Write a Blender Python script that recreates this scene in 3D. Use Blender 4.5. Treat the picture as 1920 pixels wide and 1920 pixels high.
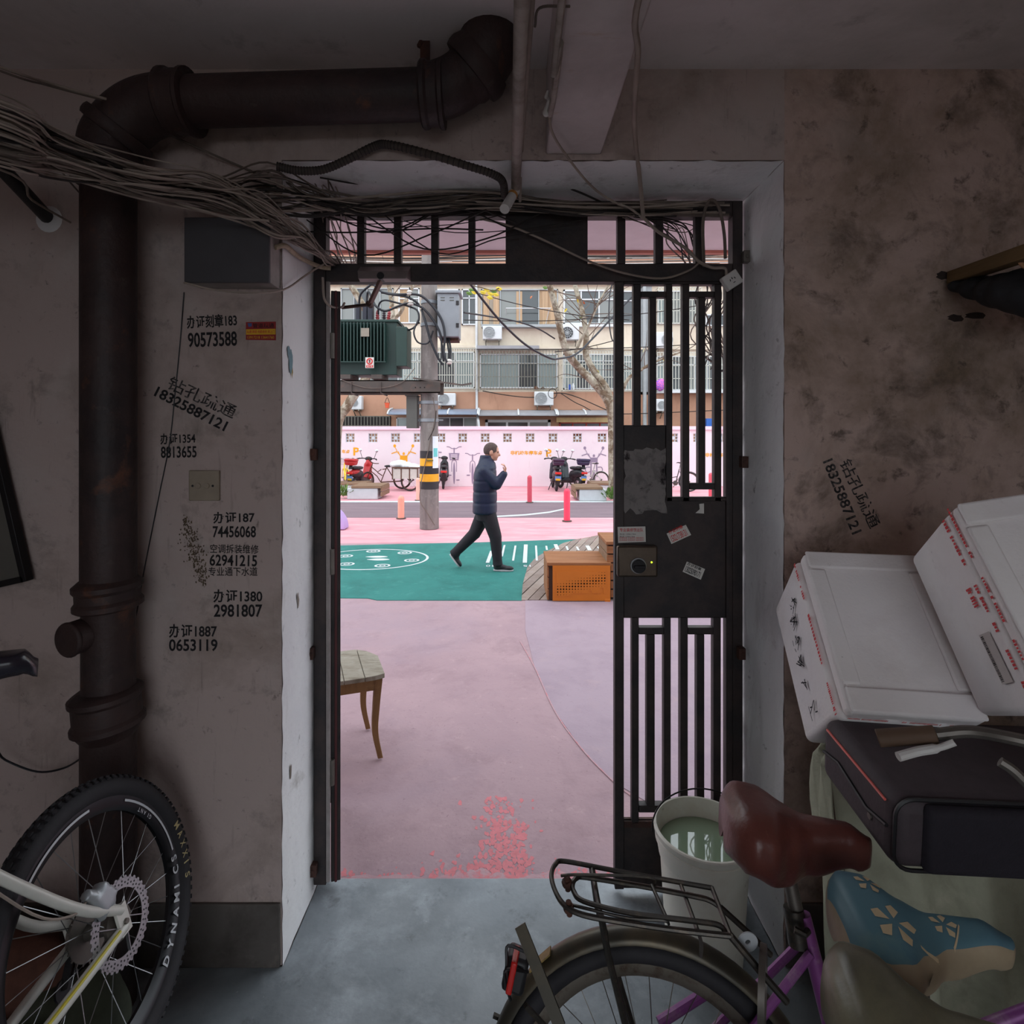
import bpy, bmesh, math, random
from mathutils import Vector, Matrix, Euler
V = Vector
random.seed(7)
for o in list(bpy.data.objects):
    bpy.data.objects.remove(o)
scene = bpy.context.scene
COL = scene.collection
PI = math.pi

# ------------------------------------------------------------------ camera, sky, exposure
CAM_H, FPX, VX, VY = 1.8, 1050.0, 955.0, 815.0
cam = bpy.data.cameras.new('camera')
cam_ob = bpy.data.objects.new('camera', cam)
COL.objects.link(cam_ob)
cam_ob.location = (0, 0, CAM_H)
cam_ob.rotation_euler = (PI / 2, 0, 0)
cam.sensor_width = 36.0
cam.lens = FPX / 1920 * 36.0
cam.shift_x = (960 - VX) / 1920
cam.shift_y = (VY - 960) / 1920
cam.clip_start = 0.02
cam.clip_end = 300
scene.camera = cam_ob

world = bpy.data.worlds.new('overcast_sky')
scene.world = world
world.use_nodes = True
wn = world.node_tree
bg = wn.nodes['Background']
bg.inputs['Color'].default_value = (0.86, 0.93, 1.0, 1)
bg.inputs['Strength'].default_value = 2.0

sun = bpy.data.lights.new('sun', 'SUN')
sun.energy = 0.7
sun.angle = math.radians(50)
sun.color = (1.0, 0.96, 0.9)
sun_ob = bpy.data.objects.new('sun', sun)
COL.objects.link(sun_ob)
sun_ob.rotation_euler = (math.radians(35), 0, math.radians(-30))

vs = scene.view_settings
vs.view_transform = 'Standard'
vs.look = 'None'
vs.exposure = 0.2
vs.gamma = 1.0
vs.use_curve_mapping = False
try:
    scene.cycles.use_denoising = True
    scene.cycles.max_bounces = 8
    scene.cycles.diffuse_bounces = 5
    scene.cycles.sample_clamp_indirect = 4.0
except Exception:
    pass

# ------------------------------------------------------------------ helpers
def A(px, py, Y):
    """a photograph pixel seen at distance Y -> a point of the place"""
    return V(((px - VX) / FPX * Y, Y, CAM_H - (py - VY) / FPX * Y))

def G(px, py, z=0.0):
    """pixel -> point on the ground"""
    Y = FPX * (CAM_H - z) / (py - VY)
    return V(((px - VX) / FPX * Y, Y, z))

TMP = bpy.data.scenes.new('tmp_build')
def evaluated(ob):
    TMP.collection.objects.link(ob)
    vl = TMP.view_layers[0]
    vl.update()
    dg = vl.depsgraph
    me = bpy.data.meshes.new_from_object(ob.evaluated_get(dg), depsgraph=dg)
    TMP.collection.objects.unlink(ob)
    bpy.data.objects.remove(ob)
    return me

def frame_from(d, up=V((0, 0, 1))):
    d = d.normalized()
    if abs(d.dot(up)) > 0.98:
        up = V((1, 0, 0))
    a = d.cross(up).normalized()
    return a, a.cross(d).normalized()

def crom(pts, n=8, closed=False):
    """Catmull-Rom through the points"""
    pts = [V(p) for p in pts]
    out = []
    N = len(pts)
    rng = range(N if closed else N - 1)
    for i in rng:
        if closed:
            p0, p1, p2, p3 = pts[(i - 1) % N], pts[i], pts[(i + 1) % N], pts[(i + 2) % N]
        else:
            p1, p2 = pts[i], pts[i + 1]
            p0 = pts[i - 1] if i > 0 else p1 * 2 - p2
            p3 = pts[i + 2] if i + 2 < N else p2 * 2 - p1
        for k in range(n):
            t = k / n
            out.append(0.5 * ((2 * p1) + (p2 - p0) * t + (2 * p0 - 5 * p1 + 4 * p2 - p3) * t * t + (3 * p1 - p0 - 3 * p2 + p3) * t ** 3))
    if not closed:
        out.append(pts[-1])
    return out

class MB:
    def __init__(self):
        self.v, self.f, self.mi = [], [], []
        self.m = 0
    def add(self, vs, fs):
        b = len(self.v)
        self.v += [tuple(p) for p in vs]
        for f in fs:
            self.f.append([b + i for i in f])
            self.mi.append(self.m)
        return self
    def box(self, x0, x1, y0, y1, z0, z1):
        vs = [(x, y, z) for x in (x0, x1) for y in (y0, y1) for z in (z0, z1)]
        return self.add(vs, [(0, 1, 3, 2), (4, 6, 7, 5), (0, 4, 5, 1), (2, 3, 7, 6), (0, 2, 6, 4), (1, 5, 7, 3)])
    def obox(self, c, s, R=None, taper=1.0):
        """box centred at c, size s, rotation matrix R (3x3); taper scales the x,y of the lower end"""
        c = V(c)
        vs = []
        for x in (-.5, .5):
            for y in (-.5, .5):
                for z in (-.5, .5):
                    k = taper if z < 0 else 1.0
                    p = V((x * s[0] * k, y * s[1] * k, z * s[2]))
                    vs.append(c + (R @ p if R is not None else p))
        return self.add(vs, [(0, 1, 3, 2), (4, 6, 7, 5), (0, 4, 5, 1), (2, 3, 7, 6), (0, 2, 6, 4), (1, 5, 7, 3)])
    def bar(self, p0, p1, w, h, up=V((0, 0, 1))):
        """rectangular bar from p0 to p1"""
        p0, p1 = V(p0), V(p1)
        a, b = frame_from(p1 - p0, up)
        vs = []
        for p in (p0, p1):
            for s, t in ((-1, -1), (1, -1), (1, 1), (-1, 1)):
                vs.append(p + a * (s * w / 2) + b * (t * h / 2))
        return self.add(vs, [(3, 2, 1, 0), (4, 5, 6, 7), (0, 1, 5, 4), (1, 2, 6, 5), (2, 3, 7, 6), (3, 0, 4, 7)])
    def cyl(self, p0, p1, r0, r1=None, n=12, cap=True):
        p0, p1 = V(p0), V(p1)
        r1 = r0 if r1 is None else r1
        a, b = frame_from(p1 - p0)
        vs = []
        for p, r in ((p0, r0), (p1, r1)):
            for i in range(n):
                t = 2 * PI * i / n
                vs.append(p + a * (r * math.cos(t)) + b * (r * math.sin(t)))
        fs = [(i, (i + 1) % n, n + (i + 1) % n, n + i) for i in range(n)]
        if cap:
            fs += [tuple(range(n - 1, -1, -1)), tuple(range(n, 2 * n))]
        return self.add(vs, fs)
    def tube(self, pts, r, n=8, closed=False, cap=True):
        pts = [V(p) for p in pts]
        N = len(pts)
        rr = r if isinstance(r, (list, tuple)) else [r] * N
        vs = []
        a = b = None
        for i, p in enumerate(pts):
            if closed:
                d = pts[(i + 1) % N] - pts[(i - 1) % N]
            else:
                d = pts[min(i + 1, N - 1)] - pts[max(i - 1, 0)]
            if d.length < 1e-9:
                d = V((0, 0, 1))
            d.normalize()
            if a is None:
                a, b = frame_from(d)
            else:
                a = a - d * a.dot(d)
                if a.length < 1e-6:
                    a, b = frame_from(d)
                a.normalize()
                b = a.cross(d).normalized()
            for k in range(n):
                t = 2 * PI * k / n
                vs.append(p + a * (rr[i] * math.cos(t)) + b * (rr[i] * math.sin(t)))
        fs = []
        for i in range(N if closed else N - 1):
            j = (i + 1) % N
            for k in range(n):
                l = (k + 1) % n
                fs.append((i * n + k, i * n + l, j * n + l, j * n + k))
        if cap and not closed:
            fs += [tuple(range(n - 1, -1, -1)), tuple((N - 1) * n + k for k in range(n))]
        return self.add(vs, fs)
    def lathe(self, prof, n=24, M=None, close=True):
        """profile [(r,z)...] turned round local z; M places it"""
        vs = []
        for r, z in prof:
            for i in range(n):
                t = 2 * PI * i / n
                p = V((r * math.cos(t), r * math.sin(t), z))
                vs.append(M @ p if M is not None else p)
        fs = []
        for j in range(len(prof) - 1):
            for i in range(n):
                k = (i + 1) % n
                fs.append((j * n + i, j * n + k, (j + 1) * n + k, (j + 1) * n + i))
        if close:
            fs += [tuple(range(n - 1, -1, -1)), tuple((len(prof) - 1) * n + i for i in range(n))]
        return self.add(vs, fs)
    def ring(self, prof, R, n=48, M=None):
        """closed section [(dr,dz)...] swept round local z at radius R (tyres, rims)"""
        m = len(prof)
        vs = []
        for i in range(n):
            t = 2 * PI * i / n
            for dr, dz in prof:
                p = V(((R + dr) * math.cos(t), (R + dr) * math.sin(t), dz))
                vs.append(M @ p if M is not None else p)
        fs = [(i * m + j, ((i + 1) % n) * m + j, ((i + 1) % n) * m + (j + 1) % m, i * m + (j + 1) % m) for i in range(n) for j in range(m)]
        return self.add(vs, fs)
    def ball(self, c, r, nu=12, nv=8, R=None):
        r = (r, r, r) if not isinstance(r, (tuple, list)) else r
        c = V(c)
        vs = []
        def P(x, y, z):
            p = V((x * r[0], y * r[1], z * r[2]))
            return c + (R @ p if R is not None else p)
        vs.append(P(0, 0, -1))
        for j in range(1, nv):
            ph = -PI / 2 + PI * j / nv
            for i in range(nu):
                t = 2 * PI * i / nu
                vs.append(P(math.cos(ph) * math.cos(t), math.cos(ph) * math.sin(t), math.sin(ph)))
        vs.append(P(0, 0, 1))
        fs = [(0, 1 + (i + 1) % nu, 1 + i) for i in range(nu)]
        for j in range(nv - 2):
            for i in range(nu):
                a, b = 1 + j * nu + i, 1 + j * nu + (i + 1) % nu
                fs.append((a, b, b + nu, a + nu))
        t = len(vs) - 1
        o = 1 + (nv - 2) * nu
        fs += [(o + i, o + (i + 1) % nu, t) for i in range(nu)]
        return self.add(vs, fs)
    def caps(self, p0, p1, r0, r1=None, n=12):
        r1 = r0 if r1 is None else r1
        self.cyl(p0, p1, r0, r1, n)
        self.ball(p0, r0, n, 8)
        return self.ball(p1, r1, n, 8)
    def prism(self, poly, t0, t1, O, ux, uy):
        """2-D polygon in the plane O+x*ux+y*uy, from depth t0 to t1 along ux x uy"""
        O, ux, uy = V(O), V(ux).normalized(), V(uy).normalized()
        n_ = ux.cross(uy)
        n = len(poly)
        vs = [O + ux * x + uy * y + n_ * t0 for x, y in poly] + [O + ux * x + uy * y + n_ * t1 for x, y in poly]
        fs = [(i, (i + 1) % n, n + (i + 1) % n, n + i) for i in range(n)]
        fs += [tuple(range(n - 1, -1, -1)), tuple(range(n, 2 * n))]
        return self.add(vs, fs)
    def mesh(self, name, mats=None, smooth=None):
        me = bpy.data.meshes.new(name)
        me.from_pydata(self.v, [], self.f)
        me.validate()
        for m in (mats or []):
            me.materials.append(m)
        if mats and len(mats) > 1 and len(me.polygons) == len(self.mi):
            me.polygons.foreach_set('material_index', self.mi)
        bm = bmesh.new()
        bm.from_mesh(me)
        bmesh.ops.recalc_face_normals(bm, faces=bm.faces)
        bm.to_mesh(me)
        bm.free()
        if smooth is not None:
            me.polygons.foreach_set('use_smooth', [True] * len(me.polygons))
            me.set_sharp_from_angle(angle=math.radians(smooth))
        me.update()
        return me
    def build(self, name, mat, parent=None, smooth=35, bevel=0, kind=None):
        mats = mat if isinstance(mat, (list, tuple)) else [mat]
        o = link(name, self.mesh(name, mats, smooth), parent)
        if bevel:
            b = o.modifiers.new('bevel', 'BEVEL')
            b.width = bevel
            b.segments = 2
            b.limit_method = 'ANGLE'
            b.angle_limit = math.radians(40)
        if kind:
            o['kind'] = kind
        return o

LOCAL = set()
def link(name, me, parent=None):
    o = bpy.data.objects.new(name, me)
    COL.objects.link(o)
    if parent is not None:
        o.parent = parent
        if parent.type == 'EMPTY' and parent.name not in LOCAL:
            o.matrix_parent_inverse = (Matrix.Translation(parent.location) @ parent.rotation_euler.to_matrix().to_4x4()).inverted()
    return o

def tag(o, label=None, cat=None, group=None, kind=None):
    for k, x in (('label', label), ('category', cat), ('group', group), ('kind', kind)):
        if x:
            o[k] = x
    return o

def thing(name, label, cat, loc=(0, 0, 0), rz=0.0, group=None, local=False, kind=None):
    """an Empty at the thing's base; local=True: its parts are modelled in its own frame, else in world coordinates"""
    o = bpy.data.objects.new(name, None)
    o.empty_display_size = 0.1
    COL.objects.link(o)
    o.location = loc
    o.rotation_euler = (0, 0, rz)
    if local:
        LOCAL.add(o.name)
    return tag(o, label, cat, group, kind)

def copy_tree(o, parent=None):
    c = o.copy()
    COL.objects.link(c)
    c.parent = parent
    for ch in [x for x in bpy.data.objects if x.parent == o]:
        copy_tree(ch, c)
    return c

def fuse(mb, voxel, smooth=6, fac=0.5, dec=None):
    """closed pieces -> one continuous skin"""
    me = mb.mesh('fuse')
    ob = bpy.data.objects.new('fuse', me)
    r = ob.modifiers.new('r', 'REMESH')
    r.mode = 'VOXEL'
    r.voxel_size = voxel
    if smooth:
        s = ob.modifiers.new('s', 'SMOOTH')
        s.iterations = smooth
        s.factor = fac
    if dec:
        d = ob.modifiers.new('d', 'DECIMATE')
        d.ratio = dec
    out = evaluated(ob)
    bpy.data.meshes.remove(me)
    out.polygons.foreach_set('use_smooth', [True] * len(out.polygons))
    return out

def fused(name, mb, mat, parent=None, voxel=0.01, smooth=6, fac=0.5, dec=None):
    me = fuse(mb, voxel, smooth, fac, dec)
    me.name = name
    me.materials.clear()
    me.materials.append(mat)
    return link(name, me, parent)

FONT = bpy.data.fonts.get('Bfont') or None
def text_mesh(s, bold=0.0, extrude=0.0, shear=0.0):
    cu = bpy.data.curves.new('txt', 'FONT')
    cu.body = s
    cu.offset = bold
    cu.extrude = extrude
    cu.shear = shear
    cu.resolution_u = 3
    ob = bpy.data.objects.new('txt', cu)
    me = evaluated(ob)
    bpy.data.curves.remove(cu)
    return me

def text_on(name, s, O, ux, uy, w, h, mat, parent=None, bold=0.0, lift=0.0008, shear=0.0, keep=False):
    """lettering filling a w x h rectangle whose lower-left corner is O, along ux / uy"""
    me = text_mesh(s, bold, 0.0, shear)
    if not me.vertices:
        return None
    xs = [v.co.x for v in me.vertices]
    ys = [v.co.y for v in me.vertices]
    x0, x1, y0, y1 = min(xs), max(xs), min(ys), max(ys)
    ux, uy, O = V(ux).normalized(), V(uy).normalized(), V(O)
    if keep:
        w = min(w, (x1 - x0) / max(y1 - y0, 1e-6) * h)
    n = ux.cross(uy)
    for v in me.vertices:
        v.co = O + ux * ((v.co.x - x0) / max(x1 - x0, 1e-6) * w) + uy * ((v.co.y - y0) / max(y1 - y0, 1e-6) * h) + n * lift
    me.materials.clear()
    me.materials.append(mat)
    me.name = name
    return link(name, me, parent)

# ------------------------------------------------------------------ materials
def lin(c):
    return tuple(((x / 255) / 12.92 if x / 255 <= 0.04045 else ((x / 255 + 0.055) / 1.055) ** 2.4) for x in c)

def mat(name, col, rough=0.6, metal=0.0, var=0.12, scale=6.0, bump=0.0, bscale=40.0, col2=None, thr=None, spec=0.5, emit=None, aniso=None):
    """plain procedural surface: a colour, a second colour through noise, fine relief. col in sRGB 0-255"""
    m = bpy.data.materials.new(name)
    m.use_nodes = True
    nt = m.node_tree
    b = nt.nodes['Principled BSDF']
    c1 = lin(col)
    b.inputs['Roughness'].default_value = rough
    b.inputs['Metallic'].default_value = metal
    b.inputs['Specular IOR Level'].default_value = spec
    tc = nt.nodes.new('ShaderNodeTexCoord')
    mp = nt.nodes.new('ShaderNodeMapping')
    nt.links.new(tc.outputs['Object'], mp.inputs['Vector'])
    if aniso:
        mp.inputs['Scale'].default_value = aniso
    no = nt.nodes.new('ShaderNodeTexNoise')
    no.inputs['Scale'].default_value = scale
    no.inputs['Detail'].default_value = 6
    no.inputs['Roughness'].default_value = 0.65
    nt.links.new(mp.outputs['Vector'], no.inputs['Vector'])
    rp = nt.nodes.new('ShaderNodeValToRGB')
    if thr:
        rp.color_ramp.elements[0].position = thr[0]
        rp.color_ramp.elements[1].position = thr[1]
    else:
        rp.color_ramp.elements[0].position = 0.3
        rp.color_ramp.elements[1].position = 0.7
    if col2 is None:
        a = tuple(max(0, x * (1 - var)) for x in c1)
        d = tuple(min(1, x * (1 + var)) for x in c1)
    else:
        a, d = c1, lin(col2)
    rp.color_ramp.elements[0].color = (*a, 1)
    rp.color_ramp.elements[1].color = (*d, 1)
    nt.links.new(no.outputs['Fac'], rp.inputs['Fac'])
    nt.links.new(rp.outputs['Color'], b.inputs['Base Color'])
    if bump:
        n2 = nt.nodes.new('ShaderNodeTexNoise')
        n2.inputs['Scale'].default_value = bscale
        n2.inputs['Detail'].default_value = 5
        nt.links.new(mp.outputs['Vector'], n2.inputs['Vector'])
        bp = nt.nodes.new('ShaderNodeBump')
        bp.inputs['Strength'].default_value = bump
        bp.inputs['Distance'].default_value = 0.01
        nt.links.new(n2.outputs['Fac'], bp.inputs['Height'])
        nt.links.new(bp.outputs['Normal'], b.inputs['Normal'])
    if emit:
        b.inputs['Emission Color'].default_value = (*lin(emit[0]), 1)
        b.inputs['Emission Strength'].default_value = emit[1]
    return m

def layered(name, base, layers, rough=0.85, bump=0.3, bscale=30.0, spec=0.3, bdist=0.01):
    """base colour with stain layers [(colour, noise scale, low, high, amount, (sx,sy,sz), distortion)]"""
    m = bpy.data.materials.new(name)
    m.use_nodes = True
    nt = m.node_tree
    b = nt.nodes['Principled BSDF']
    b.inputs['Specular IOR Level'].default_value = spec
    tc = nt.nodes.new('ShaderNodeTexCoord')
    rgb = nt.nodes.new('ShaderNodeRGB')
    rgb.outputs[0].default_value = (*lin(base), 1)
    cur = rgb.outputs[0]
    for i, L in enumerate(layers):
        col, sc, lo, hi, amt = L[:5]
        mp = nt.nodes.new('ShaderNodeMapping')
        mp.inputs['Location'].default_value = (i * 3.7, i * 1.3, i * 2.1)
        mp.inputs['Scale'].default_value = L[5] if len(L) > 5 else (1, 1, 1)
        nt.links.new(tc.outputs['Object'], mp.inputs['Vector'])
        no = nt.nodes.new('ShaderNodeTexNoise')
        no.inputs['Scale'].default_value = sc
        no.inputs['Detail'].default_value = 8
        no.inputs['Roughness'].default_value = 0.68
        no.inputs['Distortion'].default_value = L[6] if len(L) > 6 else 0.3
        nt.links.new(mp.outputs['Vector'], no.inputs['Vector'])
        mr = nt.nodes.new('ShaderNodeMapRange')
        mr.inputs['From Min'].default_value = lo
        mr.inputs['From Max'].default_value = hi
        mr.inputs['To Max'].default_value = amt
        nt.links.new(no.outputs['Fac'], mr.inputs['Value'])
        mx = nt.nodes.new('ShaderNodeMix')
        mx.data_type = 'RGBA'
        nt.links.new(mr.outputs['Result'], mx.inputs['Factor'])
        nt.links.new(cur, mx.inputs['A'])
        mx.inputs['B'].default_value = (*lin(col), 1)
        cur = mx.outputs['Result']
    nt.links.new(cur, b.inputs['Base Color'])
    if isinstance(rough, tuple):
        no = nt.nodes.new('ShaderNodeTexNoise')
        no.inputs['Scale'].default_value = 3.0
        no.inputs['Detail'].default_value = 6
        nt.links.new(tc.outputs['Object'], no.inputs['Vector'])
        mr = nt.nodes.new('ShaderNodeMapRange')
        mr.inputs['From Min'].default_value = 0.35
        mr.inputs['From Max'].default_value = 0.65
        mr.inputs['To Min'].default_value = rough[0]
        mr.inputs['To Max'].default_value = rough[1]
        nt.links.new(no.outputs['Fac'], mr.inputs['Value'])
        nt.links.new(mr.outputs['Result'], b.inputs['Roughness'])
    else:
        b.inputs['Roughness'].default_value = rough
    if bump:
        n2 = nt.nodes.new('ShaderNodeTexNoise')
        n2.inputs['Scale'].default_value = bscale
        n2.inputs['Detail'].default_value = 7
        nt.links.new(tc.outputs['Object'], n2.inputs['Vector'])
        bp = nt.nodes.new('ShaderNodeBump')
        bp.inputs['Strength'].default_value = bump
        bp.inputs['Distance'].default_value = bdist
        nt.links.new(n2.outputs['Fac'], bp.inputs['Height'])
        nt.links.new(bp.outputs['Normal'], b.inputs['Normal'])
    return m

def glass_mat(name, col, rough=0.05, alpha=1.0):
    m = bpy.data.materials.new(name)
    m.use_nodes = True
    b = m.node_tree.nodes['Principled BSDF']
    b.inputs['Base Color'].default_value = (*lin(col), 1)
    b.inputs['Roughness'].default_value = rough
    b.inputs['Specular IOR Level'].default_value = 0.8
    return m

def exterior(m, f):
    """scale a finished material's reflectance"""
    nt = m.node_tree
    b = nt.nodes['Principled BSDF']
    inp = b.inputs['Base Color']
    mx = nt.nodes.new('ShaderNodeMix')
    mx.data_type = 'RGBA'
    mx.blend_type = 'MULTIPLY'
    mx.inputs['Factor'].default_value = 1.0
    mx.inputs['B'].default_value = (f, f, f, 1)
    if inp.is_linked:
        nt.links.new(inp.links[0].from_socket, mx.inputs['A'])
    else:
        mx.inputs['A'].default_value = inp.default_value[:]
    nt.links.new(mx.outputs['Result'], inp)

M = {}
M['plaster'] = layered('plaster', (186, 168, 162), [
    ((120, 104, 92), 2.2, 0.5, 0.78, 0.75), ((96, 90, 84), 7.0, 0.56, 0.74, 0.6), ((84, 66, 50), 3.4, 0.63, 0.76, 0.7),
    ((60, 56, 54), 26.0, 0.62, 0.72, 0.6), ((196, 190, 186), 1.3, 0.5, 0.7, 0.5), ((70, 62, 56), 9.0, 0.6, 0.8, 0.5, (4, 4, .35))],
    rough=0.9, bump=0.5, bscale=22)
M['plaster_stained'] = layered('plaster_stained', (196, 172, 162), [
    ((126, 106, 86), 2.0, 0.45, 0.68, 0.8), ((96, 84, 62), 1.2, 0.5, 0.7, 0.7), ((74, 64, 56), 5.0, 0.52, 0.7, 0.75),
    ((58, 50, 46), 16.0, 0.58, 0.7, 0.7), ((172, 160, 154), 3.0, 0.55, 0.7, 0.5)],
    rough=0.92, bump=0.7, bscale=16)
M['whitewash'] = layered('whitewash', (232, 232, 232), [
    ((150, 140, 132), 3.0, 0.55, 0.75, 0.6, (2, 2, .6)), ((88, 84, 80), 20.0, 0.63, 0.72, 0.7), ((122, 112, 100), 6.0, 0.6, 0.75, 0.5),
    ((214, 212, 216), 1.1, 0.45, 0.65, 0.6)], rough=0.85, bump=0.5, bscale=26)
M['ceiling'] = layered('ceiling', (232, 222, 222), [
    ((190, 182, 178), 1.6, 0.45, 0.7, 0.7), ((90, 80, 70), 4.0, 0.6, 0.8, 0.6)], rough=0.9, bump=0.2, bscale=20)
M['beam_paint'] = layered('beam_paint', (198, 188, 186), [
    ((178, 142, 110), 5.0, 0.58, 0.7, 0.55, (1, 3, 1)), ((150, 140, 136), 2.0, 0.5, 0.7, 0.5)], rough=0.8, bump=0.2, bscale=14)
M['concrete_floor'] = layered('concrete_floor', (134, 141, 146), [
    ((104, 110, 114), 2.4, 0.42, 0.66, 0.8), ((170, 178, 184), 4.0, 0.52, 0.7, 0.6), ((70, 70, 70), 12.0, 0.6, 0.75, 0.6),
    ((120, 96, 92), 3.0, 0.66, 0.76, 0.5), ((190, 194, 198), 60.0, 0.66, 0.72, 0.5)], rough=(0.35, 0.75), bump=0.25, bscale=24, spec=0.5)
M['plinth'] = layered('plinth', (96, 90, 86), [((58, 52, 48), 3.0, 0.45, 0.65, 0.8), ((120, 110, 104), 8, 0.6, 0.7, 0.5)], rough=0.85, bump=0.4, bscale=20)
M['pink_ground'] = layered('pink_ground', (202, 170, 176), [
    ((186, 156, 164), 0.9, 0.4, 0.62, 0.8), ((168, 138, 146), 3.5, 0.5, 0.7, 0.6), ((224, 192, 194), 14.0, 0.6, 0.72, 0.5),
    ((140, 110, 122), 50.0, 0.6, 0.7, 0.5), ((182, 160, 174), 0.5, 0.5, 0.7, 0.6)], rough=0.8, bump=0.35, bscale=60, bdist=0.006)
M['pink_far'] = layered('pink_far', (240, 172, 182), [((226, 140, 150), 0.8, 0.5, 0.7, 0.7, (1, 2.5, 1)), ((248, 214, 216), 1.4, 0.5, 0.7, 0.7, (.6, 3, 1))], rough=0.85, bump=0.2, bscale=30)
M['red_paint_worn'] = layered('red_paint_worn', (222, 134, 140), [((202, 166, 172), 22, 0.40, 0.52, 1.0), ((196, 156, 164), 6.0, 0.46, 0.56, 0.9)], rough=0.8, bump=0.3, bscale=60)
M['lilac_ground'] = layered('lilac_ground', (192, 170, 182), [((174, 152, 166), 2.0, 0.45, 0.65, 0.7), ((202, 176, 182), 6.0, 0.55, 0.7, 0.6), ((150, 124, 140), 50, 0.6, 0.7, 0.5)], rough=0.8, bump=0.3, bscale=60, bdist=0.006)
M['green_ground'] = layered('green_ground', (56, 140, 132), [((44, 118, 112), 2.0, 0.45, 0.65, 0.7), ((84, 164, 154), 8.0, 0.55, 0.7, 0.5)], rough=0.8, bump=0.3, bscale=60)
M['asphalt'] = layered('asphalt', (150, 130, 138), [((128, 110, 120), 2.0, 0.4, 0.6, 0.7, (.3, 3, 1)), ((168, 150, 158), 30, 0.55, 0.7, 0.5)], rough=0.85, bump=0.2, bscale=60)
M['white_paint'] = mat('white_paint', (226, 236, 238), 0.7, var=0.08, scale=14)
M['soil'] = mat('soil', (90, 80, 70), 0.9, bump=0.5)
M['pink_wall'] = layered('pink_wall', (244, 230, 236), [((236, 216, 226), 0.8, 0.45, 0.65, 0.6), ((226, 196, 206), 3.0, 0.6, 0.75, 0.5, (1, 1, .4))], rough=0.85, bump=0.1)
M['block_white'] = mat('block_white', (226, 232, 238), 0.8, var=0.08)
M['mural_orange'] = mat('mural_orange', (248, 172, 30), 0.8, var=0.04)
M['mural_purple'] = mat('mural_purple', (158, 140, 164), 0.8, var=0.04)
M['ink'] = mat('ink', (26, 24, 28), 0.9, var=0.3, scale=60, col2=(58, 54, 54), thr=(0.5, 0.72))
M['ink_faded'] = mat('ink_faded', (34, 32, 34), 0.9, scale=50, col2=(96, 90, 88), thr=(0.46, 0.6))
M['gate_paint'] = mat('gate_paint', (56, 44, 42), 0.55, var=0.2, scale=9, bump=0.15, bscale=60, col2=(34, 28, 30), thr=(0.4, 0.6))
M['gate_red'] = mat('gate_red', (84, 34, 36), 0.6, var=0.25, bump=0.1)
M['gate_light'] = mat('gate_light', (146, 138, 136), 0.6, var=0.2, scale=20)
M['rust'] = mat('rust', (88, 52, 38), 0.8, scale=14, col2=(48, 34, 32), bump=0.4, bscale=60)
M['iron_pipe'] = layered('iron_pipe', (62, 46, 44), [((34, 28, 30), 3.0, 0.42, 0.6, 0.8), ((116, 72, 50), 5.0, 0.58, 0.7, 0.7), ((90, 80, 74), 14, 0.62, 0.72, 0.5)], rough=0.55, bump=0.35, bscale=40, spec=0.4)
M['dark_metal'] = mat('dark_metal', (40, 38, 40), 0.45, metal=0.6, var=0.2)
M['steel'] = mat('steel', (150, 150, 152), 0.35, metal=0.9, var=0.12, scale=20)
M['steel_dull'] = mat('steel_dull', (112, 106, 100), 0.5, metal=0.7, var=0.2, scale=20)
M['black'] = mat('black', (26, 25, 28), 0.5, var=0.2)
M['rubber'] = mat('rubber', (38, 36, 40), 0.75, var=0.15, scale=20, bump=0.1, bscale=80)
M['cable_light'] = mat('cable_light', (150, 136, 126), 0.7, var=0.2, scale=8)
M['cable_mid'] = mat('cable_mid', (104, 92, 84), 0.75, var=0.25, scale=8)
M['cable_dark'] = mat('cable_dark', (44, 38, 36), 0.8, var=0.3, scale=10)
M['cable_black'] = mat('cable_black', (24, 26, 34), 0.45, var=0.1)
M['pvc'] = layered('pvc', (160, 150, 142), [((104, 92, 84), 6, 0.45, 0.65, 0.8), ((190, 184, 178), 3, 0.6, 0.7, 0.5)], rough=0.6, bump=0.1)
M['grey_box'] = mat('grey_box', (74, 72, 76), 0.6, var=0.12, scale=5, bump=0.05)
M['grey_box_side'] = mat('grey_box_side', (150, 142, 138), 0.7, var=0.2, scale=14)
M['white_plastic'] = mat('white_plastic', (206, 202, 198), 0.45, var=0.05)
M['cream_plastic'] = mat('cream_plastic', (150, 136, 120), 0.6, var=0.12, scale=14)
M['paper'] = mat('paper', (214, 210, 204), 0.8, var=0.08, scale=20)
M['paper_torn'] = layered('paper_torn', (134, 128, 126), [((40, 34, 36), 9.0, 0.52, 0.6, 1.0), ((170, 120, 112), 5.0, 0.66, 0.7, 0.8), ((108, 102, 102), 20, 0.5, 0.6, 0.8)], rough=0.9, bump=0.4, bscale=40)
M['red_print'] = mat('red_print', (214, 62, 66), 0.7, var=0.2, scale=90)
M['red_bright'] = mat('red_bright', (200, 40, 40), 0.6, var=0.08)
M['yellow_print'] = mat('yellow_print', (226, 180, 40), 0.7, var=0.08)
M['foam'] = layered('foam', (242, 236, 234), [((220, 210, 206), 4.0, 0.5, 0.7, 0.6), ((120, 110, 108), 16, 0.66, 0.72, 0.6), ((232, 226, 230), 1.5, 0.45, 0.65, 0.5)], rough=0.75, bump=0.25, bscale=120, bdist=0.004)

# ------------------------------------------------------------------ the setting
YW, YO, YG = 1.90, 2.30, 2.19           # inner wall face, outer wall face, gate plane
JX0, JX1, SOF = -0.769, 0.930, 2.728    # door opening
CEIL = 3.04

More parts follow.
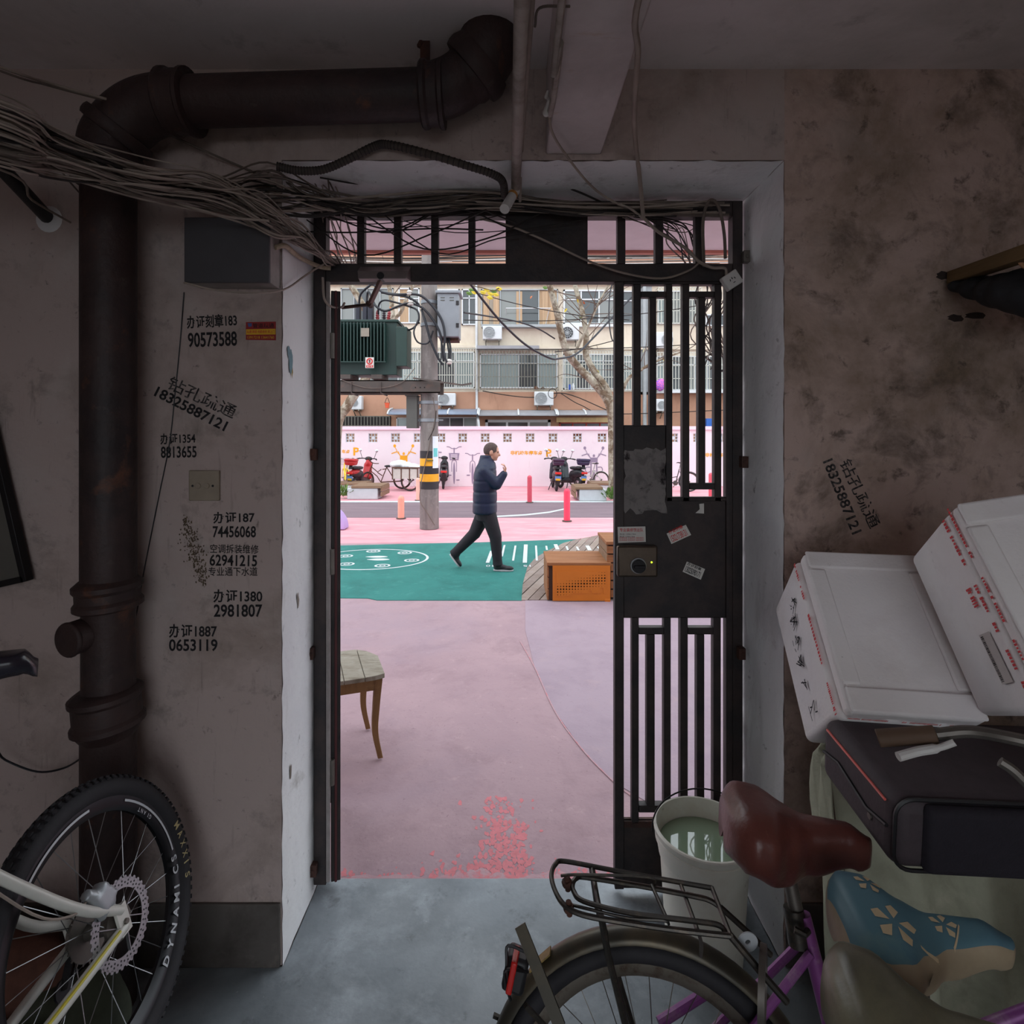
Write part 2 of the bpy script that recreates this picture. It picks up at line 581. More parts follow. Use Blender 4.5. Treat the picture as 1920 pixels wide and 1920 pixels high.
fl = tag(MB().prism([(-1.95, -1.9), (1.95, -1.9), (1.95, YW), (JX1, YW), (JX1, 2.275), (JX0, 2.275), (JX0, YW), (-1.95, YW)], -.15, 0, (0, 0, 0), (1, 0, 0), (0, 1, 0)).build('floor', M['concrete_floor'], bevel=0.006), 'worn grey concrete floor of the entrance hall', 'floor', kind='structure')

w = MB().box(-1.95, JX0 - 0.003, YW, YO, 0, SOF).box(-1.95, JX1 + .003, YW, YO, SOF + .004, 7.0)
wf = tag(w.build('wall_front', M['plaster']), 'stained plaster wall round the open gate', 'wall', kind='structure')
MB().box(JX1 + 0.003, 1.95, YW, YO, 0, 7.0).build('stained_panel', M['plaster_stained'], wf)
MB().box(-1.95, JX0 - .003, YW, YO, SOF, SOF + .004).build('render_coat', M['plaster'], wf)

def rough_sheet(name, m, O, ux, uy, w, h, nx, ny, amp, parent, seed, edge=0.0):
    """plaster skin with an uneven surface"""
    r = random.Random(seed)
    O, ux, uy = V(O), V(ux), V(uy)
    n = ux.cross(uy).normalized()
    mb = MB()
    vs = []
    for j in range(ny + 1):
        for i in range(nx + 1):
            e = edge * r.uniform(-1, 1) if i in (0, nx) else 0
            vs.append(O + ux * (w * i / nx + e) + uy * (h * j / ny) + n * r.uniform(-amp, amp))
    mb.add(vs, [(j * (nx + 1) + i, j * (nx + 1) + i + 1, (j + 1) * (nx + 1) + i + 1, (j + 1) * (nx + 1) + i) for j in range(ny) for i in range(nx)])
    return mb.build(name, m, parent, smooth=60)

rough_sheet('reveal_plaster', M['whitewash'], (JX0, YW - .002, 0), (0, 1, 0), (0, 0, 1), YO - YW, SOF, 8, 60, .0022, wf, 1, .003)
rough_sheet('reveal_plaster', M['whitewash'], (JX1, YO, 0), (0, -1, 0), (0, 0, 1), YO - YW + .002, SOF, 8, 60, .0022, wf, 2, .003)
rough_sheet('reveal_plaster', M['whitewash'], (JX0, YW - .002, SOF), (0, 1, 0), (1, 0, 0), YO - YW, JX1 - JX0, 6, 40, .003, wf, 3, .002)

bb = tag(MB().box(-1.95, JX0 - .006, YW - .012, YW, 0, .215).build('baseboard_front', M['plinth'], bevel=.004), 'dark painted cement skirting below the plaster', 'skirting', kind='structure')
tag(MB().box(JX1 + .006, 1.95, YW - .012, YW, 0, .215).build('baseboard_front', M['plinth'], bevel=.004), 'dark cement skirting behind the bucket and bicycles', 'skirting', kind='structure')
tag(MB().box(-2.15, -1.95, -1.9, YO, -.15, 3.3).build('wall_left', M['plaster']), 'plaster side wall by the drain pipe', 'wall', kind='structure')
tag(MB().box(1.95, 2.15, -1.9, YO, -.15, 3.3).build('wall_right', M['plaster_stained']), 'plaster side wall by the bicycles', 'wall', kind='structure')
tag(MB().box(-2.15, 2.15, -1.9, YW, CEIL, CEIL + .25).build('ceiling', M['ceiling']), 'grey plastered hall ceiling', 'ceiling', kind='structure')
bm_ = tag(MB().box(.125, .312, -1.9, YW, 2.75, CEIL).build('beam', M['beam_paint'], bevel=.006), 'pale painted ceiling beam running to the lintel', 'beam', kind='structure')
# landing that carries the mountain bike (below the picture's edge)
tag(MB().box(-1.95, -.87, -1.5, 1.49, 0, .2).build('landing_step', M['concrete_floor'], bevel=.01), 'low concrete step under the mountain bike', 'step', kind='structure')
tag(MB().box(-1.95, -1.1, -2.05, -1.9, -.15, 3.3).box(1.1, 1.95, -2.05, -1.9, -.15, 3.3).box(-1.1, 1.1, -2.05, -1.9, 2.6, 3.3).build('wall_back', M['plaster']), 'unseen back wall of the hall, its opening sized to let in sky light', 'wall', kind='structure')  # never in view; opening added and sized to set the sky fill inside
# canopy over the entrance, outside
cn = tag(MB().box(-4.5, 5, YO, 2.93, 2.765, 2.9).build('canopy_slab', mat('canopy_pink', (248, 234, 238), .85, var=.05)), 'pink underside of the canopy above the entrance', 'canopy', kind='structure')
MB().box(-4.5, 5, 2.93, 2.96, 2.75, 2.93).build('canopy_edge', mat('canopy_edge', (206, 140, 124), .8), cn)
tag(MB().box(-7, -1.95, YW, YO, -.1, 7).box(1.95, 7, YW, YO, -.1, 7).build('wall_outside', M['pink_wall']), 'outside face of the building beside the entrance', 'wall', kind='structure')

# ---- ground outside
def gpoly(name, pts, z, m, parent=None, th=.01):
    mb = MB()
    mb.prism([(p[0], p[1]) for p in pts], z - th, z, (0, 0, 0), (1, 0, 0), (0, 1, 0))
    return mb.build(name, m, parent, smooth=None)
gr = tag(MB().box(-40, 40, -14, 70, -.3, -.03).build('ground', M['soil']), 'ground of the lane outside', 'ground', kind='structure')
gpoly('pink_paving', [(-14, 2.27), (14, 2.27), (14, 12.3), (-14, 12.3)], -.012, M['pink_ground'], gr, .02)
gpoly('pink_paving_far', [(-14, 9.05), (0, 9.4), (14, 10.3), (14, 12.3), (-14, 12.3)], -.010, M['pink_far'], gr)
gpoly('pink_pavement_strip', [(-20, 15.1), (20, 15.1), (20, 19.5), (-20, 19.5)], -.004, M['pink_far'], gr, .03)
gpoly('road_asphalt', [(-20, 12.2), (20, 12.2), (20, 15.1), (-20, 15.1)], -.009, M['asphalt'], gr)
gpoly('kerb_line', [(-20, 14.95), (20, 14.95), (20, 15.2), (-20, 15.2)], .002, M['white_paint'], gr, .03)
arc_w = [G(930, 969), G(985, 966), G(1030, 961), G(1057, 955), G(1057, 953), G(1030, 958.6), G(985, 963.6), G(930, 966.6)]
gpoly('road_line', arc_w, -.005, M['white_paint'], gr)
arcd = [G(978, 1124), G(980, 1095), G(989, 1062), G(1004, 1045), G(1023, 1034), G(1056, 1018), G(1085, 1010), G(1123, 1003)]
gpoly('green_play_surface', [G(560, 1119), G(690, 1120.5), G(707, 1124), G(978, 1124.5)] + [V(p) for p in arcd[1:7]] + [G(900, 1016), G(640, 1022), G(400, 1026)], -.006, M['green_ground'], gr)
lil = [V((5, 2.27)), V((5, 6.1)), G(985, 1124).xy, G(985, 1180).xy, G(1003, 1250).xy, G(1040, 1330).xy, G(1090, 1400).xy, G(1150, 1462).xy, G(1230, 1510).xy, V((1.4, 2.27))]
gpoly('lilac_paving', [(p[0], p[1]) for p in lil], -.009, M['lilac_ground'], gr)
ol = [G(975, 1200), G(1003, 1250), G(1040, 1330), G(1090, 1400), G(1150, 1462), G(1185, 1490)]
sp = crom([(p.x, p.y, -.0075) for p in ol], 6)
mbl = MB()
vsl = []
for i, p in enumerate(sp):
    d = (sp[min(i + 1, len(sp) - 1)] - sp[max(i - 1, 0)]).normalized()
    nn = V((-d.y, d.x, 0)) * .004
    vsl += [p + nn, p - nn]
mbl.add(vsl, [(2 * i, 2 * i + 1, 2 * i + 3, 2 * i + 2) for i in range(len(sp) - 1)]).build('boundary_line', M['red_paint_worn'], gr, smooth=None)
random.seed(11)
def blot(cx, cy, rx, ry, n=26, j=.14):
    return [(cx + rx * math.cos(2 * PI * i / n) * random.uniform(1 - j, 1 + j), cy + ry * math.sin(2 * PI * i / n) * random.uniform(1 - j, 1 + j)) for i in range(n)]
sp_mb = MB()
for i in range(620):
    g_ = random.random()
    if g_ < .42:
        px, py = random.gauss(935, 10 + 16 * random.random()), random.uniform(1490, 1640)
    elif g_ < .62:
        px, py = random.gauss(975, 9), random.uniform(1540, 1640)
    elif g_ < .8:
        px, py = random.gauss(910, 60), random.gauss(1625, 14)
    else:
        px, py = random.uniform(642, 1148), random.gauss(1638, 6)
    p = G(px, min(py, 1642))
    r_ = random.uniform(.003, .013)
    n = 7
    z_ = -.0115 + .0006 * random.random()
    sp_mb.add([(p.x + r_ * random.uniform(.4, 1.3) * math.cos(2 * PI * k / n), max(p.y + 1.6 * r_ * random.uniform(.4, 1.3) * math.sin(2 * PI * k / n), 2.277), z_) for k in range(n)], [tuple(range(n))])
sp_mb.build('worn_paint_flakes', mat('flake_red', (198, 116, 122), .8, var=.12, scale=40), gr, smooth=None, kind='stuff')
for x0, x1, hh in ((-.68, -.35, .035), (-.30, .02, .06), (.04, .3, .05), (.28, .5, .03)):
    n = 14
    up = [(x1 - (x1 - x0) * k / n, 2.283 + hh * random.uniform(.15, 1) * math.sin(PI * (k + .4) / (n + .8))) for k in range(n + 1)]
    gpoly('worn_red_paint', [(x0, 2.277), (x1, 2.277)] + up, -.0079, M['red_paint_worn'], gr, .002)

# painted game on the green surface
pt = thing('floor_game_marking', 'white painted ring of circles and footprints on the green surface', 'marking', G(697, 1047), kind='structure')
def ring2d(name, c, rx, ry, w, z, parent, n=48):
    vs = []
    for i in range(n):
        t = 2 * PI * i / n
        vs += [(c.x + rx * math.cos(t), c.y + ry * math.sin(t), z), (c.x + (rx - w) * math.cos(t), c.y + (ry - w) * math.sin(t), z)]
    return MB().add(vs, [(2 * i, 2 * i + 1, (2 * i + 3) % (2 * n), (2 * i + 2) % (2 * n)) for i in range(n)]).build(name, M['white_paint'], parent, smooth=None)
gc = G(695, 1047)
ring2d('ring', gc, .84, .68, .036, -.0035, pt, 64)
for px, py in ((700, 1033), (759, 1036), (772, 1050), (717, 1060), (650, 1057), (648, 1042)):
    c = G(px, py)
    ring2d('circle', c, .11, .10, .03, -.0034, pt, 24)
    ring2d('circle', c, .045, .045, .02, -.0034, pt, 16)
for k, py in enumerate((1043.5, 1048.5)):
    c = G(706 + k * 3, py)
    mb = MB()
    vs = []
    for i in range(28):
        t = 2 * PI * i / 28
        vs.append((c.x + .165 * math.cos(t), c.y + (.052 + .014 * math.cos(t) - .012 * math.cos(2 * t)) * math.sin(t), -.0034))
    mb.add(vs, [tuple(range(28))]).build('footprint', M['white_paint'], pt, smooth=None)
rl = thing('jump_ruler_marking', 'white painted ruler ticks on the green surface and deck', 'marking', G(984, 1040), kind='structure')
ticks = [((914, 1055), (922, 1033), .05), ((941, 1043), (946, 1022), .03), ((962, 1051), (966.5, 1023), .03), ((984, 1055), (986, 1021), .06), ((1006.5, 1051), (1005, 1023), .03),
         ((1025.5, 1031), (1024.3, 1023.5), .03), ((1045.5, 1030), (1041.5, 1020.5), .06), ((1064.8, 1031), (1062, 1024), .03), ((1085, 1031.5), (1081.5, 1025), .03), ((1106, 1031.5), (1101, 1023), .06), ((1124, 1029), (1121, 1025), .03)]
for a, b, wd in ticks:
    p, q = G(*a), G(*b)
    MB().bar(V((p.x, p.y, -.002)), V((q.x, q.y, -.002)), wd, .006).build('tick', M['white_paint'], rl, smooth=None)
for px, s in ((912, '10'), (983, '15')):
    p = G(px, 1064)
    text_on('number', s, (p.x + .09, p.y + .16, -.003), (-1, 0, 0), (0, -1, 0), .10, .11, M['white_paint'], rl, .01)

# deck of diagonal boards, each its own piece
M['deck'] = layered('deck', (168, 152, 142), [((136, 116, 100), 3.0, 0.5, 0.7, 0.7), ((120, 90, 60), 1.6, 0.62, 0.72, 0.6), ((190, 176, 170), 9, 0.5, 0.7, 0.5)], rough=.8, bump=.3, bscale=50)
M['deck_b'] = layered('deck_b', (152, 136, 128), [((126, 106, 92), 3.0, 0.5, 0.7, 0.7), ((182, 168, 160), 9, 0.5, 0.7, 0.5)], rough=.8, bump=.3, bscale=50)
deck = tag(gpoly('deck', [(p.x, p.y) for p in arcd] + [(5.5, 10.2), (5.5, 6.12)], -.012, M['soil'], gr, .01))
dpoly = [V((p.x, p.y)) for p in arcd] + [V((5.2, 10.1)), V((5.2, 6.13))]
def clip(poly, n, d, keep):
    out = []
    for i in range(len(poly)):
        a, b = poly[i], poly[(i + 1) % len(poly)]
        sa, sb = (a.dot(n) - d) * keep, (b.dot(n) - d) * keep
        if sa >= 0:
            out.append(a)
        if sa * sb < 0:
            out.append(a + (b - a) * (sa / (sa - sb)))
    return out
dn = V((.95, -.31)).normalized()
ds = [p.dot(dn) for p in dpoly]
k = min(ds)
ki = 0
while k < max(ds):
    pl = clip(clip(dpoly, dn, k + .006, 1), dn, k + .114, -1)
    if len(pl) >= 3:
        mb = MB().prism([(p.x, p.y) for p in pl], -.012, -.001 - .003 * (ki % 3 == 0), (0, 0, 0), (1, 0, 0), (0, 1, 0))
        mb.build('plank', M['deck'] if ki % 2 else M['deck_b'], gr, smooth=None)
    k += .12
    ki += 1

# soot stain and paint chips on the plaster
random.seed(17)
sm = MB()
for i in range(420):
    t = random.random()
    px = 348 + 34 * t + random.gauss(0, 9 * math.sin(PI * t) + 2)
    py = 970 + 125 * t + random.gauss(0, 4)
    c = A(px, py, YW)
    r_ = random.uniform(.0006, .0032)
    n = 7
    a0 = random.uniform(0, 6)
    sm.add([c + V((r_ * random.uniform(.5, 1.3) * math.cos(a0 + 2 * PI * k / n), -.0009 - .0003 * random.random(), 1.5 * r_ * random.uniform(.5, 1.3) * math.sin(a0 + 2 * PI * k / n))) for k in range(n)], [tuple(range(n))])
sm.build('soot_stain', mat('soot', (104, 88, 68), .95, scale=60, col2=(66, 54, 46)), wf, smooth=None, kind='stuff')
for (y_, z_, a, b, col) in ((1.945, 2.085, .012, .03, (110, 140, 150)), (1.965, 2.06, .018, .045, (112, 146, 156)), (1.975, 2.02, .006, .02, (150, 130, 70)), (2.03, 1.2, .01, .03, (128, 118, 108)), (1.96, .62, .012, .03, (120, 110, 100))):
    n = 9
    MB().add([(JX0 + .0035, y_ + a * random.uniform(.5, 1.2) * math.cos(2 * PI * k / n), z_ + b * random.uniform(.5, 1.2) * math.sin(2 * PI * k / n)) for k in range(n)], [tuple(range(n))]).build('paint_chip', mat('chip', col, .8), wf, smooth=None)

# ------------------------------------------------------------------ the steel gate
def gx(px): return (px - VX) / FPX * YG
def gz(py): return CAM_H - (py - VY) / FPX * YG
def gbar(parent, name, px0, px1, py0, py1, m=None, dep=.034, y=YG, bevel=.0025):
    return MB().box(gx(px0), gx(px1), y, y + dep, gz(py1), gz(py0)).build(name, m or M['gate_paint'], parent, bevel=bevel)
gf = thing('transom_grille', 'dark steel gate frame with barred transom filling the doorway', 'gate frame', (0, YG, 0))
gbar(gf, 'post', 588, 611, 376, 1660, dep=.05)
gbar(gf, 'post', 1374, 1393, 376, 1668, dep=.05)
gbar(gf, 'stop_strip', 611, 618, 527, 1655, M['gate_light'], dep=.012)
gbar(gf, 'top_rail', 611, 1374, 376, 405, dep=.05)
gbar(gf, 'mid_rail', 611, 1374, 494, 528, dep=.05)
for a, b in ((669, 683), (738, 752), (808, 822), (878, 891), (1158, 1173), (1229, 1244), (1304, 1319)):
    gbar(gf, 'transom_bar', a, b, 405, 494)
gbar(gf, 'transom_plate', 948, 1102, 402, 496, dep=.02)
for px, py in ((590, 852), (1392, 866), (585, 1222), (1387, 1222), (1396, 484), (590, 1625)):
    p = A(px, py, YG)
    s = -1 if px < 900 else 1
    mb = MB().obox((p.x, YG - .012, p.z), (.026, .03, .045)).cyl((p.x, YG - .03, p.z), (p.x, YG - .018, p.z), .008, n=8)
    mb.build('fixing_lug', M['rust'] if py > 500 else M['steel_dull'], gf, bevel=.002)

lf = thing('gate_leaf', 'closed barred gate leaf with lock and torn notices', 'gate', (gx(1262), YG, .02))
gbar(lf, 'stile', 1153, 1170, 528, 1668, dep=.038)
gbar(lf, 'stile', 1362, 1374, 528, 1668, dep=.038)
gbar(lf, 'top_rail', 1170, 1362, 528, 533)
for a, b, y0, y1 in ((1188, 1202, 533, 800), (1218.5, 1231, 557, 800), (1249, 1261, 533, 940), (1280, 1293, 533, 940), (1310, 1323, 557, 908), (1340, 1353, 533, 940),
                     (1185, 1198, 1158, 1545), (1213, 1228, 1190, 1512), (1245, 1258, 1158, 1545), (1276, 1290, 1158, 1545), (1307, 1321, 1190, 1512), (1338, 1352, 1158, 1545)):
    gbar(lf, 'bar', a, b, y0, y1)
for a, b, y0, y1 in ((1202, 1249, 546, 557), (1293, 1340, 546, 557), (1293, 1340, 906, 918), (1198, 1245, 1177, 1190), (1290, 1338, 1177, 1190), (1198, 1245, 1511, 1524), (1290, 1338, 1511, 1524)):
    gbar(lf, 'cross_bar', a, b, y0, y1)
gbar(lf, 'lock_plate', 1170, 1249, 797, 940, dep=.012, y=YG + .006)
gbar(lf, 'lock_plate', 1170, 1362, 937, 1160, dep=.012, y=YG + .006)
gbar(lf, 'kick_plate', 1170, 1362, 1541, 1668, dep=.012, y=YG + .006)
gbar(lf, 'rail', 1170, 1362, 1541, 1553, M['rust'], dep=.03)
gbar(lf, 'rail', 1250, 1362, 932, 940, dep=.03)
# lock
lk = MB().box(gx(1155), gx(1230), YG - .03, YG + .004, gz(1079), gz(1021)).build('lock_case', mat('lock_metal', (96, 84, 74), .38, .8, var=.15, scale=30), lf, bevel=.008)
c = A(1193, 1057, YG)
MB().cyl((c.x, YG - .036, c.z), (c.x, YG - .03, c.z), .031, n=28).build('knob_ring', M['steel'], lk, bevel=.001)
MB().cyl((c.x, YG - .05, c.z), (c.x, YG - .034, c.z), .026, n=28).obox((c.x, YG - .054, c.z), (.04, .014, .011)).build('knob', M['dark_metal'], lk, bevel=.002)
c = A(1218, 1051, YG)
MB().ball((c.x, YG - .031, c.z), .0035, 8, 6).build('indicator_light', mat('led', (190, 240, 40), .4, emit=((190, 240, 40), 3.0)), lk)
# notices on the leaf
def sheet(name, parent, corners, m, Y, th=.0012):
    """thin paper from pixel corners on a plane at Y"""
    pts = [A(x, y, Y) for x, y in corners]
    n = len(pts)
    vs = pts + [p + V((0, th, 0)) for p in pts]
    return MB().add(vs, [tuple(range(n)), tuple(range(2 * n - 1, n - 1, -1))] + [(i, (i + 1) % n, n + (i + 1) % n, n + i) for i in range(n)]).build(name, m, parent, smooth=None)
YP = YG + .0035
random.seed(5)
out = []
for i in range(40):
    t = i / 40
    if t < .25: x, y = 1171 + t * 4 * 78, 842
    elif t < .5: x, y = 1249, 842 + (t - .25) * 4 * 118
    elif t < .75: x, y = 1249 - (t - .5) * 4 * 78, 960 + 5 * math.sin(t * 40)
    else: x, y = 1171, 960 - (t - .75) * 4 * 118
    out.append((x + random.uniform(-4, 3), y + random.uniform(-4, 4)))
tag(sheet('torn_notice', lf, out, M['paper_torn'], YP), 'torn remains of a grey pasted notice')
YS = YG - .0018
s1 = tag(sheet('sticker', lf, [(1158, 988), (1210, 987), (1211, 1016), (1159, 1018)], M['paper'], YS), 'white repair sticker with red lettering')
def tx(parent, s, x0, y0, x1, y1, Y, m, bold=0.0, rot=0.0, lift=.0006, name='lettering', shear=0.0):
    """lettering in the pixel box on the plane at Y facing the hall (lower-left x0,y1), turned by rot degrees about its lower-left corner"""
    p = A(x0, y1, Y)
    k = Y / FPX
    r = math.radians(rot)
    ux = V((math.cos(r), 0, math.sin(r)))
    uy = V((-math.sin(r), 0, math.cos(r)))
    return text_on(name, s, p, ux, uy, (x1 - x0) * k, (y1 - y0) * k, m, parent, bold, lift, shear)
tx(s1, '专业装修搬运队', 1162, 990, 1206, 997, YS, M['red_bright'], .01)
for i, (x1_, yy) in enumerate(((1192, 1000), (1190, 1004.5))):
    tx(s1, '电话 13901784', 1162, yy, x1_, yy + 3, YS, M['ink'])
for yy in (1007, 1011):
    tx(s1, '疏通管道 空调维修 搬家服务', 1161, yy, 1207, yy + 3.2, YS, M['red_bright'])
s2 = tag(sheet('sticker', lf, [(1250, 1000.5), (1286, 984), (1296, 1003), (1259, 1020)], M['paper'], YP), 'tilted white sticker with red numerals')
tx(s2, '15021738131', 1261, 1004, 1293, 1017, YP, M['red_bright'], .015, rot=25)
tx(s2, '办证刻章', 1255, 995.5, 1284, 1002, YP, M['red_bright'], .015, rot=25)
s3 = tag(sheet('sticker', lf, [(1288, 1053), (1322, 1067), (1314, 1087), (1280, 1072)], M['paper'], YP), 'tilted white sticker with black numerals')
tx(s3, '13025090171', 1283, 1060, 1313, 1071, YP, M['ink'], .02, rot=-24)
tx(s3, '办证刻章', 1287.5, 1053, 1316, 1059, YP, M['ink'], .02, rot=-24)
tag(sheet('sticker', lf, [(1311, 945), (1320, 944), (1320, 963), (1304, 962), (1312, 955)], M['paper'], YP), 'torn corner of a pale sticker')

# the other leaf stands open outwards, seen almost edge-on
lo = thing('gate_leaf', 'opened dark gate leaf swung outwards on the hinge side', 'gate', (-.672, YG + .03, 0))
hd = V((-.315, .949, 0)).normalized()
h0 = V((-.688, YG + .03, 0))
def lbar(name, s0, s1, z0, z1, m=None, th=.036):
    c = h0 + hd * ((s0 + s1) / 2) + V((0, 0, (z0 + z1) / 2))
    a = math.atan2(hd.y, hd.x)
    return MB().obox(c, (s1 - s0, th, z1 - z0), Matrix.Rotation(a, 3, 'Z')).build(name, m or M['gate_paint'], lo, bevel=.002)
lbar('stile', 0, .04, .03, 2.37)
lbar('stile', .50, .54, .03, 2.37)
lbar('plate', .04, .50, .03, .30, th=.012)
lbar('plate', .04, .50, 1.05, 1.55, th=.012)
for s in (.10, .18, .26, .34, .42):
    lbar('bar', s, s + .028, .30, 2.33)
lbar('rail', .04, .50, 2.33, 2.37)
lbar('edge_strip', -.006, 0, .03, 2.37, M['gate_red'], .010)
for z in (.42, 1.25, 2.1):
    MB().cyl(h0 + V((-.012, -.012, z)), h0 + V((-.012, -.012, z + .1)), .011, n=10).build('hinge', M['steel_dull'], lo)

# door closer on the mid rail, with its folded arm
dc = thing('door_closer', 'grey door closer with folded arm on the gate transom', 'door closer', A(717, 508, YG - .03))
p0, p1 = A(669, 523, YG - .05), A(767, 492, YG - .05)
m_ = MB().add([(p0.x + .006, YG - .055, p0.z), (p1.x - .012, YG - .055, p0.z), (p1.x, YG - .045, (p0.z + p1.z) / 2), (p1.x, YG - .002, p1.z), (p0.x, YG - .002, p1.z), (p0.x, YG - .045, (p0.z + p1.z) / 2),
               (p0.x, YG - .002, p0.z), (p1.x, YG - .002, p0.z)], [(0, 1, 2, 5), (5, 2, 3, 4), (0, 5, 4, 6), (1, 7, 3, 2), (0, 6, 7, 1), (6, 4, 3, 7)])
m_.build('body', mat('closer_grey', (128, 116, 114), .5, .3, var=.15), dc, bevel=.003)
a0, a1, a2 = A(716, 522, YG - .03), A(693, 571, YG + .10), A(640, 577, YG + .12)
MB().bar(a0, a1, .012, .026, V((0, 1, 0))).build('arm', mat('arm_brown', (92, 62, 54), .6, var=.25), dc, bevel=.002)
MB().bar(a1, a2, .010, .02, V((0, 1, 0))).cyl(a1 + V((0, -.02, 0)), a1 + V((0, .02, 0)), .012, n=10).build('arm', M['rust'], dc, bevel=.002)
MB().cyl(a0 + V((0, -.025, .004)), a0 + V((0, .02, .004)), .014, n=12).build('pivot', M['dark_metal'], dc)

# ------------------------------------------------------------------ stencilled numbers on the plaster
YT = YW - .0005
def stencil(lines, parent=wf, m=None):
    for s, x0, y0, x1, y1, rot in lines:
        tx(parent, s, x0, y0, x1, y1, YT, m or M['ink'], (.010 if s[0] in '空专' else .022), rot, name='stencil_lettering')
stencil([('办证刻章183', 351, 592, 445, 617, 3), ('90573588', 353, 624, 445, 652, 2), ('办证1354', 301, 813, 367, 834, 2), ('8813655', 302, 837, 369, 859, 1),
         ('办证187', 400, 960, 478, 982, 1), ('74456068', 399, 986, 480, 1008, 0), ('空调拆装维修', 394, 1020, 485, 1037, -1), ('62941215', 393, 1039, 482, 1061, -1), ('专业通下水道', 391, 1063, 483, 1080, 0),
         ('办证1380', 400, 1105, 492, 1130, 0), ('2981807', 401, 1133, 492, 1157, 0), ('办证1887', 317, 1170, 407, 1196, 0), ('0653119', 317, 1198, 408, 1221, 0)])
def rot_text(s, px, py, L, h, deg, m):
    tx(wf, s, px, py - h, px + L, py, YT, m, (.010 if s[0] == '钻' else .024), deg, name='stencil_lettering')
rot_text('钻孔疏通', 311, 728, 138, 27, -25, M['ink_faded'])
rot_text('18325887121', 288, 742, 148, 20, -27, M['ink'])
rot_text('18325887121', 1542, 866, 148, 20, -68, M['ink_faded'])
rot_text('钻孔疏通', 1572, 868, 138, 25, -65, M['ink_faded'])

# red and yellow advertisement
ad = tag(sheet('wall_sticker', wf, [(461, 604), (517, 603), (517, 638), (461, 637)], mat('ad_red', (150, 34, 36), .6, var=.08), YW - .0022, .002))
sheet('yellow_band', ad, [(461.5, 617.5), (516.5, 616.5), (516.5, 627), (461.5, 627.5)], M['yellow_print'], YW - .0028, .0005)
tx(ad, '管道疏通', 474, 606, 514, 615, YW - .0023, M['ink'], .01)
tx(ad, '疏通 换锁 电脑维修 网上门', 463, 619, 515, 625, YW - .0029, M['red_bright'], .01)
tx(ad, '13917218 13641760', 464, 630, 514, 635, YW - .0023, M['yellow_print'])
sheet('blue_mark', ad, [(464, 606), (472, 606), (472, 612), (466, 613)], mat('ad_blue', (70, 90, 150), .6), YW - .0026, .0003)

# cracked switch plate
sw = thing('switch_plate', 'old cream blank switch plate with two round buttons on the plaster', 'switch plate', A(383, 910, YW))
p, q = A(354, 939, YW - .01), A(411, 882, YW - .01)
MB().box(p.x, q.x, YW - .012, YW - .0002, p.z, q.z).build('plate', M['cream_plastic'], sw, bevel=.003)
for px in (371.5, 388):
    c = A(px, 911, YW - .012)
    MB().cyl((c.x, YW - .016, c.z), (c.x, YW - .011, c.z), .0095, n=18).build('button', M['cream_plastic'], sw, bevel=.001)
for px in (361, 399):
    c = A(px, 911, YW - .012)
    MB().cyl((c.x, YW - .0128, c.z), (c.x, YW - .011, c.z), .004, n=10).build('screw_hole', M['black'], sw)

# steel junction box with stub of conduit
jb = thing('junction_box', 'grey steel wall box above the stencilled numbers', 'box', A(435, 540, YW))
p, q = A(350, 529, 1.81), A(505, 411, 1.81)
MB().box(p.x, q.x, 1.812, YW - .0005, p.z, q.z).build('body', M['grey_box_side'], jb, bevel=.003)
MB().box(p.x - .003, q.x + .003, 1.80, 1.815, p.z - .003, q.z + .003).build('door', M['grey_box'], jb, bevel=.003)
ys = [A(516, 464, 1.85), A(535, 461, 1.88), A(553, 476, 1.97), A(570, 487, 2.05), A(600, 500, 2.15), A(620, 503, 2.165)]
MB().tube(crom(ys, 6), .0085, 10).build('conduit', mat('conduit_tan', (170, 152, 130), .7, var=.25, scale=40), jb)

# ------------------------------------------------------------------ cast-iron drain
dr = thing('drain_pipe', 'rusty dark cast-iron drain rising along the wall and under the ceiling', 'pipe', (-1.258, 1.76, 0))
PX, PY, PR = -1.262, 1.765, .0755
def zpx(py, Y=PY): return CAM_H - (py - VY) / FPX * Y
MB().cyl((PX, PY, 0), (PX, PY, zpx(1330)), PR, n=28).build('pipe_length', M['iron_pipe'], dr)
MB().cyl((PX, PY, zpx(1330)), (PX, PY, zpx(1115)), PR * .96, n=28).build('pipe_length', M['iron_pipe'], dr)
MB().cyl((PX, PY, zpx(1115)), (PX, PY, zpx(330)), PR, n=28).build('pipe_length', M['iron_pipe'], dr)
def collar(z0, z1, r, tilt=0.0, flare=0.0):
    h = z1 - z0
    Mx = Matrix.Translation((PX, PY, z0)) @ Matrix.Rotation(tilt, 4, 'Y')
    prof = [(PR * .98, -flare), (r * .94, 0), (r * 1.03, .006), (r * 1.03, .02), (r * .95, .03), (r * .95, h - .03), (r * 1.03, h - .02), (r * 1.03, h - .006), (r * .95, h), (PR * .98, h + .012)]
    MB().lathe(prof, 28, Mx).build('socket_collar', M['iron_pipe'], dr)
collar(zpx(1140), zpx(1090), .092, -.05)
collar(zpx(1362), zpx(1295), .098, -.09, .03)
collar(zpx(350), zpx(295), .095, 0)
c = A(178, 1195, PY - PR)
MB().cyl((PX - .025, PY, c.z), (PX - .05, PY - PR - .022, c.z), .05, .05, n=24).cyl((PX - .049, PY - PR - .02, c.z), (PX - .052, PY - PR - .03, c.z), .054, .05, n=24).build('access_cap', M['iron_pipe'], dr, bevel=.004)
